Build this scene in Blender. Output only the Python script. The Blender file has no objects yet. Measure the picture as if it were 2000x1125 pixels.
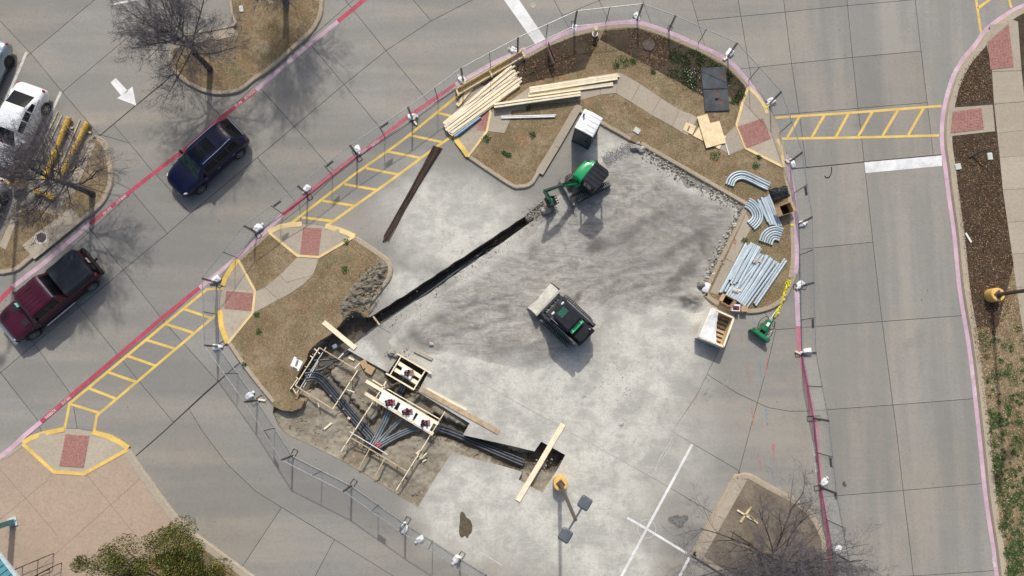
import bpy, bmesh, math, random
import numpy as np
from mathutils import Vector, Matrix, noise
from mathutils.geometry import delaunay_2d_cdt
R = math.radians
rnd = random.Random(7)
SC = bpy.context.scene
COL = SC.collection

# ---------------------------------------------------------------- camera, sky, sun, exposure
CAM_H, FPX, TILT = 38.0, 1413.0, math.atan(155.5/1413.0)      # drone 38 m up, looking almost straight down
cd = bpy.data.cameras.new('camera'); cam = bpy.data.objects.new('camera', cd); COL.objects.link(cam)
cam.location = (0, 0, CAM_H); cam.rotation_euler = (TILT, 0, 0)
cd.sensor_width = 36.0; cd.lens = 36.0*FPX/2000.0; cd.clip_start = 0.5; cd.clip_end = 3000
SC.camera = cam
SUN_EL = R(46.0)
w = bpy.data.worlds.new('World'); SC.world = w; w.use_nodes = True
wn = w.node_tree
sky = wn.nodes.new('ShaderNodeTexSky'); sky.sky_type = 'NISHITA'; sky.sun_disc = False
sky.sun_elevation = SUN_EL; sky.sun_rotation = 0.0; sky.air_density = 1.0; sky.dust_density = 4.0; sky.ozone_density = 0.5
wn.links.new(sky.outputs[0], wn.nodes['Background'].inputs[0]); wn.nodes['Background'].inputs[1].default_value = 0.135
sl = bpy.data.lights.new('sun', 'SUN'); sl.energy = 3.2; sl.angle = R(1.3); sl.color = (1.0, 0.955, 0.89)
so = bpy.data.objects.new('sun', sl); COL.objects.link(so); so.rotation_euler = (-(math.pi/2-SUN_EL), 0, 0); so.location = (0, 30, 40)
SC.view_settings.view_transform = 'Standard'; SC.view_settings.look = 'None'
SC.view_settings.exposure = -0.17; SC.view_settings.gamma = 1.0; SC.view_settings.use_curve_mapping = False

# ---------------------------------------------------------------- survey: photo point -> place on the ground (or at height z)
_c, _s = math.cos(TILT), math.sin(TILT)
def P(u, v, z=0.0):
    x = (u-1000.0)/FPX; y = -(v-562.5)/FPX
    t = (CAM_H-z)/(_c-y*_s)
    return Vector((x*t, (y*_c+_s)*t, z))
def P2(p, z=0.0):
    q = P(p[0], p[1], z); return (q.x, q.y)
def PL(pts, z=0.0): return [P(u, v, z) for u, v in pts]
PX = 1/36.96          # metres per photo pixel on the ground, roughly

# ---------------------------------------------------------------- materials
def lin(r, g, b):
    f = lambda c: ((c/255+0.055)/1.055)**2.4 if c/255 > 0.04045 else c/255/12.92
    return (f(r), f(g), f(b))
MATS = {}
class NT:
    def __init__(s, name):
        s.m = bpy.data.materials.new(name); s.m.use_nodes = True
        s.t = s.m.node_tree; s.b = s.t.nodes['Principled BSDF']
        MATS[name] = s.m
    def n(s, typ, **kw):
        nd = s.t.nodes.new(typ)
        for k, v in kw.items(): setattr(nd, k, v)
        return nd
    def l(s, a, b): s.t.links.new(a, b)
    def pos(s): 
        if not hasattr(s, '_p'): s._p = s.n('ShaderNodeNewGeometry').outputs['Position']
        return s._p
    def objc(s):
        if not hasattr(s, '_o'): s._o = s.n('ShaderNodeTexCoord').outputs['Object']
        return s._o
    def noise(s, vec, scale, detail=4, rough=0.6, dist=0.0):
        nd = s.n('ShaderNodeTexNoise'); nd.inputs['Scale'].default_value = scale
        nd.inputs['Detail'].default_value = detail; nd.inputs['Roughness'].default_value = rough
        nd.inputs['Distortion'].default_value = dist
        s.l(vec, nd.inputs['Vector']); return nd.outputs[0]
    def ramp(s, fac, a, b, ca=0.0, cb=1.0, smooth=True):
        nd = s.n('ShaderNodeMapRange'); nd.interpolation_type = 'SMOOTHSTEP' if smooth else 'LINEAR'
        for i, v in zip((1, 2, 3, 4), (a, b, ca, cb)): nd.inputs[i].default_value = v
        s.l(fac, nd.inputs[0]); return nd.outputs[0]
    def math(s, op, a, b=None, clamp=False):
        nd = s.n('ShaderNodeMath', operation=op); nd.use_clamp = clamp
        for i, x in enumerate((a, b)):
            if x is None: continue
            if isinstance(x, (int, float)): nd.inputs[i].default_value = x
            else: s.l(x, nd.inputs[i])
        return nd.outputs[0]
    def mix(s, fac, a, b, mode='MIX'):
        nd = s.n('ShaderNodeMix', data_type='RGBA', blend_type=mode)
        for i, x in ((0, fac), (6, a), (7, b)):
            if isinstance(x, (int, float)): nd.inputs[i].default_value = x
            elif isinstance(x, tuple): nd.inputs[i].default_value = (*x[:3], 1)
            else: s.l(x, nd.inputs[i])
        return nd.outputs[2]
    def rgb(s, c):
        nd = s.n('ShaderNodeRGB'); nd.outputs[0].default_value = (*c[:3], 1); return nd.outputs[0]
    def bump(s, h, strength=0.3, dist=0.02):
        nd = s.n('ShaderNodeBump'); nd.inputs['Strength'].default_value = strength; nd.inputs['Distance'].default_value = dist
        s.l(h, nd.inputs['Height']); s.l(nd.outputs[0], s.b.inputs['Normal'])
    def out(s, col, rough=0.8, metal=0.0, spec=None):
        if isinstance(col, tuple): s.b.inputs['Base Color'].default_value = (*col[:3], 1)
        else: s.l(col, s.b.inputs['Base Color'])
        if isinstance(rough, (int, float)): s.b.inputs['Roughness'].default_value = rough
        else: s.l(rough, s.b.inputs['Roughness'])
        s.b.inputs['Metallic'].default_value = metal
        if spec is not None: s.b.inputs['Specular IOR Level'].default_value = spec
        return s.m
    def mapped(s, vec, scale=(1, 1, 1), rot=(0, 0, 0), loc=(0, 0, 0)):
        nd = s.n('ShaderNodeMapping'); nd.inputs[1].default_value = loc; nd.inputs[2].default_value = rot; nd.inputs[3].default_value = scale
        s.l(vec, nd.inputs[0]); return nd.outputs[0]

def simple(name, col, rough=0.6, metal=0.0, var=0.12, scale=6.0, bump=0.0, coat=0.0, world=False, rand=0.0, spec=None):
    n = NT(name); v = n.pos() if world else n.objc()
    f = n.noise(v, scale, 5)
    c = n.mix(n.ramp(f, 0.3, 0.7), tuple(x*(1-var) for x in col), tuple(min(1, x*(1+var)) for x in col))
    if rand:
        oi = n.n('ShaderNodeObjectInfo').outputs['Random']
        hv = n.n('ShaderNodeHueSaturation'); n.l(c, hv.inputs['Color']); n.l(n.ramp(oi, 0, 1, 1-rand, 1+rand, False), hv.inputs['Value']); c = hv.outputs[0]
    if bump: n.bump(f, bump, 0.02)
    m = n.out(c, rough, metal, spec)
    if coat: n.b.inputs['Coat Weight'].default_value = coat; n.b.inputs['Coat Roughness'].default_value = 0.06
    return m

def attrmat(name, rough=0.85, spec=0.2):
    n = NT(name); a = n.n('ShaderNodeVertexColor', layer_name='Col')
    return n.out(a.outputs[0], rough, 0, spec)

def blob(n, vec, u, v, ru, rv, rot=0.0, soft=0.45):
    c = P(u, v); a = n.mapped(vec, loc=(-c.x, -c.y, 0))
    b = n.mapped(a, scale=(1/(ru*PX), 1/(rv*PX), 0), rot=(0, 0, 0)) if not rot else n.mapped(n.mapped(a, rot=(0, 0, R(rot))), scale=(1/(ru*PX), 1/(rv*PX), 0))
    le = n.n('ShaderNodeVectorMath', operation='LENGTH'); n.l(b, le.inputs[0])
    return n.ramp(le.outputs['Value'], 1-soft, 1+soft, 1, 0)

def warp(n, scale=0.5, amt=1.2):
    nz = n.n('ShaderNodeTexNoise'); nz.inputs['Scale'].default_value = scale; nz.inputs['Detail'].default_value = 5; n.l(n.pos(), nz.inputs['Vector'])
    sb = n.n('ShaderNodeVectorMath', operation='SUBTRACT'); n.l(nz.outputs['Color'], sb.inputs[0]); sb.inputs[1].default_value = (.5, .5, .5)
    sm = n.n('ShaderNodeVectorMath', operation='SCALE'); n.l(sb.outputs[0], sm.inputs[0]); sm.inputs['Scale'].default_value = amt*2
    ad = n.n('ShaderNodeVectorMath', operation='ADD'); n.l(n.pos(), ad.inputs[0]); n.l(sm.outputs[0], ad.inputs[1])
    return ad.outputs[0]

DUST = [(890, 440, 150, 95, 25), (800, 560, 60, 40, 30), (1060, 770, 300, 150, 25), (1090, 960, 185, 150, 0), (1260, 700, 110, 110, 0),
        (930, 990, 105, 95, 0), (1190, 300, 60, 45, 30), (700, 700, 60, 40, 30), (1180, 1090, 90, 120, 0), (1330, 610, 80, 40, 20)]
def dust_color(n):
    v = n.pos()
    d = n.mix(n.ramp(n.noise(v, 0.55, 6, 0.7), 0.38, 0.62), (0.41, 0.405, 0.37), (0.61, 0.60, 0.535))
    d = n.mix(n.ramp(n.noise(n.mapped(v, loc=(4, 4, 0)), 2.6, 6, 0.78), 0.50, 0.70, 0, 0.6), d, (0.35, 0.345, 0.31))
    d = n.mix(n.ramp(n.noise(n.mapped(v, rot=(0, 0, R(-30)), scale=(0.5, 2.4, 1)), 1.6, 6, 0.75), 0.46, 0.70, 0, 0.5), d, (0.66, 0.65, 0.57))
    d = n.mix(n.ramp(n.noise(n.mapped(v, loc=(1, 7, 0)), 4.0, 9, 0.8, 0.6), 0.54, 0.66, 0, 0.5), d, (0.29, 0.285, 0.26))
    return n.mix(n.ramp(n.noise(v, 11, 5, 0.75), 0.50, 0.66, 0, 0.5), d, (0.28, 0.275, 0.25))
def concrete(name, col, dusty=False, tan=None):
    n = NT(name); v = n.pos()
    big = n.noise(v, 0.16, 3, 0.5); mid = n.noise(v, 1.3, 5, 0.65); fine = n.noise(v, 22, 4, 0.7)
    sp = n.noise(v, 90, 2, 0.5)
    a = tuple(x*0.90 for x in col); b = tuple(x*1.10 for x in col)
    c = n.mix(n.ramp(big, 0.35, 0.65), a, b)
    if tan: c = n.mix(n.ramp(n.noise(n.mapped(v, loc=(31, 7, 0)), 0.11, 4, 0.6), 0.40, 0.60), c, tan)
    c = n.mix(n.ramp(mid, 0.38, 0.66, 0.0, 0.40), c, tuple(x*0.78 for x in col))
    hue = n.noise(n.mapped(v, loc=(17, 23, 0)), 2.1, 4, 0.6)
    c = n.mix(n.ramp(hue, 0.42, 0.62, 0.0, 0.35), c, (col[0]*1.12, col[1]*1.03, col[2]*0.97))
    strk = n.noise(n.mapped(v, rot=(0, 0, R(-38)), scale=(0.35, 3.0, 1)), 1.0, 4, 0.6)
    c = n.mix(n.ramp(strk, 0.45, 0.72, 0.0, 0.30), c, tuple(x*1.22 for x in col))
    c = n.mix(n.ramp(fine, 0.42, 0.62, 0.0, 0.46), c, tuple(x*1.30 for x in col))
    c = n.mix(n.ramp(n.noise(n.mapped(v, loc=(2, 9, 0)), 7, 4, 0.75), 0.44, 0.64, 0.0, 0.42), c, tuple(x*0.74 for x in col))
    c = n.mix(n.ramp(sp, 0.35, 0.65, 0.0, 0.16), c, tuple(x*0.70 for x in col))
    if dusty:      # wheel paths, polished darker along each lane
        sx = n.n('ShaderNodeSeparateXYZ'); n.l(v, sx.inputs[0]); east_ = n.ramp(sx.outputs['X'], 13.5, 16.5)
        s1 = n.noise(n.mapped(v, rot=(0, 0, R(-38)), scale=(0.06, 0.55, 1)), 1.0, 3, 0.55); s2 = n.noise(n.mapped(v, rot=(0, 0, R(6)), scale=(0.75, 0.06, 1)), 1.0, 3, 0.55)
        sm = n.n('ShaderNodeMix', data_type='FLOAT'); n.l(east_, sm.inputs[0]); n.l(s1, sm.inputs[2]); n.l(s2, sm.inputs[3])
        c = n.mix(n.ramp(sm.outputs[0], 0.40, 0.62, 0.0, 0.55), c, (col[0]*0.76, col[1]*0.79, col[2]*0.80)); c = n.mix(n.ramp(sm.outputs[0], 0.50, 0.30, 0.0, 0.45), c, (col[0]*1.22, col[1]*1.18, col[2]*1.08))
    # drips and gum spots with shapes of their own
    vo = n.n('ShaderNodeTexVoronoi', feature='F1'); vo.inputs['Scale'].default_value = 0.85; n.l(n.mapped(v, loc=(3, 5, 0)), vo.inputs['Vector'])
    spot = n.ramp(vo.outputs['Distance'], 0.018, 0.04, 1, 0)
    c = n.mix(n.math('MULTIPLY', spot, 0.65), c, (0.05, 0.05, 0.05))
    st = n.ramp(n.noise(n.mapped(v, loc=(9, 2, 0)), 0.42, 5, 0.62), 0.60, 0.76, 0, 0.30)
    c = n.mix(st, c, tuple(x*0.52 for x in col))
    oi = n.n('ShaderNodeObjectInfo').outputs['Random']
    hv = n.n('ShaderNodeHueSaturation'); n.l(c, hv.inputs['Color']); n.l(n.ramp(oi, 0, 1, 0.93, 1.07, False), hv.inputs['Value']); c = hv.outputs[0]
    if dusty:
        wv = warp(n, 0.45, 1.1); tot = None
        for u, vv, ru, rv, rot in DUST:
            k = blob(n, wv, u, vv, ru, rv, rot)
            tot = k if tot is None else n.math('MAXIMUM', tot, k)
        br = n.ramp(n.noise(n.mapped(v, rot=(0, 0, R(33)), scale=(0.5, 2.2, 1)), 1.1, 6, 0.7), 0.20, 0.48, 0.72, 1.0)
        dcol = dust_color(n)
        c = n.mix(n.math('MULTIPLY', tot, br), c, dcol)
    n.bump(n.math('ADD', fine, mid), 0.12, 0.012)
    return n.out(c, 0.86, 0, 0.25)
concrete('road_concrete', (0.282, 0.274, 0.254), True, (0.325, 0.294, 0.240))
concrete('side_concrete', (0.40, 0.352, 0.28))
concrete('kerb_concrete', (0.40, 0.345, 0.265))
concrete('plaza_concrete', (0.395, 0.308, 0.24))
n = NT('joint_sealant'); wv = warp(n, 0.45, 1.1); tot = None
for u_, v_, ru_, rv_, rot_ in DUST:
    k_ = blob(n, wv, u_, v_, ru_, rv_, rot_, .3); tot = k_ if tot is None else n.math('MAXIMUM', tot, k_)
n.out(n.mix(n.math('MULTIPLY', tot, n.ramp(n.noise(n.pos(), 0.9, 5, 0.7), 0.30, 0.55, 0.55, 1.0)), (0.035, 0.034, 0.032), (0.50, 0.50, 0.45)), 0.85)

def earth(name, a, b, c3, scale=1.0, bump=0.5):
    n = NT(name); v = n.pos()
    f1 = n.noise(v, 0.8*scale, 6, 0.65); f2 = n.noise(v, 5*scale, 6, 0.7); f3 = n.noise(v, 26*scale, 3, 0.6)
    c = n.mix(n.ramp(f1, 0.32, 0.66), a, b)
    c = n.mix(n.ramp(f2, 0.42, 0.72, 0, 0.6), c, c3)
    c = n.mix(n.ramp(f3, 0.4, 0.75, 0, 0.35), c, tuple(min(1, x*1.5) for x in b))
    n.bump(n.math('ADD', f2, f3), bump, 0.05)
    return n.out(c, 0.95, 0, 0.1)
earth('pit_soil', (0.245, 0.22, 0.175), (0.375, 0.35, 0.295), (0.165, 0.135, 0.092))
earth('trench_soil', (0.085, 0.072, 0.056), (0.135, 0.115, 0.09), (0.06, 0.05, 0.04))
earth('bed_soil', (0.055, 0.040, 0.028), (0.095, 0.074, 0.054), (0.03, 0.023, 0.016))
earth('heap_soil', (0.16, 0.14, 0.105), (0.27, 0.245, 0.195), (0.10, 0.085, 0.06))
earth('bare_lawn', (0.165, 0.135, 0.105), (0.25, 0.215, 0.165), (0.105, 0.085, 0.062))
earth('terrain_soil', (0.16, 0.13, 0.08), (0.22, 0.18, 0.11), (0.10, 0.10, 0.05))
# demolished base course: grey fines raked by the tracks
n = NT('base_course'); v = n.pos()
st = n.mapped(v, rot=(0, 0, R(-28)), scale=(0.55, 2.0, 1))
f1 = n.noise(st, 1.5, 10, 0.76, 0.8); f2 = n.noise(v, 0.5, 8, 0.68); f3 = n.noise(v, 9, 6, 0.75)
c = n.mix(n.ramp(f1, 0.30, 0.66), (0.235, 0.222, 0.20), (0.415, 0.40, 0.37))
c = n.mix(n.ramp(f2, 0.50, 0.66, 0, 0.6), c, (0.52, 0.505, 0.455))
c = n.mix(n.ramp(n.noise(st, 4.5, 9, 0.8, 1.0), 0.50, 0.62, 0, 0.55), c, (0.19, 0.18, 0.16))
c = n.mix(n.ramp(n.noise(n.mapped(v, loc=(6, 6, 0)), 5.0, 8, 0.8), 0.52, 0.64, 0, 0.5), c, (0.56, 0.54, 0.49))
c = n.mix(n.ramp(n.noise(n.mapped(v, loc=(7, 1, 0)), 0.7, 9, 0.75), 0.50, 0.66, 0, 0.7), c, (0.185, 0.172, 0.155))
c = n.mix(n.ramp(n.noise(n.mapped(v, rot=(0, 0, R(-35)), scale=(0.25, 2.6, 1), loc=(3, 8, 0)), 1.3, 6, 0.72), 0.56, 0.70, 0, 0.6), c, (0.15, 0.14, 0.125))
c = n.mix(n.ramp(f3, 0.5, 0.8, 0, 0.45), c, (0.20, 0.19, 0.17))
wv = warp(n, 0.7, 0.9)
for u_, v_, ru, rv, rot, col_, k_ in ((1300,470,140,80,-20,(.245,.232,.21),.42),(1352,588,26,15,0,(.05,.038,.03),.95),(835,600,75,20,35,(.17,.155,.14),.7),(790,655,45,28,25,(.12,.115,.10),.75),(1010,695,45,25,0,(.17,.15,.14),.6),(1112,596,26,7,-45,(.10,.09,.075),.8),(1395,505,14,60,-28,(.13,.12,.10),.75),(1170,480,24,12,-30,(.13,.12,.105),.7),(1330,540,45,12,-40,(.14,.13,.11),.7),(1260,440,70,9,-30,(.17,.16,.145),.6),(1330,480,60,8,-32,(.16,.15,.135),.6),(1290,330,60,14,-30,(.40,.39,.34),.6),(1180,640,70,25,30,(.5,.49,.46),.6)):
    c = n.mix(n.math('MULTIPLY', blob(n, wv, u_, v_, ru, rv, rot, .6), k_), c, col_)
at = n.n('ShaderNodeAttribute', attribute_name='edge'); c = n.mix(at.outputs['Fac'], dust_color(n), c)
n.bump(n.math('ADD', f1, n.math('MULTIPLY', f3, 0.4)), 0.6, 0.06); n.out(c, 0.95, 0, 0.1)
# moist soil deeper down
n = NT('dug_soil'); v = n.pos(); at = n.n('ShaderNodeAttribute', attribute_name='deep').outputs['Fac']
f1 = n.noise(v, 0.8, 6, 0.65); f2 = n.noise(v, 5, 6, 0.7); f3 = n.noise(v, 26, 3, 0.6)
a = n.mix(n.ramp(f1, 0.32, 0.66), (0.215, 0.188, 0.145), (0.35, 0.322, 0.262)); a = n.mix(n.ramp(f2, 0.42, 0.72, 0, 0.6), a, (0.165, 0.135, 0.092)); a = n.mix(n.ramp(n.noise(n.mapped(v, loc=(5, 2, 0)), 0.9, 5, .6), .55, .7, 0, .7), a, (.22, .165, .095))
b = n.mix(n.ramp(f2, 0.35, 0.7), (0.15, 0.128, 0.10), (0.085, 0.07, 0.055))
c = n.mix(at, a, b); c = n.mix(n.ramp(f3, 0.4, 0.75, 0, 0.3), c, (0.45, 0.42, 0.35)); n.bump(n.math('ADD', f2, f3), 0.5, 0.05); n.out(c, 0.95, 0, 0.1)
# dormant lawn
n = NT('dormant_grass'); v = n.pos()
f1 = n.noise(v, 0.7, 5, 0.6); f2 = n.noise(v, 6, 6, 0.72); f3 = n.noise(v, 34, 3, 0.7)
c = n.mix(n.ramp(f1, 0.35, 0.65), (0.217, 0.155, 0.084), (0.378, 0.291, 0.180))
c = n.mix(n.ramp(f2, 0.42, 0.66, 0, 0.65), c, (0.143, 0.109, 0.057))
c = n.mix(n.ramp(f3, 0.45, 0.75, 0, 0.6), c, (0.521, 0.428, 0.279))
c = n.mix(n.ramp(n.noise(n.mapped(v, loc=(12, 3, 0)), 0.9, 5, 0.6), 0.54, 0.74, 0, 0.8), c, (0.384, 0.205, 0.105))
c = n.mix(n.ramp(n.noise(n.mapped(v, loc=(61, 5, 0)), 0.8, 5, 0.62), 0.50, 0.68, 0, 0.75), c, (0.205, 0.195, 0.10))
c = n.mix(n.ramp(n.noise(n.mapped(v, loc=(40, 13, 0)), 0.55, 6, 0.65), 0.54, 0.70, 0, 0.7), c, (0.446, 0.391, 0.279))
c = n.mix(n.ramp(n.noise(n.mapped(v, loc=(20, 33, 0)), 1.6, 6, 0.7), 0.56, 0.72, 0, 0.7), c, (0.105, 0.081, 0.050))
n.bump(n.math('ADD', f2, f3), 0.9, 0.05); n.out(c, 0.95, 0, 0.1)

def worn(name, col, amount=0.55):
    n = NT(name); v = n.pos(); f = n.noise(v, 1.1, 5, 0.6)
    c = n.mix(n.ramp(f, 0.3, 0.7), tuple(x*0.84 for x in col), tuple(min(.86, x*1.12) for x in col))
    k = n.math('MULTIPLY', n.ramp(n.noise(v, 7, 6, 0.78), 0.52, 0.66), n.ramp(n.noise(n.mapped(v, loc=(8, 3, 0)), 0.7, 4, 0.6), 0.38, 0.66, 0.25, 1.0))
    c = n.mix(n.math('MULTIPLY', k, amount), c, (0.29, 0.28, 0.26)); n.out(c, 0.75, 0, 0.25)
worn('rose_paint', (0.47, 0.17, 0.23))
worn('red_paint', (0.44, 0.075, 0.115))
worn('pink_paint', (0.57, 0.41, 0.49))
worn('yellow_paint', (0.74, 0.52, 0.14))
worn('cream_paint', (0.80, 0.60, 0.295))
worn('white_paint', (0.74, 0.75, 0.74))
simple('faded_white', (0.56, 0.55, 0.52), 0.75, var=0.15, scale=5, world=True)
simple('brick_red', (0.37, 0.185, 0.155), 0.85, var=0.22, scale=9, world=True)
simple('brick_mortar', (0.25, 0.165, 0.14), 0.9, var=0.2, world=True)
simple('red_spray', (0.42, 0.17, 0.15), 0.8, var=0.2, world=True); simple('blue_spray', (0.17, 0.26, 0.36), 0.8, var=0.3, world=True)
# worn spray: same paint, patchy
simple('fresh_lumber', (0.84, 0.735, 0.53), 0.7, var=0.10, scale=3.0, rand=0.12); simple('old_lumber', (0.50, 0.385, 0.245), 0.75, var=0.2, scale=4, rand=0.15)
simple('plywood', (0.78, 0.61, 0.375), 0.7, var=0.14, scale=2.5, rand=0.08)
simple('yellow_lumber', (0.70, 0.585, 0.32), 0.7, var=0.12)
simple('conduit_grey', (0.47, 0.55, 0.60), 0.36, var=0.12, scale=2, rand=0.14); simple('conduit_black', (0.050, 0.060, 0.073), 0.4, var=0.3, scale=3, rand=0.2)
simple('hole_black', (0.006, 0.006, 0.007), 0.9); simple('pvc_white', (0.76, 0.77, 0.76), 0.4, var=0.05)
simple('pvc_blue', (0.22, 0.40, 0.58), 0.4, var=0.1)
simple('galvanised', (0.34, 0.36, 0.37), 0.45, 0.6, var=0.2, scale=8); simple('dark_steel', (0.06, 0.062, 0.066), 0.5, 0.5, var=0.25, scale=5)
simple('wire_grey', (0.50, 0.53, 0.54), 0.5, 0.3)
simple('rebar_rust', (0.085, 0.055, 0.042), 0.8, 0.3, var=0.35, scale=4, rand=0.3)
simple('sandbag_white', (0.84, 0.85, 0.86), 0.75, var=0.06, scale=9, bump=0.2); simple('template_white', (0.86, 0.87, 0.87), 0.5, var=0.03)
simple('cardboard', (0.46, 0.315, 0.18), 0.85, var=0.12); simple('black_plastic', (0.018, 0.019, 0.021), 0.3, var=0.4, scale=7)
simple('lamp_base_yellow', (0.74, 0.47, 0.14), 0.7, var=0.12, scale=3); simple('lamp_bronze', (0.10, 0.078, 0.066), 0.5, 0.2, var=0.15)
simple('lamp_grey', (0.13, 0.145, 0.165), 0.5, 0.2, var=0.15)
simple('tape_yellow', (0.78, 0.70, 0.03), 0.5, var=0.15); simple('tape_red', (0.55, 0.035, 0.07), 0.5)
simple('machine_dkgreen', (0.010, 0.165, 0.062), 0.4, var=0.35, scale=4, coat=0.2); simple('conduit_dark', (0.125, 0.155, 0.175), 0.4, var=0.25, scale=3, rand=0.2)
simple('machine_green', (0.012, 0.36, 0.115), 0.32, var=0.10, scale=2, coat=0.3); simple('machine_dark', (0.030, 0.034, 0.040), 0.5, var=0.35, scale=3)
simple('machine_roof', (0.019, 0.022, 0.029), 0.65, var=0.25, scale=2, spec=0.2); simple('track_rubber', (0.035, 0.036, 0.038), 0.8, var=0.4, scale=6)
simple('track_dusty', (0.20, 0.205, 0.20), 0.85, var=0.4, scale=8); simple('chrome', (0.62, 0.63, 0.65), 0.2, 0.9)
simple('dusty_steel', (0.42, 0.405, 0.36), 0.8, var=0.18, scale=3); simple('deck_green', (0.02, 0.14, 0.09), 0.5)
simple('tyre', (0.018, 0.018, 0.019), 0.8, var=0.3); simple('rim_alloy', (0.48, 0.50, 0.52), 0.3, 0.8, var=0.1); simple('rim_dark', (0.05, 0.05, 0.055), 0.35, 0.7)
simple('car_glass', (0.006, 0.008, 0.010), 0.12, var=0.3, scale=2, spec=0.22); simple('car_glass_green', (0.022, 0.045, 0.045), 0.10, var=0.6, scale=3, spec=0.4)
simple('paint_navy', (0.005, 0.007, 0.036), 0.3, 0.0, var=0.1, coat=0.35, spec=0.3); simple('paint_maroon', (0.060, 0.006, 0.018), 0.3, 0.0, var=0.1, coat=0.35, spec=0.3)
simple('paint_white', (0.80, 0.83, 0.86), 0.3, var=0.03, coat=0.8); simple('paint_silver', (0.30, 0.37, 0.43), 0.3, 0.55, var=0.06, coat=0.8)
simple('trim_black', (0.013, 0.013, 0.014), 0.5, var=0.2); simple('vinyl_cover', (0.018, 0.024, 0.034), 0.7, var=0.25, scale=2, bump=0.1)
simple('lens_red', (0.42, 0.012, 0.02), 0.2, coat=0.5); simple('lens_clear', (0.72, 0.74, 0.75), 0.15, coat=0.5); simple('sticker_teal', (0.22, 0.62, 0.55), 0.5)
simple('toilet_roof', (0.84, 0.85, 0.86), 0.45, var=0.03); simple('toilet_grey', (0.060, 0.073, 0.082), 0.5, var=0.15)
simple('shrink_wrap', (0.80, 0.81, 0.80), 0.25, var=0.12, scale=4, bump=0.5); simple('steel_plate', (0.045, 0.054, 0.066), 0.55, 0.35, var=0.4, scale=1.4)
simple('rust_patch', (0.115, 0.062, 0.045), 0.8, var=0.4, scale=3); simple('sign_maroon', (0.16, 0.018, 0.04), 0.5); simple('manhole_iron', (0.105, 0.078, 0.07), 0.75, 0.2, var=0.3, scale=6)
simple('teal_metal', (0.075, 0.225, 0.245), 0.45, 0.2, var=0.1); simple('teal_roof', (0.085, 0.29, 0.335), 0.45, 0.2, var=0.08); simple('gutter_pale', (0.48, 0.58, 0.60), 0.5)
simple('rail_bronze', (0.075, 0.062, 0.045), 0.5, 0.3); simple('box_pale_green', (0.52, 0.57, 0.52), 0.7, var=0.08)
simple('stone_grey', (0.34, 0.325, 0.29), 0.9, var=0.28, scale=4, bump=0.4, rand=0.25)
simple('bark', (0.066, 0.059, 0.060), 0.9, var=0.35, scale=7); simple('twig', (0.118, 0.108, 0.118), 0.9, var=0.3, scale=3); simple('cut_limb', (0.26, 0.20, 0.14), 0.9, var=0.25, scale=5)
simple('yellow_wrap', (0.60, 0.385, 0.055), 0.28, var=0.3, scale=7, bump=0.5); simple('patch_stain', (0.105, 0.085, 0.055), 0.9, var=0.25, scale=5, world=True)
simple('scuff', (0.33, 0.33, 0.305), 0.8, var=0.2, world=True); simple('box_slate', (0.20, 0.25, 0.31), 0.6); simple('oil_film', (0.155, 0.155, 0.145), 0.7, var=0.35, scale=6, world=True); simple('tyre_scrap', (0.012, 0.012, 0.013), 0.8); simple('beige_pipe', (0.70, 0.60, 0.42), 0.6)
simple('valve_tan', (0.62, 0.52, 0.30), 0.6, var=0.2)
attrmat('leaf_litter'); attrmat('grass_blades'); attrmat('foliage', 0.7, 0.3); attrmat('rubble', 0.95, 0.1)
n = NT('asphalt_seam'); n.out((0.022, 0.022, 0.022), 0.8)

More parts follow.
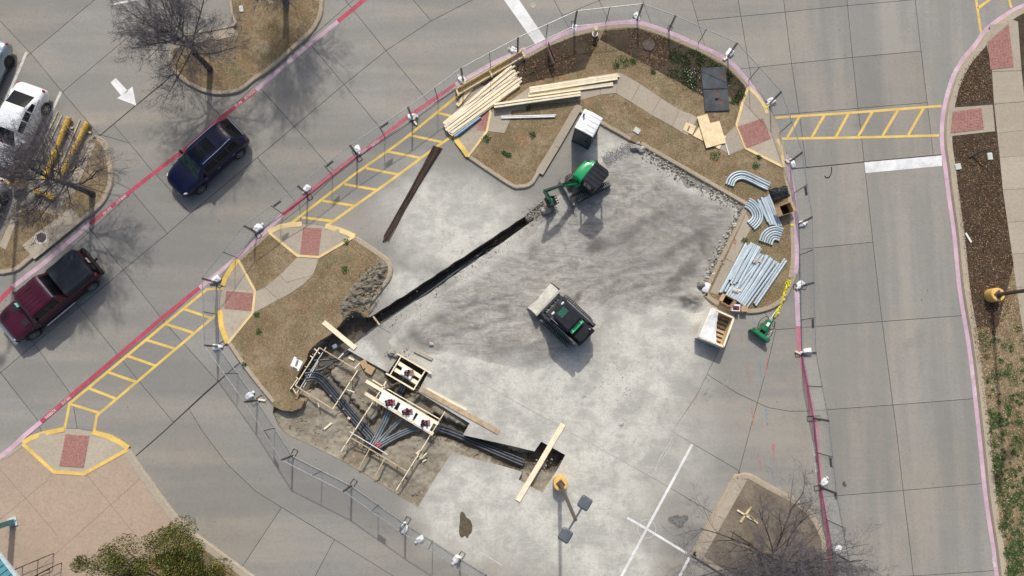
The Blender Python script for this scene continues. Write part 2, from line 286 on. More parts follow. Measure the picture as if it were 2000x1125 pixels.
# ---------------------------------------------------------------- mesh building
class MB:
    def __init__(s): s.v = []; s.f = []; s.mi = []; s.c = []; s.cur = 0; s.col = None
    def add(s, vs, fs):
        o = len(s.v); s.v.extend([tuple(p) for p in vs])
        for f in fs:
            s.f.append(tuple(i+o for i in f)); s.mi.append(s.cur)
            if s.col is not None: s.c.append(s.col)
        return s
    def box(s, c, d, rot=None, taper=1.0, M=None):
        x, y, z = d[0]/2, d[1]/2, d[2]/2
        vs = [Vector((a*x*(taper if k > 0 else 1), b*y*(taper if k > 0 else 1), k*z)) for k in (-1, 1) for b in (-1, 1) for a in (-1, 1)]
        if rot is not None: m = Matrix.Rotation(rot, 3, 'Z'); vs = [m @ p for p in vs]
        if M is not None: vs = [M @ p for p in vs]
        c = Vector(c)
        return s.add([p+c for p in vs], [(0, 2, 3, 1), (4, 5, 7, 6), (0, 1, 5, 4), (2, 6, 7, 3), (0, 4, 6, 2), (1, 3, 7, 5)])
    def cbox(s, c, d, ch=0.03, rot=None):                 # box with chamfered upright edges and top
        x, y, z = d[0]/2, d[1]/2, d[2]/2; h = min(ch, x*.6, y*.6)
        ring = [(x-h, -y), (x, -y+h), (x, y-h), (x-h, y), (-x+h, y), (-x, y-h), (-x, -y+h), (-x+h, -y)]
        vs = [(a, b, -z) for a, b in ring]+[(a, b, z-h) for a, b in ring]+[(a*(x-h)/x, b*(y-h)/y, z) for a, b in ring]
        m = Matrix.Rotation(rot or 0, 3, 'Z'); c = Vector(c)
        fs = [tuple(range(7, -1, -1)), tuple(range(16, 24))]
        for k in (0, 8):
            for i in range(8): j = (i+1) % 8; fs.append((k+i, k+j, k+8+j, k+8+i))
        return s.add([m @ Vector(p)+c for p in vs], fs)
    def beam(s, p, q, wd, ht, up=(0, 0, 1), twist=0.0):    # board from p to q (centre line), wd across, ht thick
        p, q = Vector(p), Vector(q); d = (q-p); L = d.length; d.normalize(); up = Vector(up)
        sd = d.cross(up)
        if sd.length < 1e-4: sd = d.cross(Vector((0, 1, 0)))
        sd.normalize(); u = sd.cross(d)
        if twist: m = Matrix.Rotation(twist, 3, d); sd = m @ sd; u = m @ u
        vs = [a+sd*(i*wd/2)+u*(j*ht/2) for a in (p, q) for i, j in ((-1, -1), (1, -1), (1, 1), (-1, 1))]
        return s.add(vs, [(0, 1, 2, 3)[::-1], (4, 5, 6, 7), (0, 1, 5, 4), (1, 2, 6, 5), (2, 3, 7, 6), (3, 0, 4, 7)])
    def tube(s, pts, r, n=8, cap=True, hollow=0.0):
        pts = [Vector(p) for p in pts]; k = len(pts); rs = r if isinstance(r, (list, tuple)) else [r]*k
        o = len(s.v); ref = None; vs = []
        for i, p in enumerate(pts):
            d = (pts[min(i+1, k-1)]-pts[max(i-1, 0)]).normalized()
            if ref is None: ref = d.orthogonal().normalized()
            a = (ref-d*ref.dot(d)); a = a.normalized() if a.length > 1e-5 else d.orthogonal().normalized(); ref = a
            b = d.cross(a)
            for j in range(n):
                t = 2*math.pi*j/n; vs.append(p+(a*math.cos(t)+b*math.sin(t))*rs[i])
        fs = [(i*n+j, i*n+(j+1) % n, (i+1)*n+(j+1) % n, (i+1)*n+j) for i in range(k-1) for j in range(n)]
        if cap: fs += [tuple(range(n-1, -1, -1)), tuple(range((k-1)*n, k*n))]
        return s.add(vs, fs)
    def lathe(s, prof, n=24, M=None, cap=True):            # profile (r, z) round z
        vs = [(r*math.cos(2*math.pi*j/n), r*math.sin(2*math.pi*j/n), z) for r, z in prof for j in range(n)]
        k = len(prof); fs = [(i*n+j, i*n+(j+1) % n, (i+1)*n+(j+1) % n, (i+1)*n+j) for i in range(k-1) for j in range(n)]
        if cap: fs += [tuple(range(n-1, -1, -1)), tuple(range((k-1)*n, k*n))]
        if M is not None: vs = [M @ Vector(p) for p in vs]
        return s.add(vs, fs)
    def prism(s, poly, z0, z1, M=None):                    # poly in xy, either winding
        a = sum(poly[i][0]*poly[(i+1) % len(poly)][1]-poly[(i+1) % len(poly)][0]*poly[i][1] for i in range(len(poly)))
        if a < 0: poly = poly[::-1]
        k = len(poly); vs = [(x, y, z0) for x, y in poly]+[(x, y, z1) for x, y in poly]
        if M is not None: vs = [M @ Vector(p) for p in vs]
        return s.add(vs, [tuple(range(k-1, -1, -1)), tuple(range(k, 2*k))]+[(i, (i+1) % k, k+(i+1) % k, k+i) for i in range(k)])
    def rock(s, c, r, rg, flat=0.7):
        f = [(0, 2, 4), (2, 1, 4), (1, 3, 4), (3, 0, 4), (2, 0, 5), (1, 2, 5), (3, 1, 5), (0, 3, 5)]
        b = [(1, 0, 0), (-1, 0, 0), (0, 1, 0), (0, -1, 0), (0, 0, 1), (0, 0, -1)]
        m = Matrix.Rotation(rg.uniform(0, 6.28), 3, 'Z') @ Matrix.Rotation(rg.uniform(-.6, .6), 3, 'X')
        vs = [m @ (Vector(p)*r*rg.uniform(.6, 1.2)) for p in b]
        return s.add([Vector((p.x, p.y, p.z*flat))+Vector(c) for p in vs], f)
    def stone(s, c, r_, rg, flat=.7):
        bm = bmesh.new(); bmesh.ops.create_icosphere(bm, subdivisions=2, radius=1.0); off = Vector((rg.uniform(0, 50),)*3)
        for v_ in bm.verts: v_.co *= r_*(1+.45*noise.noise(v_.co*1.1+off)+.18*noise.noise(v_.co*2.7+off))
        rot = Matrix.Rotation(rg.uniform(0, 6.3), 3, 'Z'); s.add([Vector(((rot @ v_.co).x*1.15, (rot @ v_.co).y*.85, v_.co.z*flat))+Vector(c) for v_ in bm.verts], [[q.index for q in f.verts] for f in bm.faces]); bm.free(); return s
    def grid(s, rows, close=False):                        # rows of points -> quads
        k = len(rows[0]); vs = [p for r_ in rows for p in r_]
        fs = []
        for i in range(len(rows)-1):
            for j in range(k if close else k-1):
                fs.append((i*k+j, i*k+(j+1) % k, (i+1)*k+(j+1) % k, (i+1)*k+j))
        return s.add(vs, fs)
    def build(s, name, mat, parent=None, smooth=False, origin=True, loc=None, kind=None, subsurf=0):
        vs = np.array([tuple(p) for p in s.v], dtype=float).reshape(-1, 3)
        o = bpy.data.objects.new(name, None)
        if parent is None and origin and loc is None and len(vs):
            loc = ((vs[:, 0].min()+vs[:, 0].max())/2, (vs[:, 1].min()+vs[:, 1].max())/2, vs[:, 2].min())
        me = bpy.data.meshes.new(name)
        if loc is not None and parent is None: vs = vs-np.array(loc)
        me.from_pydata(vs.tolist(), [], s.f)
        for m in (mat if isinstance(mat, (list, tuple)) else [mat]): me.materials.append(MATS[m])
        if any(s.mi): me.polygons.foreach_set('material_index', s.mi)
        if smooth: me.polygons.foreach_set('use_smooth', [True]*len(me.polygons))
        if s.c:
            ca = me.color_attributes.new('Col', 'FLOAT_COLOR', 'CORNER')
            lt = np.empty(len(me.polygons), dtype=int); me.polygons.foreach_get('loop_total', lt)
            cc = np.repeat(np.array([(*c[:3], 1.0) for c in s.c]), lt, axis=0)
            ca.data.foreach_set('color', cc.ravel())
        me.update(); bpy.data.objects.remove(o)
        o = bpy.data.objects.new(name, me); COL.objects.link(o)
        if parent is not None: o.parent = parent
        elif loc is not None: o.location = loc
        if kind: o['kind'] = kind
        if subsurf:
            md = o.modifiers.new('subdivision', 'SUBSURF'); md.levels = md.render_levels = subsurf
        if smooth and not subsurf:
            try: me.set_sharp_from_angle(angle=R(40))
            except Exception: pass
        return o
def tag(o, label, cat, group=None):
    o['label'] = label; o['category'] = cat
    if group: o['group'] = group
    return o
def thing(name, label, cat, loc=(0, 0, 0), rz=0.0, group=None):
    o = bpy.data.objects.new(name, None); COL.objects.link(o); o.empty_display_size = 0.3
    o.location = loc; o.rotation_euler = (0, 0, rz)
    return tag(o, label, cat, group)
def struct(o): o['kind'] = 'structure'; return o
def clone(o, parent=None):
    c = o.copy(); COL.objects.link(c)
    if parent is not None: c.parent = parent
    for ch in list(o.children): clone(ch, c)
    return c
ORD = ['first', 'second', 'third', 'fourth', 'fifth', 'sixth', 'seventh', 'eighth', 'ninth', 'tenth', 'eleventh', 'twelfth', 'thirteenth']
def inpoly(x, y, poly):
    x = np.asarray(x); y = np.asarray(y); r = np.zeros(x.shape, bool); k = len(poly)
    for i in range(k):
        x0, y0 = poly[i]; x1, y1 = poly[(i+1) % k]
        c = ((y0 > y) != (y1 > y)); 
        with np.errstate(divide='ignore', invalid='ignore'):
            r ^= c & (x < (x1-x0)*(y-y0)/((y1-y0) if y1 != y0 else 1e-12)+x0)
    return r
def segdist(x, y, pts, closed=False):
    d = np.full(np.shape(x), 1e9); k = len(pts)
    for i in range(k if closed else k-1):
        x0, y0 = pts[i][:2]; x1, y1 = pts[(i+1) % k][:2]; dx, dy = x1-x0, y1-y0; L = dx*dx+dy*dy+1e-12
        t = np.clip(((x-x0)*dx+(y-y0)*dy)/L, 0, 1); d = np.minimum(d, np.hypot(x-x0-t*dx, y-y0-t*dy))
    return d
def sstep(a, b, x): t = np.clip((x-a)/(b-a), 0, 1); return t*t*(3-2*t)
def fbm(x, y, scale, oct=4, seed=0.0):
    out = np.zeros(np.shape(x)); fl = out.ravel(); xf, yf = np.ravel(x), np.ravel(y)
    for i in range(fl.size): fl[i] = noise.fractal(Vector((xf[i]*scale+seed, yf[i]*scale-seed, seed)), 1.0, 2.0, oct)
    return fl.reshape(np.shape(x))
def smoothline(pts, n=4):                              # Catmull-Rom through photo points
    out = []; k = len(pts)
    for i in range(k-1):
        p0, p1, p2, p3 = pts[max(i-1, 0)], pts[i], pts[i+1], pts[min(i+2, k-1)]
        for j in range(n):
            t = j/n
            out.append(tuple(0.5*((2*p1[a])+(-p0[a]+p2[a])*t+(2*p0[a]-5*p1[a]+4*p2[a]-p3[a])*t*t+(-p0[a]+3*p1[a]-3*p2[a]+p3[a])*t**3) for a in range(len(p1))))
    out.append(tuple(pts[-1])); return out
def offset2(pts, d, closed=False):                     # offset an xy polyline to its left by d
    k = len(pts); out = []
    for i in range(k):
        a = pts[(i-1) % k] if (closed or i) else None; b = pts[i]; c = pts[(i+1) % k] if (closed or i < k-1) else None
        ns = []
        for p, q in ((a, b), (b, c)):
            if p is None or q is None: continue
            dx, dy = q[0]-p[0], q[1]-p[1]; L = math.hypot(dx, dy) or 1e-9; ns.append((-dy/L, dx/L))
        nx = sum(v_[0] for v_ in ns); ny = sum(v_[1] for v_ in ns); L = math.hypot(nx, ny) or 1e-9; nx /= L; ny /= L
        m = max(0.45, nx*ns[0][0]+ny*ns[0][1]); out.append((b[0]+nx*d/m, b[1]+ny*d/m))
    return out
def strip(mb, px, wd, z, closed=False, th=0.0):        # flat painted strip, photo points along its centre, wd metres
    c = [P2(p) for p in px]; a = offset2(c, wd/2, closed); b = offset2(c, -wd/2, closed)
    zs = z if isinstance(z, (list, tuple)) else [z]*len(c)
    rows = [[(*b[i], zs[i]), (*a[i], zs[i])] for i in range(len(c))]
    if closed: rows.append(rows[0])
    mb.grid(rows); return mb
def tri_poly(poly, holes=()):                          # triangulate xy polygon with holes
    vs = []; es = []
    for loop in [poly]+list(holes):
        o = len(vs); vs += [Vector(p[:2]) for p in loop]; k = len(loop); es += [(o+i, o+(i+1) % k) for i in range(k)]
    V, E, F, *_ = delaunay_2d_cdt(vs, es, [], 0, 1e-5)
    keep = []
    for f in F:
        cx = sum(V[i].x for i in f)/len(f); cy = sum(V[i].y for i in f)/len(f)
        if inpoly(cx, cy, poly) and not any(inpoly(cx, cy, h) for h in holes): keep.append(tuple(f))
    fs = []
    for f in keep:
        a, b, c = (V[i] for i in f[:3]); 
        fs.append(f if (b-a).cross(c-a) > 0 else f[::-1])
    return [(p.x, p.y) for p in V], fs
def sheet(mb, poly, z, skirt=0.0, holes=()):
    V, F = tri_poly(poly, holes); mb.add([(x, y, z) for x, y in V], F)
    if skirt:
        for loop, sg in [(poly, 1)]+[(h, -1) for h in holes]:
            a = sum(loop[i][0]*loop[(i+1) % len(loop)][1]-loop[(i+1) % len(loop)][0]*loop[i][1] for i in range(len(loop)))
            lp = loop if a*sg > 0 else loop[::-1]; k = len(lp)
            mb.add([(x, y, z) for x, y in lp]+[(x, y, z-skirt) for x, y in lp], [(i, k+i, k+(i+1) % k, (i+1) % k) for i in range(k)])
    return mb
# ================================================================ THE GROUND
KZ = 0.13
# --- outlines, in photo points
PIT = [(1060,393),(1024,424),(814,561.5),(720,621),(700,606),(686,609),(672,625),(662,638),(645,655),(628,664),(612,677),(603,688),(600,702),(592,716),(580,738),(571,752),
       (568,764),(578,782),(596,783),(590,796),(572,803),(552,801),(535,793),(533,806),(545,832),(560,848),(600,866),(660,896),(708,923),(771,963),(816,991),
       (838,953),(860,918),(881,884),(984,911),(1020,922),(1013,937),(1059,963),(1090,915),(1104,889),(1057,863),(1044,882),(985,868),(904,850),(917,827),
       (820,768),(817,764),(836,728),(781,693),(758,728),(718,706),(678,683),(742,634),(852,562),(1000,460),(1032,437),(1068,412)]
_r = random.Random(31)
def ragged(a, b, n_, amp): return [(a[0]+(b[0]-a[0])*i/n_+_r.uniform(-amp, amp), a[1]+(b[1]-a[1])*i/n_+_r.uniform(-amp, amp)) for i in range(1, n_)]
_k = PIT.index((720,621)); PIT_LAWN = PIT[_k+1:_k+20]
PIT = PIT[:2]+ragged(PIT[1], PIT[2], 14, .9)+[PIT[2]]+ragged(PIT[2], PIT[3], 7, .9)+PIT[3:]
_e = [i for i, p in enumerate(PIT) if p == (742,634)][0]
PIT = PIT[:_e+1]+ragged(PIT[_e], PIT[_e+1], 8, 1.3)+[PIT[_e+1]]+ragged(PIT[_e+1], PIT[_e+2], 12, 1.3)+PIT[_e+2:]
RAMP_TOP = [(526,453),(547,443),(568,439),(590,437),(612,438),(635,441),(662,448),(694,462),(625,503),(582,500)]
RAMP_LEFT = [(467,507),(453,526),(442,542),(435,562),(430,585),(429,607),(432,637),(446,671),(495,612),(500,569)]
K3 = [(694,462),(722,480),(752,501),(761,510),(766,522),(766,533),(762,546),(750,562),(736,580),(722,598)]          # kerb east of the lawn
GRASS_W = [(467,507),(526,453),(582,500),(625,503)]+K3+[(720,621)]+PIT_LAWN+[(532,786),(500,747),(470,707),(446,671),(495,612),(500,569)]
PINK_E = [(936,166),(957,146),(1000,119),(1025,103),(1070,80),(1117,60),(1175,47),(1244,43),(1305,62),(1362,87),(1422,117),(1460,156),(1490,198),(1501,213),(1515,241),(1526,271),
          (1539,314),(1545,346),(1552,386),(1556,436),(1558,481),(1557,520),(1552,545)]
LOBE = [(1552,545),(1545,562),(1533,583),(1513,600),(1489,609),(1465,612),(1438,609),(1414,602),(1390,591),(1374,578)]
RAMP_N = [(936,166),(915,177),(902,190),(893,208),(887,235),(887,262),(893,278),(904,292),(914,308),(951,258),(958,222),(946,170)]
ISLE_N = [(946,170),(957,146+14),(1000,119)]+PINK_E[3:]+LOBE[1:]+[(1380,556),(1455,402),(1250,284),(1229,275),(1126,216),(1047,351),(1040,360),(1030,366),(1015,368),(1000,366),(917,311),(914,308),(951,258),(958,222)]
RAMP_E = [(1459,172),(1490,198),(1501,213),(1515,241),(1526,271),(1534,302),(1530,330),(1453,292),(1436,245)]
ISLE_TL = [(640,-120),(632,0),(630,27),(622,47),(607,68),(575,97),(532,135),(500,157),(480,173),(462,182),(430,186),(400,181),(370,167),(350,152),(336,132),(332,115),(334,97),(466,70),(457,0),(445,-120)]
ISLE_L = [(188,266),(205,276),(215,300),(221,329),(221,355),(215,376),(203,398),(181,419),(160,433),(100,478),(62,508),(37,528),(15,534),(0,535),(-60,525),(-60,540-60),(0,478),(30,410),(46,397),(112,414),(120,397),(165,290),(172,274)]
EAST_E = [(2120,-40),(2000,8),(1962,27),(1922,57),(1900,87),(1875,117),(1855,155),(1842,200),(1836,240),(1836,281),(1841,318),(1849,381),(1860,461),(1870,562),(1890,687),(1908,843),(1921,968),(1936,1069),(1943,1125),(1965,1300)]
EAST_E0 = EAST_E
PLAZA_R = [(253,876),(263,892),(280,917),(301,946),(322,976),(343,1003),(358,1020),(376,1036),(400,1055),(426,1074),(476,1111),(510,1136),(600,1210)]
LENS = [(47,864),(66,853),(85,846),(127,837),(155,838),(181,843),(215,852),(235,862),(253,875),(167,924),(108,919)]
PLAZA_T = [(-200,1010),(0,897),(20,886),(47,866)]
PLAZA = PLAZA_T+[(108,919),(167,924)]+PLAZA_R+[(600,1400),(-300,1400)]
ISLE_SE = [(1350,1083),(1390,1009),(1430,935),(1441,928),(1454,925),(1468,928),(1501,947),(1550,973),(1574,991),(1592,1011),(1605,1037),(1612,1062),(1617,1125),(1640,1320),(1560,1220),(1419,1126)]

# --- joints between the concrete panels, in photo points
J = [[(930,-4),(842,41),(754,99),(672,165),(575,247),(501,309),(372,417),(327,456),(241,527),(200,562),(67,672),(1,728),(-40,762)],
 [(670,-5),(754,99),(842,205)],[(803,-5),(842,41),(912,134)],[(601,80),(672,165),(756,266)],[(502,165),(575,247),(655,338),(744,412)],[(300,335),(372,417),(440,495)],
 [(498,303),(585,403),(588,437)],[(257,373),(327,456),(403,545)],[(162,431),(241,527),(317,624),(357,669),(430,750)],[(82,516),(150,594),(235,699),(269,742),(340,826)],[(10,604),(67,672),(140,772),(152,845)],[(-2,724),(72,819),(82,845)],
 [(474,703),(320,843),(262,893)],[(368,797),(396,843),(446,909),(500,960),(550,991),(655,1055),(766,1124),(830,1170)],[(508,838),(446,909),(359,1008)],[(598,915),(550,991),(500,1066),(470,1112)],[(686,998),(653,1054),(612,1132)],[(820,1000),(800,1050),(766,1124),(740,1180)],
 [(1654,-4),(1665,112),(1676,212),(1684,281),(1705,473),(1715,562),(1723,628),(1744,791),(1751,843),(1764,958),(1786,1140),(1800,1230)],
 [(1530,-4),(1546,124),(1561,222),(1569,281),(1575,329)],[(1787,-4),(1799,100),(1811,200),(1823,304)],
 [(1278,48),(1500,27),(1654,11),(1790,-1)],[(1440,135),(1500,129),(1665,112),(1904,90)],[(1500,226),(1840,198)],[(1535,332),(1690,316),(1845,302)],[(1550,488),(1705,473),(1864,458)],
 [(1515,644),(1723,628),(1885,616)],[(1577,803),(1744,791),(1910,778)],[(1600,971),(1764,958),(1926,944)],[(1626,1131),(1801,1124),(1950,1114)],
 [(1080,-4),(1113,58)],[(1168,-4),(1191,46)],[(1254,-4),(1273,52)],[(1350,-4),(1378,95)],[(1441,-4),(1470,170)],[(990,76),(1080,38),(1160,5),(1190,-6)],
 [(1384,733),(1440,768),(1500,796),(1540,803),(1580,803)],[(1490,606),(1515,644),(1500,709),(1464,843),(1441,930)],[(1440,610),(1361,772),(1313,843)],[(1030,680),(1265,814),(1313,843),(1441,918),(1450,930)],[(738,637),(900,726),(1281,937),(1395,1004)],
 
 [(905,313),(790,378),(675,448)],[(830,395),(745,505)],[(770,540),(824,558)],[(1052,345),(1120,385)],[(1086,283),(1140,312)],
 [(-10,29),(0,41),(60,104),(122,180),(195,265)],[(188,-3),(60,104),(-10,162)],[(300,33),(246,76),(122,180),(20,265)],[(211,-5),(265,56),(300,98),(338,100)],[(341,142),(195,265),(184,268)],[(140,196),(60,262)],
 [(192,262),(252,279),(300,337)],[(222,244),(252,279)],[(401,183),(402,195),(430,226)],[(220,353),(257,371)],[(637,10),(680,14)],
 [(-60,634),(10,604),(300,337),(430,232),(502,163),(601,79),(676,13),(712,-20)],
 [(-60,940),(50,856),(138,780),(235,699),(320,627),(400,556),(440,525),(467,507)],[(526,453),(588,405),(655,343),(756,266),(842,205),(890,177),(936,166)],
 [(1557,562),(1564,687),(1577,745),(1590,815),(1600,905),(1606,971),(1616,1050),(1626,1131),(1640,1320)]]
BX0, BX1, BY0, BY1 = -62.0, 62.0, -48.0, 62.0
vs = []; es = []
def cons(pts, closed=True):
    o = len(vs); vs.extend(Vector(p) for p in pts); k = len(pts)
    es.extend((o+i, o+(i+1) % k) for i in range(k if closed else k-1))
cons([(BX0, BY0), (BX1, BY0), (BX1, BY1), (BX0, BY1)])
def px2(poly): return [P2(p) for p in poly]
ISLES = {k: px2(v) for k, v in dict(grass_w=GRASS_W, ramp_top=RAMP_TOP, ramp_left=RAMP_LEFT, isle_n=ISLE_N, ramp_n=RAMP_N, isle_tl=ISLE_TL, isle_l=ISLE_L, plaza=PLAZA, lens=LENS, isle_se=ISLE_SE).items()}
EAST_E = smoothline(EAST_E, 4)
EAST_K = [(u+10, v+2) for u, v in EAST_E]
EAST = px2(EAST_K)+[(BX1-1, P2((1965,1300))[1]), (BX1-1, P2((2120,-40))[1])]
PITW = px2(PIT)
DROP = list(ISLES.values())+[EAST, PITW]
for pl in DROP: cons(pl)
def stretch(j):
    def ext(a, b):
        off = a[0] < 2 or a[0] > 1998 or a[1] < 2 or a[1] > 1123; d = math.hypot(a[0]-b[0], a[1]-b[1]) or 1; k = (2500 if off else 5)/d
        return (a[0]+(a[0]-b[0])*k, a[1]+(a[1]-b[1])*k)
    return [ext(j[0], j[1])]+j+[ext(j[-1], j[-2])]
for j in J: cons(px2(stretch(j)), False)
V, E, F, ov, oe, of = delaunay_2d_cdt(vs, es, [], 0, 1e-4)
con = {frozenset(e) for e, o in zip(E, oe) if o}
ed = {}
for i, f in enumerate(F):
    for a, b in zip(f, f[1:]+f[:1]): ed.setdefault(frozenset((a, b)), []).append(i)
cx = np.array([sum(V[i].x for i in f)/3 for f in F]); cy = np.array([sum(V[i].y for i in f)/3 for f in F])
dead = (cx < BX0) | (cx > BX1) | (cy < BY0) | (cy > BY1)
for pl in DROP: dead |= inpoly(cx, cy, pl)
cell = [-1]*len(F); cells = []
for i in range(len(F)):
    if dead[i] or cell[i] >= 0: continue
    st = [i]; cell[i] = len(cells); mem = []
    while st:
        k = st.pop(); mem.append(k); f = F[k]
        for a, b in zip(f, f[1:]+f[:1]):
            e = frozenset((a, b))
            if e in con: continue
            for m in ed[e]:
                if cell[m] < 0 and not dead[m]: cell[m] = cell[i]; st.append(m)
    cells.append(mem)
mb = MB()
for mem in cells:
    for k in mem: mb.add([(V[i].x, V[i].y, -0.014) for i in F[k]], [(0, 1, 2)])
ipit = inpoly(cx, cy, PITW); inb = (cx > BX0) & (cx < BX1) & (cy > BY0) & (cy < BY1)
for k in range(len(F)):
    if dead[k] and inb[k] and not ipit[k]: mb.add([(V[i].x, V[i].y, -0.014) for i in F[k]], [(0, 1, 2)])
road = struct(mb.build('road', 'joint_sealant', origin=False)); road['label'] = 'pale grey concrete roadway and parking lot cast in jointed panels'
GAP = 0.013
for mem in cells:
    area = 0; use = {}; bnd = []
    for k in mem:
        f = F[k]; a, b, c = (V[i] for i in f); area += abs((b-a).cross(c-a))/2
        if (b-a).cross(c-a) < 0: f = f[::-1]
        for p, q in zip(f, list(f[1:])+[f[0]]):
            e = frozenset((p, q)); use[e] = use.get(e, 0)+1
    if area < 0.06: continue
    nrm = {}
    for k in mem:
        f = list(F[k]); a, b, c = (V[i] for i in f)
        if (b-a).cross(c-a) < 0: f = f[::-1]
        for p, q in zip(f, f[1:]+f[:1]):
            if use[frozenset((p, q))] == 1:
                d = V[q]-V[p]
                if d.length < 1e-6: continue
                d.normalize(); nv = Vector((-d.y, d.x)); nrm.setdefault(p, []).append(nv); nrm.setdefault(q, []).append(nv); bnd.append((p, q))
    idx = {}; pos = []
    for k in mem:
        for i in F[k]:
            if i in idx: continue
            p = Vector((V[i].x, V[i].y))
            if i in nrm:
                s_ = Vector((0, 0))
                for nv in nrm[i]: s_ += nv
                if s_.length > 0.2:
                    s_.normalize(); p += s_*GAP/max(0.5, s_.dot(nrm[i][0]))
            idx[i] = len(pos); pos.append(p)
    m2 = MB(); k = len(pos)
    fs = []
    for t in mem:
        f = [idx[i] for i in F[t]]; a, b, c = (pos[i] for i in f)
        fs.append(tuple(f) if (b-a).cross(c-a) > 0 else tuple(f[::-1]))
    fs += [(idx[q], idx[p], k+idx[p], k+idx[q]) for p, q in bnd]
    m2.add([(p.x, p.y, 0) for p in pos]+[(p.x, p.y, -0.15) for p in pos], fs)
    m2.build('slab', 'road_concrete', road)
# terrain beyond the lot
mb = MB(); BIG = 700
sheet(mb, [(-BIG, -BIG), (BIG, -BIG), (BIG, BIG), (-BIG, BIG)], -0.02, 0, [[(BX0, BY0), (BX1, BY0), (BX1, BY1), (BX0, BY1)]])
struct(mb.build('ground', 'terrain_soil', origin=False))

# --- lawns, beds, plaza (kerb-high), with kerbs as their parts
def surface(name, poly, mat, z=KZ-0.01, skirt=0.35, label=None, parent=None, origin=False):
    o = sheet(MB(), poly, z, skirt).build(name, mat, parent, origin=origin)
    if parent is None: struct(o); o['label'] = label or name
    return o
def kerb(path, wd, parent, inner=1, mat='kerb_concrete', z=KZ, name='kerb', base=-0.05):
    c = [P2(p) for p in smoothline(path, 3)]; ch = 0.025
    mb = MB(); offs = [(-.05, base), (-.05, .008), (-.012, z-ch), (ch, z), (wd-ch, z), (wd, z-ch), (wd, base)]
    cols = [[(*p, h) for p in offset2(c, inner*o)] for o, h in offs]
    mb.grid([[cols[k][i] for k in range(7)] for i in range(len(c))])
    for i in (0, -1): mb.add([cols[k][i] for k in range(7)], [tuple(range(7))])
    return mb.build(name, mat, parent)
lawn_w = surface('lawn', ISLES['grass_w'], 'dormant_grass', label='dry brown lawn beside the open pit')
kerb(K3+[(721,605)], 0.22, lawn_w, -1); kerb([(446,671),(470,707),(500,747),(533,787)], 0.22, lawn_w, 1)
kerb([(467,507),(497,480),(526,453)], 0.17, lawn_w, -1)
lawn_n = surface('lawn', ISLES['isle_n'], 'dormant_grass', label='dry brown lawn of the big central island')
kerb([(946,170),(957,160),(1000,119)]+PINK_E[3:13], 0.42, lawn_n, -1)
kerb([(1534,302),(1539,314),(1545,346),(1552,386),(1556,436),(1558,481),(1557,520),(1552,545)], 0.42, lawn_n, -1)
kerb(LOBE, 0.24, lawn_n, -1)
kerb([(1374,578),(1380,556),(1417,480),(1455,402)], 0.20, lawn_n, -1); kerb([(1455,402),(1350,341),(1250,284)], 0.22, lawn_n, -1)
kerb([(1229,275),(1178,246),(1127,217)], 0.20, lawn_n, -1); kerb([(1127,217),(1087,284),(1047,351),(1040,360),(1030,366),(1015,368),(1000,366),(958,339),(917,311)], 0.20, lawn_n, -1)
lawn_tl = surface('lawn', ISLES['isle_tl'], 'dormant_grass', label='dry lawn island under the bare trees at the top')
kerb(ISLE_TL[:17], 0.22, lawn_tl, -1)
lawn_l = surface('lawn', ISLES['isle_l'], 'dormant_grass', label='dry lawn island at the end of the parking stalls')
kerb(ISLE_L[:16], 0.24, lawn_l, -1); kerb([(-60,480),(0,478),(30,410),(46,397),(112,414),(120,397),(165,290),(172,274),(188,266)], 0.20, lawn_l, -1)
lawn_se = surface('lawn', ISLES['isle_se'], 'bare_lawn', label='bare lawn island under the spreading tree')
kerb(ISLE_SE[:14], 0.26, lawn_se, -1); kerb([(1560,1220),(1419,1126),(1350,1083)], 0.26, lawn_se, -1)
east = surface('planting_strip', EAST, 'bed_soil', label='mulched planting strip along the far road')
kerb(EAST_K, 0.34, east, 1)
plaza = surface('plaza', ISLES['plaza'], 'plaza_concrete', label='pinkish concrete plaza in front of the building')
kerb(PLAZA_R, 0.34, plaza, 1 if False else -1, 'side_concrete', KZ+0.004); kerb(PLAZA_T, 0.16, plaza, -1, 'side_concrete', KZ+0.004)
# plaza joints (saw cuts)
for a in ([(0,912),(64,985),(115,1045)],[(106,920),(95,938),(0,1016)],[(172,926),(219,985),(275,1055)],[(280,930),(219,985),(95,1095),(60,1125)]):
    strip(MB(), a, 0.02, KZ-0.006).build('saw_cut', 'brick_mortar', plaza)
lawn_s = surface('lawn', px2([(343,1006),(327,1030),(310,1056),(285,1095),(255,1140),(200,1300),(560,1300),(575,1215),(490,1140),(455,1112),(408,1078),(362,1040)]), 'dormant_grass', KZ-0.003, 0.12, 'dry grass wedge between plaza and kerb')

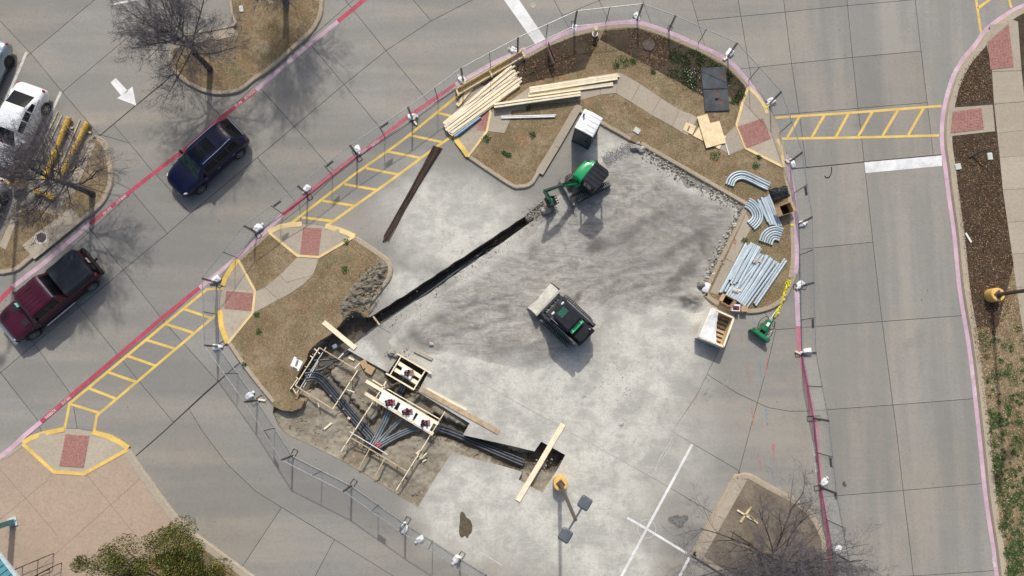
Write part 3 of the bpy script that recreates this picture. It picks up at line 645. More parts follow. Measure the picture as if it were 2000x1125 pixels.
# --- ramps: concrete flares rising from the road, brick panel in the middle
def ramp(poly, zs, parent, name='ramp'):
    V_, F_ = tri_poly(px2(poly)); zz = {}
    pts = px2(poly)
    def zof(x, y): return zs[min(range(len(pts)), key=lambda i: (pts[i][0]-x)**2+(pts[i][1]-y)**2)]
    mb = MB(); mb.add([(x, y, zof(x, y)) for x, y in V_], F_)
    return mb.build(name, 'side_concrete', parent)
def bricks(quad, zs, parent, n=(8, 12)):
    q = [P(u, v, z) for (u, v), z in zip(quad, zs)]
    mb = MB(); mb.cur = 1; mb.add([p+Vector((0, 0, .004)) for p in q], [(0, 1, 2, 3)]); mb.cur = 0
    nu, nv = n; g = 0.07
    for i in range(nu):
        for j in range(nv):
            hor = (i+j) % 2
            for k in range(2):
                if hor: a0, a1, b0, b1 = g/2, 1-g/2, k*.5+g/2, k*.5+.5-g/2
                else: b0, b1, a0, a1 = g/2, 1-g/2, k*.5+g/2, k*.5+.5-g/2
                pts = []
                for a, b in ((a0, b0), (a1, b0), (a1, b1), (a0, b1)):
                    s_, t_ = (i+a)/nu, (j+b)/nv
                    pts.append(q[0]*(1-s_)*(1-t_)+q[1]*s_*(1-t_)+q[2]*s_*t_+q[3]*(1-s_)*t_)
                h = Vector((0, 0, .014+rnd.uniform(-.002, .002))); l_ = Vector((0, 0, .004))
                mb.add([p+l_ for p in pts]+[p+h for p in pts], [(4, 5, 6, 7), (0, 1, 5, 4), (1, 2, 6, 5), (2, 3, 7, 6), (3, 0, 4, 7)])
    o = mb.build('brick_paving', ['brick_red', 'brick_mortar'], parent); o['kind'] = 'stuff'; return o
def edge(path, parent, wd=0.14, z=KZ+0.006, mat='cream_paint', name='painted_edge', h=0.0):
    mb = MB(); zs = z if isinstance(z, list) else [z]*len(path)
    c = [P2(p) for p in path]; a = offset2(c, wd/2); b = offset2(c, -wd/2)
    rows = [[(*b[i], zs[i]-.10), (*b[i], zs[i]), (*a[i], zs[i]), (*a[i], zs[i]-.10)] for i in range(len(c))]
    mb.grid(rows); mb.add(rows[0], [(0, 1, 2, 3)]); mb.add(rows[-1], [(0, 1, 2, 3)])
    return mb.build(name, mat, parent)
L = 0.012
r1 = ramp(RAMP_TOP, [KZ, KZ, KZ*.6, L, L, L, KZ*.7, KZ, KZ, KZ], lawn_w); bricks([(592,444),(629,446),(622,499),(586,497)], [L+.01, L+.01, KZ, KZ], r1, (7, 11))
edge([(526,454),(547,444),(568,439.5),(590,438)], lawn_w, .26, [KZ+.01, KZ+.01, .09, .05]); edge([(636,442),(662,449),(680,456),(694,463)], lawn_w, .26, [.05, .09, KZ+.01, KZ+.01])
edge([(527,455),(582,500),(624,503),(693,463)], lawn_w, .13, KZ+.02)
r2 = ramp(RAMP_LEFT, [KZ, KZ, KZ*.7, L, L, L, KZ*.7, KZ, KZ, KZ], lawn_w); bricks([(442,568),(498,573),(493,608),(438,603)], [L+.01, KZ, KZ, L+.01], r2, (10, 7))
edge([(466,508),(452,527),(441,544),(436,558)], lawn_w, .26, [KZ+.01, KZ+.01, .10, .06], 'yellow_paint'); edge([(430,606),(432,622),(434,638),(446,670)], lawn_w, .26, [.05, .08, .12, KZ+.01], 'yellow_paint')
edge([(467,508),(500,569),(495,612),(447,671)], lawn_w, .12, KZ+.02)
r3 = ramp(RAMP_N, [KZ, KZ, KZ, KZ*.6, L, L, KZ*.6, KZ, KZ, KZ, KZ, KZ], lawn_n); bricks([(915,222),(955,220),(952,256),(918,254)], [.05, KZ, KZ, .05], r3, (8, 7))
edge([(888,262),(893,277),(904,291),(914,306)], lawn_n, .26, [.05, .10, KZ+.01, KZ+.01], 'yellow_paint'); edge([(914,308),(951,258),(958,222),(946,172)], lawn_n, .12, KZ+.02)
r4 = ramp(RAMP_E, [KZ+.012]*9, lawn_n); 
bricks([(1440,247),(1490,231),(1506,271),(1457,290)], [KZ+.014]*4, r4, (8, 7))
edge([(1459,172),(1475,186),(1488,203),(1497,223)], lawn_n, .17, KZ+.02); edge([(1517,273),(1523,290),(1529,328)], lawn_n, .17, KZ+.02)
edge([(1459,174),(1448,205),(1437,245),(1455,291),(1527,327)], lawn_n, .13, KZ+.024)
r5 = ramp(LENS, [KZ, KZ, KZ*.8, L, L, L, KZ*.7, KZ, KZ, KZ, KZ], plaza); bricks([(128,848),(175,851),(163,913),(116,910)], [L+.012, L+.012, KZ+.004, KZ+.004], r5, (8, 11))
edge([(47,865),(66,854),(85,847),(127,838)], plaza, .24, [KZ+.01, KZ+.01, .10, .05], 'yellow_paint'); edge([(181,844),(215,853),(235,863),(253,875)], plaza, .24, [.05, .10, KZ+.01, KZ+.01], 'yellow_paint')
edge([(48,867),(108,921),(167,925),(251,878)], plaza, .17, KZ+.012, 'yellow_paint')

# --- footpaths, panel by panel
def path(parent, quads, mat='side_concrete', z=KZ+0.006, name='slab'):
    for q in quads:
        a = px2(q); k = len(a); c = (sum(p[0] for p in a)/k, sum(p[1] for p in a)/k)
        a = [(c[0]+(p[0]-c[0])*(1-.014/max(.2, math.hypot(p[0]-c[0], p[1]-c[1]))), c[1]+(p[1]-c[1])*(1-.014/max(.2, math.hypot(p[0]-c[0], p[1]-c[1])))) for p in a]
        sheet(MB(), a, z, 0.03).build(name, mat, parent)
path(lawn_w, [[(582,503),(623,506),(619,523),(612,538),(560,552),(548,538)],[(547,538),(560,552),(612,538),(594,556),(570,573),(545,586),(519,562)],[(519,562),(545,586),(518,601),(495,612),(500,570)]])
path(lawn_n, [[(958,222),(1000,196),(1034,172),(1034,212),(1000,218),(995,240),(985,262),(951,258)],[(1034,172),(1120,157),(1125,200),(1034,206)],[(1120,157),(1172,148),(1172,187),(1125,200)],[(1172,148),(1210,143),(1202,184),(1172,187)],
              [(1210,143),(1250,166),(1231,201),(1202,184)],[(1250,166),(1290,193),(1271,226),(1231,201)],[(1290,193),(1328,217),(1311,248),(1271,226)],[(1328,217),(1349,224),(1333,262),(1311,248)],[(1349,224),(1362,232),(1342,266),(1333,262)],
              [(1400,290),(1412,268),(1437,246),(1456,290),(1424,304)]])
path(lawn_n, [[(1125,203),(1138,210),(1092,290),(1078,284)],[(1078,284),(1092,290),(1060,343),(1046,336)]])
path(lawn_n, [[(1385,572),(1400,577),(1432,514),(1416,506)],[(1416,506),(1432,514),(1468,440),(1456,418)]])
path(lawn_l, [[(46,480),(92,443),(115,472),(70,508)],[(92,443),(142,406),(163,432),(115,472)]])
path(lawn_l, [[(172,279),(190,281),(150,375),(125,395)],[(2,482),(14,489),(45,412),(33,408)]])
path(lawn_tl, [[(334,99),(466,71),(458,56),(340,80)]])
path(lawn_se, [[(1370,1092),(1414,1014),(1398,1005),(1356,1082)],[(1414,1014),(1458,936),(1437,934),(1398,1005)]])
lft = [(1930,50),(1934,142),(1938,205),(1944,262),(1949,309),(1955,372),(1964,435),(1973,497),(1981,562),(2001,690)]; rgt = [(1985,44),(1992,140),(1999,200),(2040,250),(2050,302),(2060,366),(2070,428),(2080,490),(2090,555),(2100,684)]
sw = [[lft[i], rgt[i], rgt[i+1], lft[i+1]] for i in range(9)]
path(east, sw)
path(east, [[(1852,212),(1936,206),(1941,258),(1850,268)],[(1922,80),(1969,38),(1985,44),(1934,142)]], z=KZ+.002)
bricks([(1861,218),(1917,211),(1922,252),(1857,260)], [KZ+.01]*4, east, (10, 7)); bricks([(1970,46),(1980,131),(1934,136),(1929,82)], [KZ+.012]*4, east, (13, 8))

# --- paint on the road
def paint(name, polys, mat, parent=road, z=0.004, wd=None):
    mb = MB()
    for p in polys:
        if wd: strip(mb, p, wd, z)
        else: mb.add([(*P2(q), z) for q in p], [tuple(range(len(p)))[::-1]])
    return mb.build(name, mat, parent)
def lerp(a, b, t): return (a[0]+(b[0]-a[0])*t, a[1]+(b[1]-a[1])*t)
T = lambda pts, ox, oy: [(ox+x/4, oy+y/4) for x, y in pts]
YW = 0.135
def lerp(a, b, t): return (a[0]+(b[0]-a[0])*t, a[1]+(b[1]-a[1])*t)
paint('crosswalk_marking', [[(437,563),(404,565),(136,788),(126,838)],[(423,614),(189,812),(184,843)]], 'yellow_paint', wd=YW)
for a, b in (((1435,165),(1650,237)),((1285,280),(1510,352)),((1135,405),(1362,475)),((990,530),(1212,608)),((845,660),(1062,735)),((695,785),(900,865)),((555,910),(785,980))):
    paint('crosswalk_marking', [T([a, b], 0, 562)], 'yellow_paint', z=.0055, wd=YW)
paint('crosswalk_marking', [[(566,438),(690,342),(777,281),(799,264),(890,190),(925,170)],[(638,441),(750,362),(845,292),(886,264)]], 'yellow_paint', wd=YW)
for a, b in (((360,575),(610,605)),((520,445),(775,485)),((690,315),(945,360)),((860,190),(1110,240)),((1030,60),(1285,110))):
    paint('crosswalk_marking', [T([a, b], 500, 281)], 'yellow_paint', z=.0055, wd=YW)
paint('crosswalk_marking', [T([(1195,1055),(1450,1110)], 500, 0)], 'yellow_paint', z=.0055, wd=YW); paint('crosswalk_marking', [T([(1420,883),(1560,915)], 500, 0)], 'yellow_paint', z=.0055, wd=YW)
paint('crosswalk_marking', [[(1514,230),(1680,219),(1839,207)],[(1527,271),(1700,268),(1834,264.5)]], 'yellow_paint', wd=YW)
for a, b in (((250,905),(150,1075)),((440,900),(340,1075)),((630,885),(530,1070)),((815,875),(705,1065)),((1015,860),(895,1060)),((1215,845),(1095,1055))):
    paint('crosswalk_marking', [T([a, b], 1500, 0)], 'yellow_paint', z=.0055, wd=YW)
paint('crosswalk_marking', [[(1902,-30),(1916,64)],[(1965,-25),(1975,15)],[(1910,16),(1936,-3)]], 'yellow_paint', wd=YW)
paint('stop_bar', [[(981,-5),(1000,22),(1046,87),(1066,77),(1014,0),(1010,-6)]], 'white_paint'); paint('stop_bar', [[(1688,317),(1839,303.5),(1840,324),(1690.5,338)]], 'white_paint')
paint('arrow_marking', [[(226,152),(216,161),(236,186),(250,178)],[(229,192),(266,206),(259,169)]], 'white_paint')
paint('parking_line', [[(52,102),(28,158),(-2,228)]], 'faded_white', wd=.15); paint('parking_line', [[(119,179),(97,227),(72,280)]], 'faded_white', wd=.15); paint('parking_line', [[(222,8),(272,-2)]], 'white_paint', wd=.12)
paint('parking_line', [[(1352,868),(1263,1033),(1213,1127)]], 'white_paint', wd=.13); paint('parking_line', [[(1225,1011),(1263,1033),(1342,1081)]], 'white_paint', z=.0055, wd=.12); paint('parking_line', [[(1346,1089),(1320,1140)]], 'white_paint', wd=.13)
cc = [(1263+18*math.cos(t), 1033+18*math.sin(t)) for t in np.linspace(0, 2*math.pi, 28, endpoint=False)]
strip(MB(), cc, .03, .007, True).build('parking_line', 'faded_white', road)
paint('chalk_line', [[(1313,857),(1290,893),(1277,925)],[(1316,860),(1293,898)]], 'faded_white', wd=.025); paint('chalk_line', [[(938,1078),(958,1090),(981,1104)]], 'faded_white', wd=.04); paint('chalk_line', [[(886,1042),(900,1058)]], 'faded_white', wd=.03)
WS = [(-60,634),(0,586),(25,560),(82,517),(175,438),(257,372),(302,337),(370,285),(425,236),(500,176),(605,86),(660,42),(720,-8)]
ES = [(-40,922),(20,877),(50,849),(80,824),(140,772),(225,700),(317,621),(390,562),(425,534),(462,504),(500,470),(552,419),(652,337),(700,301),(732,280),(797,228),(890,166),(957,127),(1000,106),(1026,95)]
s1 = [paint('fire_lane_stripe', [WS[:3]], 'red_paint', wd=.24), paint('fire_lane_stripe', [WS[2:5]], 'pink_paint', wd=.24), paint('fire_lane_stripe', [WS[4:10]], 'red_paint', wd=.22), paint('fire_lane_stripe', [WS[9:12]], 'pink_paint', wd=.22), paint('fire_lane_stripe', [WS[11:]], 'red_paint', wd=.24)]
s2 = [paint('fire_lane_stripe', [ES[:4]], 'pink_paint', wd=.24), paint('fire_lane_stripe', [ES[3:8]], 'red_paint', wd=.22), paint('fire_lane_stripe', [ES[7:12]], 'pink_paint', wd=.22), paint('fire_lane_stripe', [ES[11:17]], 'red_paint', wd=.23), paint('fire_lane_stripe', [ES[16:]], 'pink_paint', wd=.24)]
s3 = paint('fire_lane_stripe', [[(1556,562),(1557,587),(1559,637)]], 'pink_paint', wd=.25); s4 = paint('fire_lane_stripe', [[(1559,637),(1563,687),(1575,745),(1588,812),(1594,843),(1600,910),(1604,960),(1612,1010),(1619,1050),(1623,1126)]], 'rose_paint', wd=.26)
pk = [(u-1.5, v+3) if u < 1300 else (u-3.5, v+1.5) for u, v in PINK_E[2:13]]
s5 = strip(MB(), smoothline(pk, 3), .23, KZ+.004).build('fire_lane_stripe', 'pink_paint', lawn_n)
s6 = strip(MB(), smoothline([(1533,303),(1536,314),(1542,346),(1549,386),(1553,436),(1554.5,481),(1554,520),(1551,535)], 3), .23, KZ+.004).build('fire_lane_stripe', 'pink_paint', lawn_n)
s7 = strip(MB(), smoothline([(u+4.5, v+1) for u, v in EAST_E], 3), .25, .006).build('fire_lane_stripe', 'pink_paint', road)
def lettering(txt, a, b, parent, z, size=None):
    A, B = P(*a, z), P(*b, z); d = B-A
    cu = bpy.data.curves.new('lettering', 'FONT'); cu.body = txt; cu.size = 0.23; cu.align_x = 'CENTER'; cu.align_y = 'CENTER'; cu.space_character = 1.05
    cu.materials.append(MATS['white_paint']); o = bpy.data.objects.new('lettering', cu); COL.objects.link(o); o.parent = parent
    o.location = (A+B)/2; o.rotation_euler = (0, 0, math.atan2(d.y, d.x)); o.scale.x = d.length*1.0/(0.60*0.23*1.05*len(txt)); return o
FL, NP = 'FIRE LANE', 'NO PARKING'
lettering(FL, (200,420), (219,404), s1[2], .008); lettering(NP, (226,398), (247,381), s1[2], .008)
lettering(FL, (458,209), (473,197), s1[3], .008); lettering(NP, (478,193), (498,177), s1[3], .008)
lettering(FL, (138,774), (119,790), s2[1], .008); lettering(NP, (108,800), (88,817), s2[0], .008)
lettering(FL, (455,510), (438,525), s2[2], .008); lettering(NP, (428,532), (410,547), s2[2], .008)
lettering(FL, (741,273), (724,286), s2[3], .008); lettering(NP, (716,290), (698,303), s2[3], .008)
lettering(FL, (1596.5,924), (1593,902), s4, .008); lettering(NP, (1592,891), (1589.5,864), s4, .008)
lettering(FL, (1560,573), (1561.5,593), s3, .008)
lettering(FL, (1899,711), (1902,733), s7, .01); lettering(NP, (1903,742), (1908,772), s7, .01); lettering(FL, (1939,1083), (1943,1110), s7, .01)
lettering(FL, (1859,152), (1868,133), s7, .01); lettering(NP, (1848,190), (1856,162), s7, .01)
# thick tar seams
paint('tar_seam', [[(470,707),(400,768),(320,843),(266,890)]], 'asphalt_seam', z=.003, wd=.055); paint('tar_seam', [[(341,142),(316,165),(300,178),(246,222),(195,265)]], 'asphalt_seam', z=.003, wd=.05)
paint('tar_seam', [[(1540,330),(1612,324),(1690,316),(1842,302)]], 'asphalt_seam', z=.003, wd=.05)
# locator spray marks
for pts, m in (([(1451,551),(1455,575)],'red'),([(1458,708),(1464,748)],'red'),([(1468,795),(1471,830)],'red'),([(1481,885),(1487,920)],'red'),([(1470,620),(1477,640)],'blue'),([(1484,708),(1488,745)],'blue'),([(1495,795),(1499,830)],'blue'),([(1508,920),(1513,948)],'blue'),([(1500,700),(1493,735)],'red'),([(1510,868),(1512,900)],'red')):
    paint('spray_mark', [pts], m+'_spray', z=.0045, wd=.05)
strip(MB(), [(1511+3.5*math.cos(t), 873+5*math.sin(t)) for t in np.linspace(0, 6.28, 10, endpoint=False)], .04, .006, True).build('spray_mark', 'red_spray', road)
strip(MB(), [(1434+3*math.cos(t), 473+3*math.sin(t)) for t in np.linspace(0, 6.28, 10, endpoint=False)], .05, KZ+.011, True).build('spray_mark', 'red_spray', lawn_n)
paint('spray_mark', [[(1434,462),(1434,486)]], 'red_spray', lawn_n, KZ+.011, .03)
# wet stain by the lamp, oil stains
def splat(name, c, ru, rv, mat, parent=road, z=.005, rot=0.0, seed=1, k=26, rough=.35):
    rg = random.Random(seed); ph = [rg.uniform(0, 6.28) for _ in range(4)]; pts = []
    for i in range(k):
        t = 2*math.pi*i/k; r_ = 1+rough*sum(math.sin((j+2)*t+ph[j])/(j+2) for j in range(4)); x, y = ru*r_*math.cos(t), rv*r_*math.sin(t)
        pts.append((c[0]+x*math.cos(rot)-y*math.sin(rot), c[1]+x*math.sin(rot)+y*math.cos(rot)))
    return sheet(MB(), px2(pts), z).build(name, mat, parent)
splat('wet_stain', (908,1027), 10, 30, 'patch_stain', rot=-.12, seed=4, rough=.45)
splat('oil_stain', (1649,946), 4, 5, 'patch_stain', seed=2); splat('oil_stain', (1325,1017), 14, 15, 'oil_film', seed=3, rough=.5, k=60)
rg = random.Random(77); mb = MB()
for a, b, k in (((1376,738),(1382,782),34),((1416,748),(1420,772),14),((1420,748),(1460,722),16),((1330,770),(1360,790),14),((1200,700),(1240,800),26),((1130,780),(1290,690),30),((1210,828),(1222,834),12),((700,455),(735,425),16),((870,480),(900,440),14)):
    for i in range(k):
        p = lerp(a, b, rg.random()); p = P(p[0]+rg.gauss(0, 4), p[1]+rg.gauss(0, 4)); t_ = rg.gauss(.3, .5); l_ = rg.uniform(.03, .14); w_ = rg.uniform(.008, .03); d = Vector((math.cos(t_), math.sin(t_), 0)); e = Vector((-d.y, d.x, 0)); p.z = .0062
        mb.add([p-d*l_, p+e*w_, p+d*l_*.8, p-e*w_*.7], [(0, 1, 2, 3)])
mb.build('scuff_marks', 'scuff', road, kind='stuff')
# manhole and covers
def cover(parent, c, r_, ring, name='manhole_cover'):
    a = P(*c, 0); z = parent['_z'] if '_z' in parent else KZ+.004
    m = MB(); m.lathe([(ring, 0), (ring, .01), (r_+.02, .012), (r_+.02, 0)], 28, Matrix.Translation((a.x, a.y, z)), False); m.build('cover_ring', 'faded_white', parent)
    m = MB(); m.lathe([(r_, 0), (r_, .006), (r_*.8, .010), (r_*.75, .006), (r_*.45, .006), (r_*.4, .010), (.01, .010)], 28, Matrix.Translation((a.x, a.y, z+.004))); return m.build(name, 'manhole_iron', parent)
cover(lawn_l, (84,465), .25, .37); kerb([(452,-12),(457,30),(460,53),(400,66),(340,79)], .12, lawn_tl, -1, z=KZ+.05)
m_ = P(1266,91); m = MB(); m.lathe([(.33, 0), (.33, .05), (.28, .06), (.26, .045), (.01, .05)], 24, Matrix.Translation((m_.x, m_.y, KZ))); m.build('manhole_cover', 'manhole_iron', lawn_n)
m_ = P(1041,11); m = MB(); m.lathe([(.16, 0), (.15, .012), (.09, .014), (.08, .008), (.01, .008)], 18, Matrix.Translation((m_.x, m_.y, 0))); m.build('manhole_cover', 'kerb_concrete', road)

# ================================================================ EXCAVATION
GS = .058
gx = np.arange(min(p[0] for p in PITW)-.5, max(p[0] for p in PITW)+.5, GS); gy = np.arange(min(p[1] for p in PITW)-.5, max(p[1] for p in PITW)+.5, GS)
X, Y = np.meshgrid(gx, gy)
ins = inpoly(X, Y, PITW); dist = segdist(X, Y, PITW, True)
use = ins | (dist < .20)
nz = np.zeros(X.shape); nz2 = np.zeros(X.shape)
ii = np.where(use)
nz[ii] = fbm(X[ii], Y[ii], .9, 4, 3.1); nz2[ii] = fbm(X[ii], Y[ii], 4.0, 3, 8.2)
Z = -0.27+nz*.10+nz2*.035
CH = [([(1030,431),(860,540),(700,650)], .44, -.92), ([(712,648),(690,640),(640,690),(600,735)], .60, -.80), ([(600,737),(628,742),(655,772),(720,850)], .36, -.60),
      ([(730,862),(770,800)], .55, -.62), ([(735,860),(810,828)], .50, -.55), ([(720,856),(700,866)], .45, -.50), ([(783,709),(812,728),(800,745),(776,728)], .55, -1.15), ([(790,740),(768,788)], .42, -.75),
      ([(840,826),(905,855),(1000,900),(1030,905)], .40, -.72), ([(1062,874),(1088,890),(1076,905),(1052,888)], .42, -1.05), ([(820,790),(832,796)], .25, -.55)]
deep = np.zeros(X.shape)
for pts, r_, d in CH:
    k = 1-sstep(r_-.05, r_+.22, segdist(X, Y, px2(pts))+nz2*.12); Z = np.minimum(Z, Z*(1-k)+(d+nz*.05+nz2*.03)*k); deep = np.maximum(deep, k*(1 if d < -.7 else .45))
Z = np.where(ins, Z, -.13)
lw = inpoly(X, Y, ISLES['grass_w']); Z = np.where((~ins) & lw, -.05, Z)
idx = -np.ones(X.shape, int); mb = MB(); pit_v = []
for i, j in zip(*ii): idx[i, j] = len(pit_v); pit_v.append((X[i, j], Y[i, j], Z[i, j]))
fs, mi = [], []
for i in range(X.shape[0]-1):
    for j in range(X.shape[1]-1):
        q = (idx[i, j], idx[i, j+1], idx[i+1, j+1], idx[i+1, j])
        if min(q) >= 0: fs.append(q); mi.append(0)
mb.v = pit_v; mb.f = fs; mb.mi = mi
pit = struct(mb.build('excavation', 'dug_soil', smooth=True, origin=False))
at = pit.data.attributes.new('deep', 'FLOAT', 'POINT'); at.data.foreach_set('value', np.clip(deep[ii]*1.0, 0, 1)); pit['label'] = 'open soil pit and trench cut through the concrete'

# ================================================================ DEMOLISHED BASE COURSE (loose grey fines over the slab)
DIRT = px2([(1062,394),(1100,368),(1178,316),(1236,287),(1260,300),(1350,352),(1450,405),(1416,482),(1378,560),(1372,596),(1340,612),(1290,602),(1190,625),(1120,690),(1040,715),(960,700),(850,690),(770,690),(745,668),(790,622),(860,574),(1036,450)])
gx = np.arange(min(p[0] for p in DIRT)-.8, max(p[0] for p in DIRT)+.8, .09); gy = np.arange(min(p[1] for p in DIRT)-.8, max(p[1] for p in DIRT)+.8, .09)
X, Y = np.meshgrid(gx, gy); sd = segdist(X, Y, DIRT, True)*np.where(inpoly(X, Y, DIRT), 1, -1)
pd = segdist(X, Y, PITW, True)*np.where(inpoly(X, Y, PITW), -1, 1)
kd = segdist(X, Y, px2([(1250,284),(1455,402),(1380,556),(1374,578)]))
kin = inpoly(X, Y, ISLES['isle_n'])
ca, sa = math.cos(R(-28)), math.sin(R(-28))
f1 = fbm((X*ca-Y*sa)*.5, (X*sa+Y*ca)*1.7, .8, 5, 1.7); f2 = fbm(X, Y, .55, 4, 5.5); f3 = fbm(X, Y, 5.0, 3, 2.2)
ia = sstep(.1, 1.6, sd)
Z = sstep(-.8, 1.2, sd+f2*.5)*.085-.03+(f1*.05+f2*.045+f3*.016)*ia
Z += .16*np.exp(-((X-P(1030,675).x)**2+(Y-P(1030,675).y)**2)/.9)+.12*np.exp(-((X-P(1050,590).x)**2+(Y-P(1050,590).y)**2)/.5)
for tp in ([(1170,400),(1260,440),(1360,500)], [(1180,370),(1290,420),(1400,480)], [(1120,590),(1200,540),(1300,520)], [(1150,620),(1230,570),(1330,550)], [(830,640),(920,600),(1020,580)], [(850,670),(940,640),(1030,620)], [(1240,330),(1300,400),(1330,500)]):
    w_ = px2(smoothline(tp, 5)); dd_ = segdist(X, Y, w_); Z += ia*(.018*np.exp(-((dd_-.24)/.08)**2)-.022*np.exp(-(dd_/.17)**2)*(1+.5*np.sin((X*.8+Y*.6)*32)))
q_ = P(1352,586); Z += .26*np.exp(-(((X-q_.x)/.55)**2+((Y-q_.y)/.36)**2))*(1+.5*f3)
Z -= .30*(1-sstep(.05, .45, pd))
use = (Z > -.06) & (pd > .02) & ~kin & (sd > -.9)
idx = -np.ones(X.shape, int); pts = []
for i, j in zip(*np.where(use)): idx[i, j] = len(pts); pts.append((X[i, j], Y[i, j], max(Z[i, j], -.06)))
fs = []
for i in range(X.shape[0]-1):
    for j in range(X.shape[1]-1):
        q = (idx[i, j], idx[i, j+1], idx[i+1, j+1], idx[i+1, j])
        if min(q) >= 0: fs.append(q)
mb = MB(); mb.v = pts; mb.f = fs; mb.mi = [0]*len(fs)
o = struct(mb.build('base_course', 'base_course', smooth=True, origin=False))
at = o.data.attributes.new('edge', 'FLOAT', 'POINT'); at.data.foreach_set('value', sstep(-.5, .9, sd+f2*.8)[np.where(use)]); o['label'] = 'raked grey fines where the slab was broken out'

# --- loose stones: along the kerbs, in the broken trench end, on the spoil heap
def rubble(name, label, spots, seed, cols, z0=0.0):
    rg = random.Random(seed); mb = MB()
    for a, b, n_, wd, r0, r1 in spots:
        A, B = P(*a), P(*b); d = (B-A); nn = Vector((-d.y, d.x, 0)).normalized()
        for _ in range(n_):
            p = A+d*rg.random()+nn*rg.gauss(0, wd*.5); r_ = r0+(r1-r0)*rg.random()**2.5
            c = rg.choice(cols); k = rg.uniform(.75, 1.2); mb.col = tuple(x*k for x in c)
            mb.rock((p.x, p.y, z0+r_*.35), r_, rg)
    o = mb.build(name, 'rubble', kind='stuff'); o['label'] = label; return o
GR = [(.44, .41, .35), (.34, .31, .255), (.55, .53, .46), (.22, .195, .155), (.28, .25, .20)]
rubble('rubble', 'broken concrete crumbs along the island kerb', [((1255,296),(1450,408),700,.45,.015,.065),((1450,412),(1384,556),620,.36,.02,.09),((1262,302),(1340,345),50,.4,.03,.11),((1390,535),(1440,440),60,.36,.04,.14)], 11, GR, .04)
rubble('gravel', 'grey crushed gravel in the broken strip by the toilet', [((1180,316),(1242,285),2300,.34,.012,.038),((1240,290),(1256,296),14,.3,.05,.14)], 12, [(.36, .35, .35), (.50, .49, .48), (.24, .23, .23)], .02)
rubble('rubble', 'crumbled soil and gravel below the excavator bucket', [((1028,430),(1078,398),1000,.46,.014,.05),((1060,440),(1120,400),240,.6,.012,.04)], 13, [(.27, .235, .21), (.36, .33, .29), (.20, .17, .15), (.42, .40, .36)], .0)
rubble('rubble', 'scattered crumbs over the dusty concrete', [((800,620),(1120,560),160,1.6,.012,.05),((1080,690),(1300,760),110,1.8,.010,.035),((1150,430),(1350,520),120,2.0,.015,.06),((750,700),(800,690),60,.5,.02,.07),((730,520),(760,470),40,.7,.012,.035)], 14, [(.20, .18, .16), (.30, .28, .25)], 0)
rubble('rubble', 'soil crumbs spilled along the trench edges', [((700,676),(1030,446),650,.34,.008,.035),((740,640),(990,470),60,.4,.02,.06),((722,612),(1020,420),240,.26,.006,.025)], 18, [(.22, .19, .15), (.32, .29, .24), (.13, .11, .085)], 0)
# spoil heap on the lawn
HP = px2([(748,507),(760,520),(757,543),(745,563),(722,602),(712,612),(695,600),(684,605),(668,615),(664,595),(680,570),(700,545),(722,525)])
gx = np.arange(min(p[0] for p in HP)-.4, max(p[0] for p in HP)+.4, .07); gy = np.arange(min(p[1] for p in HP)-.4, max(p[1] for p in HP)+.4, .07)
X, Y = np.meshgrid(gx, gy); sd = segdist(X, Y, HP, True)*np.where(inpoly(X, Y, HP), 1, -1)
f1 = fbm(X, Y, 1.3, 5, 6.6); f2 = fbm(X, Y, 4.2, 4, 9.1)
Z = KZ-.06+sstep(-.25, .5, sd)*.15+np.abs(f1)*.30*sstep(-.1, .4, sd)+f2*.14*sstep(-.2, .3, sd)
pd = segdist(X, Y, PITW, True)*np.where(inpoly(X, Y, PITW), -1, 1); ok = (sd > -.25) & (pd > -.12)
kx = segdist(X, Y, px2(K3)); ok &= ~((kx < .12))
idx = -np.ones(X.shape, int); pts = []
for i, j in zip(*np.where(ok)): idx[i, j] = len(pts); pts.append((X[i, j], Y[i, j], Z[i, j]))
fs = [(idx[i, j], idx[i, j+1], idx[i+1, j+1], idx[i+1, j]) for i in range(X.shape[0]-1) for j in range(X.shape[1]-1) if min(idx[i, j], idx[i, j+1], idx[i+1, j+1], idx[i+1, j]) >= 0]
mb = MB(); mb.v = pts; mb.f = fs; mb.mi = [0]*len(fs)
o = mb.build('spoil_heap', 'heap_soil', origin=False, kind='stuff'); o['label'] = 'lumpy heap of dug soil at the lawn corner'
rubble('rubble', 'clods of dug soil round the lawn corner', [((745,515),(705,595),420,.70,.018,.075),((690,600),(668,622),60,.4,.015,.05)], 15, [(.24, .21, .155), (.32, .285, .22), (.14, .12, .085)], KZ+.10)
rubble('rubble', 'lumps of soil lying on the pit floor', [((560,830),(820,970),320,1.0,.015,.07),((660,720),(720,800),160,.8,.015,.06),((800,900),(860,850),160,.6,.015,.06),((1030,930),(1080,900),60,.4,.02,.08)], 16, [(.30, .27, .215), (.24, .205, .155), (.36, .33, .27)], -.27)

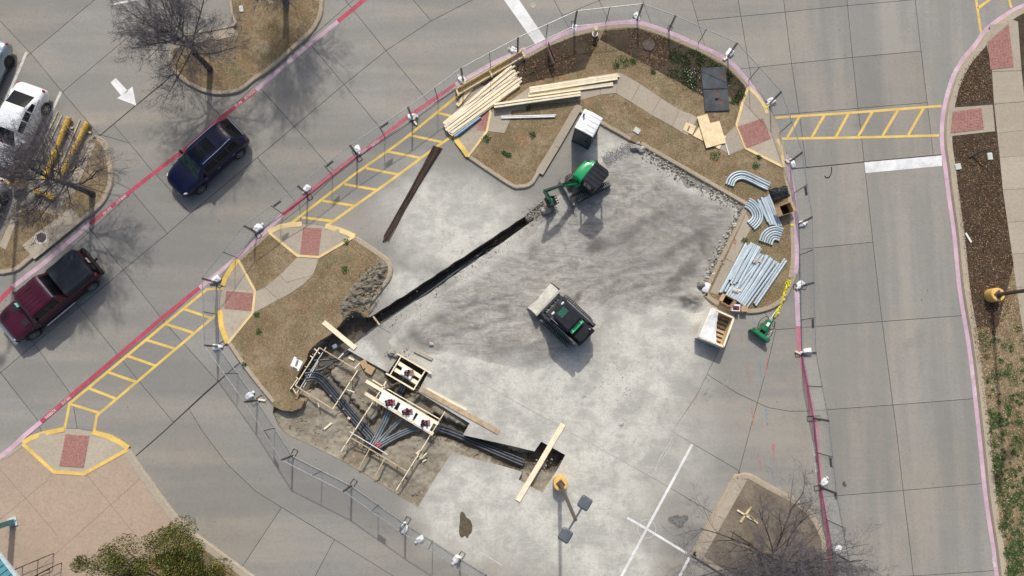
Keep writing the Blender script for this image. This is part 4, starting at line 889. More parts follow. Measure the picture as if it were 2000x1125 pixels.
# --- ground cover
def scatter(name, label, polys, dens, size, cols, mat, z, seed, mask=None, avoid=(), upright=.35, kind='stuff', clump=0.0):
    rg = np.random.RandomState(seed); mb = MB(); k = 0
    for pl in polys:
        pts = px2(pl); xs = [p[0] for p in pts]; ys = [p[1] for p in pts]
        n_ = int(dens*(max(xs)-min(xs))*(max(ys)-min(ys)))
        x = rg.uniform(min(xs), max(xs), n_); y = rg.uniform(min(ys), max(ys), n_)
        ok = inpoly(x, y, pts)
        for a in avoid: ok &= ~inpoly(x, y, px2(a))
        x, y = x[ok], y[ok]
        if clump: 
            f = fbm(x, y, clump, 3, seed); t = rg.uniform(-.35, .35, len(x)); kk = f > t; x, y = x[kk], y[kk]
        for a, b in zip(x, y):
            t = rg.uniform(0, 6.28); s_ = size*rg.uniform(.5, 1.3); h = s_*upright*rg.uniform(.1, 1.2); c, s2_ = math.cos(t)*s_, math.sin(t)*s_
            wv = rg.uniform(.25, .5)
            col = cols[rg.randint(len(cols))]; q = rg.uniform(.75, 1.25); mb.col = (col[0]*q, col[1]*q, col[2]*q)
            mb.add([(a, b, z+.004), (a+c*.5-s2_*wv*.5, b+s2_*.5+c*wv*.5, z+.004+h*.5), (a+c, b+s2_, z+.006+h), (a+c*.5+s2_*wv*.5, b+s2_*.5-c*wv*.5, z+.004+h*.3)], [(0, 1, 2, 3)])
    o = mb.build(name, mat, kind=kind); o['label'] = label; return o
PATHS = [RAMP_TOP, RAMP_LEFT, RAMP_E, [(582,500),(625,503),(619,523),(612,538),(594,556),(560,582),(518,601),(495,612),(500,569)], [(958,222),(1034,170),(1210,141),(1362,230),(1440,244),(1458,292),(1424,306),(1400,296),(1330,262),(1200,186),(1120,200),(1034,210),(1000,218),(985,262),(948,260)],
         [(1118,205),(1140,210),(1052,360),(1038,350)], [(1380,575),(1402,578),(1470,440),(1452,410)], [(46,480),(142,406),(163,432),(70,508)], [(172,276),(194,280),(150,378),(122,398)], [(1350,1083),(1432,932),(1459,934),(1372,1094)],
         [(1365,135),(1416,131),(1425,219),(1374,221)]]
BED_L = [(1003,136),(1030,116),(1072,92),(1120,74),(1164,64),(1169,80),(1157,104),(1142,137),(1090,150),(1020,166),(1006,155)]
BED_R = [(1171,79),(1180,62),(1244,57),(1300,76),(1358,101),(1416,132),(1450,166),(1456,178),(1440,208),(1424,190),(1372,190),(1340,170),(1290,143),(1235,113)]
BED_E1 = [(1920,95),(1931,140),(1934,198),(1862,206),(1866,180),(1880,140),(1900,112)]
BED_E2 = [(1860,270),(1942,264),(1955,372),(1968,470),(1976,520),(1960,560),(1975,600),(1945,640),(1935,690),(1915,730),(1897,640),(1890,562),(1872,420)]
BED_E3 = [(1895,640),(1945,640),(1976,520),(1984,570),(2002,690),(2100,690),(2140,1300),(1985,1300),(1962,1125),(1930,880),(1912,750)]
TAN = [(0.446, 0.347, 0.217), (0.298, 0.223, 0.124), (0.174, 0.124, 0.068), (0.521, 0.415, 0.267), (0.347, 0.236, 0.130), (0.236, 0.186, 0.099)]
scatter('grass', 'dry straw coloured grass blades on the lawns', [GRASS_W, ISLE_N, ISLE_TL, ISLE_L], 420, .055, TAN, 'grass_blades', KZ-.01, 21, avoid=PATHS+[BED_L, BED_R, PIT])
LEAF = [(.12, .065, .035), (.18, .10, .052), (.27, .17, .10), (.06, .036, .022), (.035, .024, .016), (.15, .08, .04), (.36, .25, .15), (.04, .028, .019), (.09, .05, .03)]
surface('bed', px2(BED_L), 'bed_soil', KZ+.004, .05, parent=lawn_n); surface('bed', px2(BED_R), 'bed_soil', KZ+.004, .05, parent=lawn_n)
scatter('leaf_litter', 'brown fallen leaves mulching the island beds', [BED_L, BED_R[:4]+[(1310,100),(1300,148),(1290,143),(1235,113)]], 420, .085, LEAF, 'leaf_litter', KZ+.004, 22, clump=.7)
scatter('leaf_litter', 'brown leaf mulch along the far kerb', [BED_E1, BED_E2], 420, .085, LEAF, 'leaf_litter', KZ-.01, 23)
GRN = [(.055, .11, .03), (.075, .15, .042), (.04, .075, .024), (.10, .17, .058)]
scatter('groundcover', 'dark green groundcover in the island bed', [[(1310,100),(1300,148),(1340,170),(1372,190),(1368,135),(1412,134),(1360,103),(1330,90)], [(1418,140),(1450,168),(1440,205),(1424,188)]], 1000, .10, GRN[:3]+[(.10, .085, .045), (.055, .045, .028), (.03, .025, .018), (.04, .03, .02)], 'grass_blades', KZ+.01, 24, upright=.9, clump=1.2)
scatter('flowers', 'pale blossoms dotted through the groundcover', [[(1328,140),(1362,125),(1368,185),(1345,172)], [(1422,160),(1432,160),(1432,172),(1422,172)]], 26, .07, [(.75, .74, .62), (.8, .8, .72), (.55, .62, .38)], 'grass_blades', KZ+.10, 25, upright=.1)
surface('bed', px2(BED_E3), 'dormant_grass', KZ-.005, .02, parent=east)
scatter('grass', 'sparse dry grass on the far strip', [BED_E3], 260, .09, TAN, 'grass_blades', KZ-.005, 26)
def weeds(name, label, spots, seed, parent=None, z=KZ, ls=1.0):
    rg = random.Random(seed); mb = MB()
    for u, v, r_ in spots:
        c = P(u, v)
        for _ in range(int((26+190*(r_*PX)**1.2)/ls**1.3)):
            t = rg.uniform(0, 6.28); d = r_*PX*rg.random()**.6; s_ = rg.uniform(.05, .13)*ls; a = rg.uniform(0, 6.28)
            x, y = c.x+d*math.cos(t), c.y+d*math.sin(t); col = rg.choice(GRN); mb.col = tuple(q*rg.uniform(.8, 1.3) for q in col); h = rg.uniform(.02, .10)*ls
            ca_, sa_ = math.cos(a)*s_, math.sin(a)*s_
            mb.add([(x, y, z), (x+ca_*.5-sa_*.3, y+sa_*.5+ca_*.3, z+h), (x+ca_, y+sa_, z+h*.8), (x+ca_*.5+sa_*.3, y+sa_*.5-ca_*.3, z+h*.6)], [(0, 1, 2, 3)])
    o = mb.build(name, 'foliage', kind='stuff'); o['label'] = label
weeds('weeds', 'green weed tufts in the brown lawns', [(1215,122,14),(1236,122,8),(1203,130,7),(1275,142,5),(1396,306,10),(1475,325,7),(1480,308,5),(950,272,9),(1040,266,7),(1032,214,6),(675,527,7),(678,473,6),(503,615,5),(508,648,5),(993,305,6),(1040,145,5),(480,712,4),(1430,200,6),(1448,190,7),(1452,470,5),(985,300,6)], 31, ls=.75)
rg = random.Random(5); sp = []
for i in range(330):
    v = rg.uniform(640, 1135); lo = 1905+(v-700)*.128+8; hi = 2004
    if rg.random() < .25+.75*min(1, max(0, (v-640)/220)): sp.append((lo+(hi-lo)*rg.random()**(1.5 if v > 800 else .9), v, rg.choice((2, 3, 4, 6, 9, 12))))
weeds('weeds', 'green winter weeds covering the far strip', sp, 32, z=KZ-.01, ls=.5)
# ================================================================ SITE THINGS
# --- temporary chain-link fence: one panel mesh set, copied along the survey points
FH = 1.83
def fence_meshes():
    mb = MB(); r_ = .021
    for a, b in (((0, 0, .12), (1, 0, .12)), ((0, 0, FH), (1, 0, FH))): pass
    return mb
def make_panel(A, B, label, mid=True, sign=False):
    d = B-A; L_ = d.length; t = thing('fence_panel', label, 'fence panel', A, math.atan2(d.y, d.x), 'temporary chain-link fence panels round the site')
    for z in (.10, FH): MB().tube([(0.02, 0, z), (L_-.02, 0, z)], .02, 6).build('rail', 'galvanised', t)
    for x in ([.03, L_/2, L_-.03] if mid else [.03, L_-.03]): MB().tube([(x, 0, .02), (x, 0, FH+.02)], .024 if x != L_/2 else .019, 6).build('post', 'dark_steel', t)
    w_ = MB(); s_ = .075; n_ = int((L_+FH)/s_)
    for sg in (1, -1):
        for i in range(n_):
            x0 = i*s_-FH if sg > 0 else i*s_; z0 = .1; x1 = x0+sg*(FH-.1); z1 = FH
            xa, za, xb, zb = x0, z0, x1, z1
            def clip(xx, x0=x0, z0=z0, x1=x1, z1=z1): return z0+(xx-x0)/(x1-x0)*(z1-z0)
            if sg > 0:
                if xa < 0: za = clip(0); xa = 0
                if xb > L_: zb = clip(L_); xb = L_
                if xa >= xb: continue
            else:
                if xa > L_: za = clip(L_); xa = L_
                if xb < 0: zb = clip(0); xb = 0
                if xb >= xa: continue
            e = .0014
            w_.add([(xa, -e, za), (xa, e, za-e), (xa, e, za+e), (xb, -e, zb), (xb, e, zb-e), (xb, e, zb+e)], [(0, 1, 4, 3), (1, 2, 5, 4), (2, 0, 3, 5)])
    w_.build('chain_link', 'wire_grey', t)
    if sign: MB().box((L_*.5+.28 if mid else L_*.5, -.03, FH-.22), (.46, .012, .28)).build('sign_plate', 'lamp_grey', t)
    f = MB(); f.tube([(.05, -.34, .025), (-.12, -.34, .025), (-.12, .34, .025), (.12, .34, .025), (.12, -.34, .025), (.05, -.34, .025)], .017, 6, False)
    f.build('foot', 'dark_steel', t)
    return t
def fence_run(pts, where, mids=None, signs=()):
    for i in range(len(pts)-1):
        make_panel(P(*pts[i]), P(*pts[i+1]), f'chain-link fence panel, {ORD[i]} {where}', True if mids is None else mids[i], i in signs)
fence_run([(423,552),(501,454),(601,380),(698,304),(806,233),(905,160),(1011,103),(1121,53),(1244,40)], 'going up along the red stripe from the lawn tip', signs=(1, 2, 3))
fence_run([(1244,40),(1305,62),(1420,113),(1502,204),(1541,317),(1559,438),(1562,560),(1565.5,691),(1589,817),(1603,952),(1626,1078),(1650,1200)], 'going clockwise along the pink kerb from its top', [False]+[True]*10, signs=(4, 6, 8))
fence_run([(423,552),(428,677),(503,782),(572,890),(687,948),(792,1022),(898.5,1090),(1000,1152)], 'going down past the pit from the lawn tip', signs=(2, 4))
# --- sandbags on the feet
def sandbag(p, rz, s_, label, seed):
    rg = random.Random(seed); mb = MB(); n_, m_ = 14, 9; rows = []; ph = rg.uniform(0, 6)
    for i in range(m_):
        v = math.pi*i/(m_-1)-math.pi/2; row = []
        for j in range(n_):
            u_ = 2*math.pi*j/n_; cx_ = math.copysign(abs(math.cos(u_))**.6, math.cos(u_)); sy = math.copysign(abs(math.sin(u_))**.6, math.sin(u_)); cr = math.cos(v)**.6 if abs(v) < 1.56 else 0
            k = 1+.10*math.sin(3*u_+ph)+.06*math.sin(5*u_+2*v)+rg.uniform(-.04, .04)
            row.append((.26*s_*cr*cx_*k, .19*s_*cr*sy*k, .10*s_*(1+math.sin(v))*(1+.15*math.sin(2*u_+ph))))
        rows.append(row)
    mb.grid(rows, True)
    o = thing('sandbag', label, 'sandbag', p, rz, 'white sandbags weighting the fence feet')
    mb.build('sack', 'sandbag_white', o, smooth=True)
    nk = MB(); q = Vector((.25*s_, .02, .09*s_)); nk.lathe([(.03, 0), (.055, .05), (.085, .09), (.04, .12)], 9, Matrix.Translation(q) @ Matrix.Rotation(R(75), 4, 'Y')); nk.build('tied_neck', 'sandbag_white', o)
BAGS = [(423,546,'at the lawn tip corner post'),(505,446,'by the upper brick ramp of the lawn'),(600,369,'by the middle of the upper crosswalk'),(699,292,'on the fire lane lettering'),(805,229,'beside the upper crosswalk end'),(903,157,'at the end of the wooden trough'),(1004,99,'beside the fresh lumber trough top'),
        (1122,56,'left of the short valve post'),(1243,33,'at the very top of the fence loop'),(1424,105,'on the kerb above the steel plates'),(1505,199,'by the yellow strap near the crosswalk'),(1547,321,'on the kerb below the far crosswalk'),(1565,438,'by the yellow strap beside the cardboard box'),(1562,556,'by the caution tape'),
        (1575,687,'with a wooden block beside it on the red stripe'),(1608,941,'below the red lettering at the lower right'),(1636,1072,'under the spreading bare tree'),(424,678,'below the left brick ramp'),(488,773,'where the lawn kerb ends'),(790,1032,'left of the wet stain'),(821,1052,'lying alone between two fence feet'),(892,1091,'lowest on the long lower fence')]
for i, (u, v, wh) in enumerate(BAGS): sandbag(P(u, v), rnd.uniform(0, 6.28), rnd.uniform(.78, 1.0), 'plump white sandbag '+wh, 100+i)
# yellow straps and blocks at the feet
for (a, b, wh) in (((1494,211),(1509,202),'near the far crosswalk'),((1544,440),(1560,437),'beside the cardboard box')):
    tag(MB().beam(P(*a, KZ+.03), P(*b, .06), .10, .03).build('strap', 'tape_yellow'), 'yellow strap over the pink kerb '+wh, 'strap')
for (a, b, wh) in (((1553,686),(1564,691),'by the sandbag on the red stripe'),((505,780),(519,782),'where the lawn kerb ends'),((809,237),(814,244),'beside the upper crosswalk'),((1534,312),(1541,318),'on the kerb below the far crosswalk'),((1413,117),(1421,112),'on the kerb above the steel plates')):
    z = KZ if 'kerb' in wh and 'ends' not in wh else 0
    tag(MB().beam(P(*a, z+.05), P(*b, z+.05), .10, .09).build('wood_block', 'fresh_lumber'), 'short wooden block at a fence foot '+wh, 'wood block', 'wood blocks at the fence feet')

# --- lumber
def board(a, b, wd, th, z, mat, label, group, name='board', za=None, zb=None, tw=0.0):
    A, B = P(*a, z if za is None else za), P(*b, z if zb is None else zb)
    return tag(MB().beam(A, B, wd, th, twist=tw).build(name, mat), label, 'board', group)
rg = random.Random(3)
lefts = [(866,241),(868,246),(868,251),(872,256),(876,260),(880,263)]; rights = [(999,131),(1006,136),(1010,142),(1013,149),(1017,155),(1021,163)]
k = 0
for layer, cnt in ((0, 11), (1, 8), (2, 6)):
    for i in range(cnt):
        t = min(1, (i+.5*(layer % 2))/(cnt-.5)); q = min(4.999, t*5); j = int(q); f = q-j
        a = lerp(lefts[j], lefts[j+1], f); b = lerp(rights[j], rights[j+1], f)
        sh = rg.uniform(-.06, .10) if layer else rg.uniform(-.02, .03); d = (b[0]-a[0], b[1]-a[1]); e0 = rg.uniform(-.01, .05); e1 = rg.uniform(-.03, .05)
        a = (a[0]+d[0]*e0+rg.uniform(-2, 2), a[1]+d[1]*e0+rg.uniform(-2, 2)); b = (b[0]-d[0]*e1+rg.uniform(-2, 2), b[1]-d[1]*e1+rg.uniform(-2, 2))
        board(a, b, rg.choice((.09, .14, .14)), .042, KZ+.04+layer*.048, 'fresh_lumber', 'pale fresh board in the splayed stack over the ramp', 'boards of the splayed stack over the ramp')
for i in range(3):
    for j in range(2): board((1034,172+i*4),(1206,146+i*4), .10, .085, KZ+.06+j*.09, 'fresh_lumber', 'long pale beam in the upper bundle on the footpath', 'beams of the upper bundle on the footpath')
board((1150,153),(1210,149), .10, .085, KZ+.06, 'fresh_lumber', 'beam end sticking out past the upper bundle', 'beams of the upper bundle on the footpath')
for i in range(2): board((1032,184+i*4),(1197,162+i*4), .10, .085, KZ+.06, 'fresh_lumber', 'long pale beam lying below the upper bundle', 'two beams below the upper bundle')
for i in range(2):
    for j in range(4): board((965,205+i*4+rg.uniform(-1,1)),(1134,181+i*4), .14, .085, KZ+.06+j*.09, 'fresh_lumber', 'long pale beam in the tall lower bundle', 'beams of the tall lower bundle on the footpath')
for i in range(2): tag(MB().tube([P(979,228+i*3, KZ+.05), P(1086-i*2,225+i*3, KZ+.05)], .042, 10).build('pole', 'pvc_white', smooth=True), 'long white plastic pole on the lawn by the lumber', 'pole', 'two white poles on the lawn')
for i in range(3): tag(MB().tube([P(884+i*3,264+i*3-(i == 2)*4, KZ+.06), P(933+i*3,227+i*3-(i == 2)*4, KZ+.06)], .05, 10).build('pipe', 'pvc_blue', smooth=True), 'short blue pipe beside the splayed lumber stack', 'pipe', 'blue pipes by the lumber stack')
# wooden trough along the fence
t = thing('wooden_trough', 'long pale wooden formwork trough beside the lumber stack', 'formwork', P(957,141))
o0 = P(957,141)
def rel(u, v, z): return P(u, v, z)-o0
MB().beam(rel(892,174,.22), rel(1022,99,.22), .045, .26).build('side_board', 'yellow_lumber', t); MB().beam(rel(896,186,.22), rel(1026,110,.22), .045, .26).build('side_board', 'yellow_lumber', t)
MB().beam(rel(894,180,.11), rel(1024,105,.11), .36, .02).build('bottom_board', 'old_lumber', t)
for u, v in ((893,179),(958,142),(1022,105)):
    for s_ in (-1, 1): MB().beam(rel(u+s_*2.5, v+s_*7, .0), rel(u+s_*2.5, v+s_*7, .48), .09, .09, (1, 0, 0)).build('leg', 'yellow_lumber', t)
    MB().beam(rel(u-3, v-8, .42), rel(u+3, v+8, .42), .09, .04).build('cross_piece', 'yellow_lumber', t)
tag(MB().beam(P(893,206,KZ+.04), P(921,172,KZ+.04), .22, .03).build('board', 'plywood'), 'short orange board on the ramp beside the trough', 'board')
# planks by the pit
board((824,761),(974,844), .26, .045, .03, 'old_lumber', 'wide plank lying beside the pit edge', 'planks beside the pit edge'); board((834,759),(912,801), .12, .045, .03, 'fresh_lumber', 'narrow plank lying along the wide pit edge plank', 'planks beside the pit edge')
board((1100,828),(1011,978), .27, .045, .045, 'fresh_lumber', 'long plank laid across the small eastern pit', None); board((632,629),(694,680), .25, .045, KZ+.03, 'fresh_lumber', 'short wide plank bridging the dark trench', None, za=KZ+.03, zb=.05)
board((729,618),(742,635), .09, .04, .0, 'old_lumber', 'narrow stick propped across the trench by the slab tip', None, za=-.05, zb=.03)
# plywood
def ply(q, z, label, th=.019, mat='plywood', name='plywood_sheet', cat='plywood'):
    return tag(MB().prism([P2(p) for p in q], z, z+th).build(name, mat), label, cat, 'plywood pieces on the footpath')
ply([(1352,267),(1366,246),(1417,268),(1403,293)], KZ+.012, 'lowest plywood sheet, its corners showing under the others')
ply([(1382,243.6),(1403,238.6),(1416,281.5),(1395,286)], KZ+.06, 'pale plywood sheet on the right of the pile'); ply([(1359,231),(1379,225.5),(1398,286),(1377,292)], KZ+.10, 'tall pale plywood sheet on top of the pile')
dd = ply([(1332.5,256),(1339,240.5),(1358,248),(1351,265)], KZ+.012, 'small plywood piece with a slot at the left of the pile')
MB().prism([P2(p) for p in [(1340,258),(1344,247),(1347,248),(1343,259)]], KZ+.032, KZ+.0335).build('slot', 'brick_mortar', None)
sl_ = bpy.data.objects['slot']; sl_.parent = dd; sl_.location = sl_.location-dd.location
tag(MB().beam(P(1416,276,KZ+.03), P(1424,303,KZ+.03), .05, .03).build('stick', 'pvc_white'), 'thin white stick beside the plywood pile', 'stick')
# rebar bundle
rg = random.Random(9)
for i in range(22):
    t_ = i/21; a = lerp((847,284),(864,290), t_); b = lerp((748,474),(758,466), rg.random()); b = (b[0]+rg.uniform(-4, 4), b[1]+rg.uniform(-10, 6)); lay = rg.randint(0, 2)
    tag(MB().tube([P(*a, .03+.025*lay), P(*lerp(a, b, .5), .03+.025*lay+.02), P(*b, .03)], .013+.006*rg.random(), 6).build('rebar', 'rebar_rust'), 'dark rusty reinforcing bar in the long bundle', 'rebar', 'reinforcing bars in one long bundle')
# steel cover plates over the vault
t = thing('vault_cover', 'two dark rusty steel plates covering a vault', 'cover plate', P(1395,177,KZ)); o0 = P(1395,177,KZ)
for q in ([(1367,136),(1414,133),(1418.5,175.5),(1371,176.5)], [(1371.5,178),(1419,177),(1423.5,218),(1375,220)]):
    MB().prism([(P(*p)-o0).xy[:] for p in q], .02, .075).build('plate', 'steel_plate', t)
MB().prism([(P(*p)-o0).xy[:] for p in [(1394,194),(1401,194),(1401,199),(1394,199)]], .076, .081).build('lifting_pocket', 'hole_black', t)
for c_, ru, rv, s_ in (((1405,200),5,9,1),((1398,184),6,4,2),((1408,150),4,7,3)):
    m = splat('rust', c_, ru, rv, 'rust_patch', None, KZ+.0785, seed=s_); m.parent = t; m.location = m.location-o0

# --- conduit piles on the south lawn
def pipe(a, b, r_, z, label, grp, mat='conduit_grey', pts=None, name='conduit'):
    ps = [P(*q, z) for q in (pts or [a, b])]
    o = MB().tube(ps, r_, 10).build(name, mat, smooth=True); tag(o, label, 'pipe', grp)
    for e, f in ((ps[0], ps[1]), (ps[-1], ps[-2])):
        d = (e-f).normalized(); MB().tube([e-o.location.copy()+d*.001, e-o.location+d*.004], r_*.82, 10).build('open_end', 'hole_black', o)
    return o
rg = random.Random(17); GB = 'straight grey conduits in the big lawn pile'
for i in range(9):                                          # light group, left
    t_ = i/8; a = lerp((1457,476),(1484,490), t_); b = lerp((1405,566),(1432,582), t_); e = rg.uniform(-4, 5)
    pipe((a[0]+e*.5, a[1]-e), (b[0]+rg.uniform(-2, 2), b[1]+rg.uniform(-5, 6)), .062, KZ+.065, 'pale grey conduit in the left half of the big pile', GB)
for i in range(6):
    t_ = i/5; a = lerp((1468,474),(1484,482), t_); b = lerp((1424,552),(1440,560), t_)
    pipe(a, (b[0]+rg.uniform(-4, 4), b[1]+rg.uniform(-8, 8)), .062, KZ+.18, 'pale grey conduit on top of the left half', GB)
for i in range(11):
    t_ = i/10; a = lerp((1482,492),(1521,513), t_); b = lerp((1421,577),(1456,601), t_)
    pipe((a[0], a[1]+rg.uniform(-4, 4)), (b[0], b[1]+rg.uniform(-5, 3)), .068, KZ+.07, 'grey conduit in the right half of the big pile', GB)
for i in range(6):
    t_ = i/5; a = lerp((1492,500),(1513,510), t_); b = lerp((1437,586),(1453,598), t_)
    pipe((a[0]+rg.uniform(-2, 2), a[1]+rg.uniform(-5, 5)), b, .068, KZ+.20, 'grey conduit on top of the right half', GB)
for i in range(2): pipe((1533+i*3,505+i*4), (1473+i*3,593+i*4), .062, KZ+.065, 'pale conduit lying apart at the right of the pile', 'two conduits lying apart from the pile')
tag(MB().beam(P(1471,507,KZ+.30), P(1487,511,KZ+.30), .09, .04).build('wood_block', 'old_lumber'), 'short batten laid across the top of the conduits', 'wood block'); tag(MB().beam(P(1431,563,KZ+.30), P(1448,568,KZ+.30), .09, .04).build('wood_block', 'fresh_lumber'), 'short batten laid across the lower conduits', 'wood block')
for i in range(7):                                          # upper straight bundle
    a = (1480+i*3.4, 390-i*1.5+rg.uniform(-2, 3)); b = (1500+i*4.3, 436+i*1.3+rg.uniform(-3, 3)); 
    pipe(a, b, .062, KZ+.065, 'short grey conduit in the bundle beside the black sheet', 'short conduits beside the black sheet')
def elbow(ctrl, off, z, label, grp, r_=.055):
    c = smoothline(ctrl, 5); w_ = offset2([P2(p) for p in c], off)
    ps = [Vector((x, y, z)) for x, y in w_]; o = MB().tube(ps, r_, 9).build('conduit_bend', 'conduit_grey', smooth=True); tag(o, label, 'pipe', grp)
for i in range(4): elbow([(1416,361),(1421,349),(1432,340),(1447,337),(1462,341),(1485,352),(1502,360)], -.135*i+(.0 if i < 3 else .02), KZ+.06+.03*(i % 2), 'curved grey conduit bend with a long straight leg', 'conduit bends with long legs')
for i in range(5): elbow([(1459,393),(1470,400),(1479,412),(1482,425),(1478,436),(1468,446)], .12-.125*i, KZ+.06+.02*(i % 2), 'short grey conduit bend curving beside the kerb corner', 'conduit bends beside the kerb corner')
for i in range(6): elbow([(1483,472),(1488,459),(1498,450),(1512,446),(1527,451)], -.13*i+.05, KZ+.06+.02*(i % 2), 'arched grey conduit bend above the big pile', 'arched conduit bends above the big pile')
# boxes
def carton(c, d, rz, z, label, open_=True, mat='cardboard'):
    t = thing('cardboard_box', label, 'box', (*P2(c), z), rz); x, y, h = d; th = .012
    for s_ in (-1, 1):
        MB().box((s_*(x/2), 0, h/2), (th, y, h)).build('side', mat, t); MB().box((0, s_*(y/2), h/2), (x-th, th, h)).build('side', mat, t)
    MB().box((0, 0, .01), (x-th, y-th, .012)).build('bottom', 'hole_black' if open_ else mat, t)
    if open_:
        for s_ in (-1, 1):
            M_ = Matrix.Translation((s_*x/2, 0, h)) @ Matrix.Rotation(s_*R(35), 4, 'Y'); f = MB(); f.box((0, 0, 0), (x*.42, y*.96, .006)); f.v = [tuple(M_ @ (Vector(p)+Vector((s_*x*.21, 0, 0)))) for p in f.v]; f.build('flap', mat, t)
    else: MB().box((0, 0, h), (x+.004, y+.004, .012)).build('lid', mat, t)
    return t
carton((1527,413), (.62, .52, .55), R(20), KZ, 'open brown cardboard box with dark inside by the pink kerb'); carton((1417,589), (.50, .42, .38), R(-30), KZ, 'open brown box beside the lower end of the conduits')
carton((1450,604), (.34, .30, .25), R(-3), KZ, 'small closed brown box on the lobe kerb', False)
t = thing('crate_box', 'small white box with red and black contents on the kerb', 'box', (*P2((1433,602)), KZ), R(-5)); MB().box((0, 0, .14), (.44, .36, .28)).build('side', 'pvc_white', t); MB().box((0, -.02, .285), (.34, .22, .012)).build('contents', 'sign_maroon', t); MB().box((-.05, -.06, .295), (.15, .10, .012)).build('contents', 'black_plastic', t)
carton((711,711), (.30, .42, .25), R(28), -.26, 'closed brown box on the pit floor by the slab', False); carton((722,722), (.42, .40, .24), R(-30), -.26, 'squat brown box on the pit floor right of another', False)
t = carton((588,777), (.36, .32, .22), R(-25), -.25, 'small open brown box in the pit corner by the lawn')
# black plastic sheet
rgx = random.Random(4); mb = MB(); A = [P(1499,371), P(1533,364), P(1541,383), P(1510,399)]; rows = []
for i in range(13):
    row = []
    for j in range(11):
        s_, t_ = i/12, j/10; p = A[0]*(1-s_)*(1-t_)+A[1]*s_*(1-t_)+A[2]*s_*t_+A[3]*(1-s_)*t_
        e = math.sin(math.pi*min(1, max(0, s_)))*math.sin(math.pi*t_); p = p+Vector((rgx.uniform(-.03, .03), rgx.uniform(-.03, .03), KZ+.02+.30*e**.5+.09*noise.noise(p*3)+rgx.uniform(0, .02))); row.append(p)
    rows.append(row)
mb.grid(rows); tag(mb.build('plastic_sheet', 'black_plastic'), 'crumpled black plastic sheet over a lump on the lawn', 'plastic sheet')
# caution tape
rgt = random.Random(8); mb = MB(); ctr = smoothline([(1541,548),(1537,560),(1531,575),(1526,590),(1520,605),(1512,620)], 5)
for k in range(8):
    pts = [P(u+rgt.uniform(-4, 4)*(1-i/len(ctr)*.6), v+rgt.uniform(-2, 2), .03+KZ*max(0, 1-i/14)+rgt.uniform(0, .14)) for i, (u, v) in enumerate(ctr)]
    mb.grid([[p, p+Vector((.07*math.cos(i*1.7+k), .05*math.sin(i+k), .02*math.sin(i*2.1)))] for i, p in enumerate(pts)])
tag(mb.build('caution_tape', 'tape_yellow'), 'tangled yellow caution tape trailing over the kerb', 'tape')
# --- wooden crate with torn wrap
c0 = [P(1390,603), P(1432,622), P(1414,676), P(1367,658)]; H = .85
q = [P(1390,602,H), P(1433,621,H), P(1413,677,H), P(1366,658,H)]; q0 = [Vector((p.x, p.y, 0)) for p in q]; ctr = sum(q0, Vector())/4
t = thing('shipping_crate', 'open wooden crate half covered in torn white wrap', 'crate', ctr)
for i in range(4):
    a, b = q0[i]-ctr, q0[(i+1) % 4]-ctr
    MB().beam(a+Vector((0, 0, H/2)), b+Vector((0, 0, H/2)), .03, H).build('side', 'plywood', t)
    MB().beam(a+Vector((0, 0, H)), b+Vector((0, 0, H)), .09, .05).build('rim', 'fresh_lumber', t)
for i in range(7):
    s_ = (i+.5)/7; a = (q0[0]*(1-s_)+q0[3]*s_)-ctr; b = (q0[1]*(1-s_)+q0[2]*s_)-ctr
    MB().beam(a+Vector((0, 0, .12)), b+Vector((0, 0, .12)), .13, .03).build('slat', 'old_lumber', t)
mb = MB(); rows = []; rgw = random.Random(2)
for i in range(12):
    row = []
    for j in range(9):
        s_, t_ = i/11, j/8*(.30+.40*i/11); p = (q0[0]*(1-s_)+q0[3]*s_)*(1-t_)+(q0[1]*(1-s_)+q0[2]*s_)*t_-ctr
        row.append(p+Vector((rgw.uniform(-.02, .02), rgw.uniform(-.02, .02), H+.03-.25*(j/8)**2*math.sin(math.pi*s_)*.8+rgw.uniform(-.03, .03))))
    rows.append(row)
mb.grid(rows)
out = [[(q0[0]*(1-i/11)+q0[3]*(i/11)-ctr)*1.06+Vector((0, 0, z)) for i in range(12)] for z in (.15, .5, H+.03)]; mb.grid(out)
out = [[(q0[3]*(1-i/11)+q0[2]*(i/11)-ctr)*1.06+Vector((0, 0, z)) for i in range(12)] for z in (.15, .5, H+.02)]; mb.grid(out)
mb.build('wrap', 'shrink_wrap', t, smooth=True)
# --- portable toilet
HT = 2.3; q = [P(1142,212,HT), P(1178,230.5,HT), P(1158,267,HT), P(1122.5,248,HT)]; ctr = sum(q, Vector())/4; ax = (q[2]-q[1]); rz = math.atan2(ax.y, ax.x)
W_, D_ = ((q[2]-q[1]).length+(q[3]-q[0]).length)/2, ((q[1]-q[0]).length+(q[2]-q[3]).length)/2
t = thing('portable_toilet', 'white roofed dark grey portable toilet on the concrete', 'toilet', (ctr.x, ctr.y, 0), rz)
MB().box((0, 0, .07), (W_*.98, D_*.98, .14)).build('base', 'machine_dark', t)
for sx in (-1, 1):
    MB().box((sx*(W_/2-.06), 0, 1.12), (.04, D_-.12, 1.98)).build('wall', 'toilet_grey', t); MB().box((0, sx*(D_/2-.06), 1.12), (W_-.16, .04, 1.98)).build('wall', 'toilet_grey', t)
    for sy in (-1, 1): MB().box((sx*(W_/2-.05), sy*(D_/2-.05), 1.12), (.07, .07, 2.0)).build('corner_post', 'machine_dark', t)
d_ = MB().box((W_/2-.03, 0, 1.08), (.03, D_*.62, 1.8)).build('door', 'toilet_grey', t); MB().box((.0+W_/2, D_*.22, 1.05), (.03, .10, .16)).build('handle', 'machine_dark', d_)
roof = MB(); rows = []
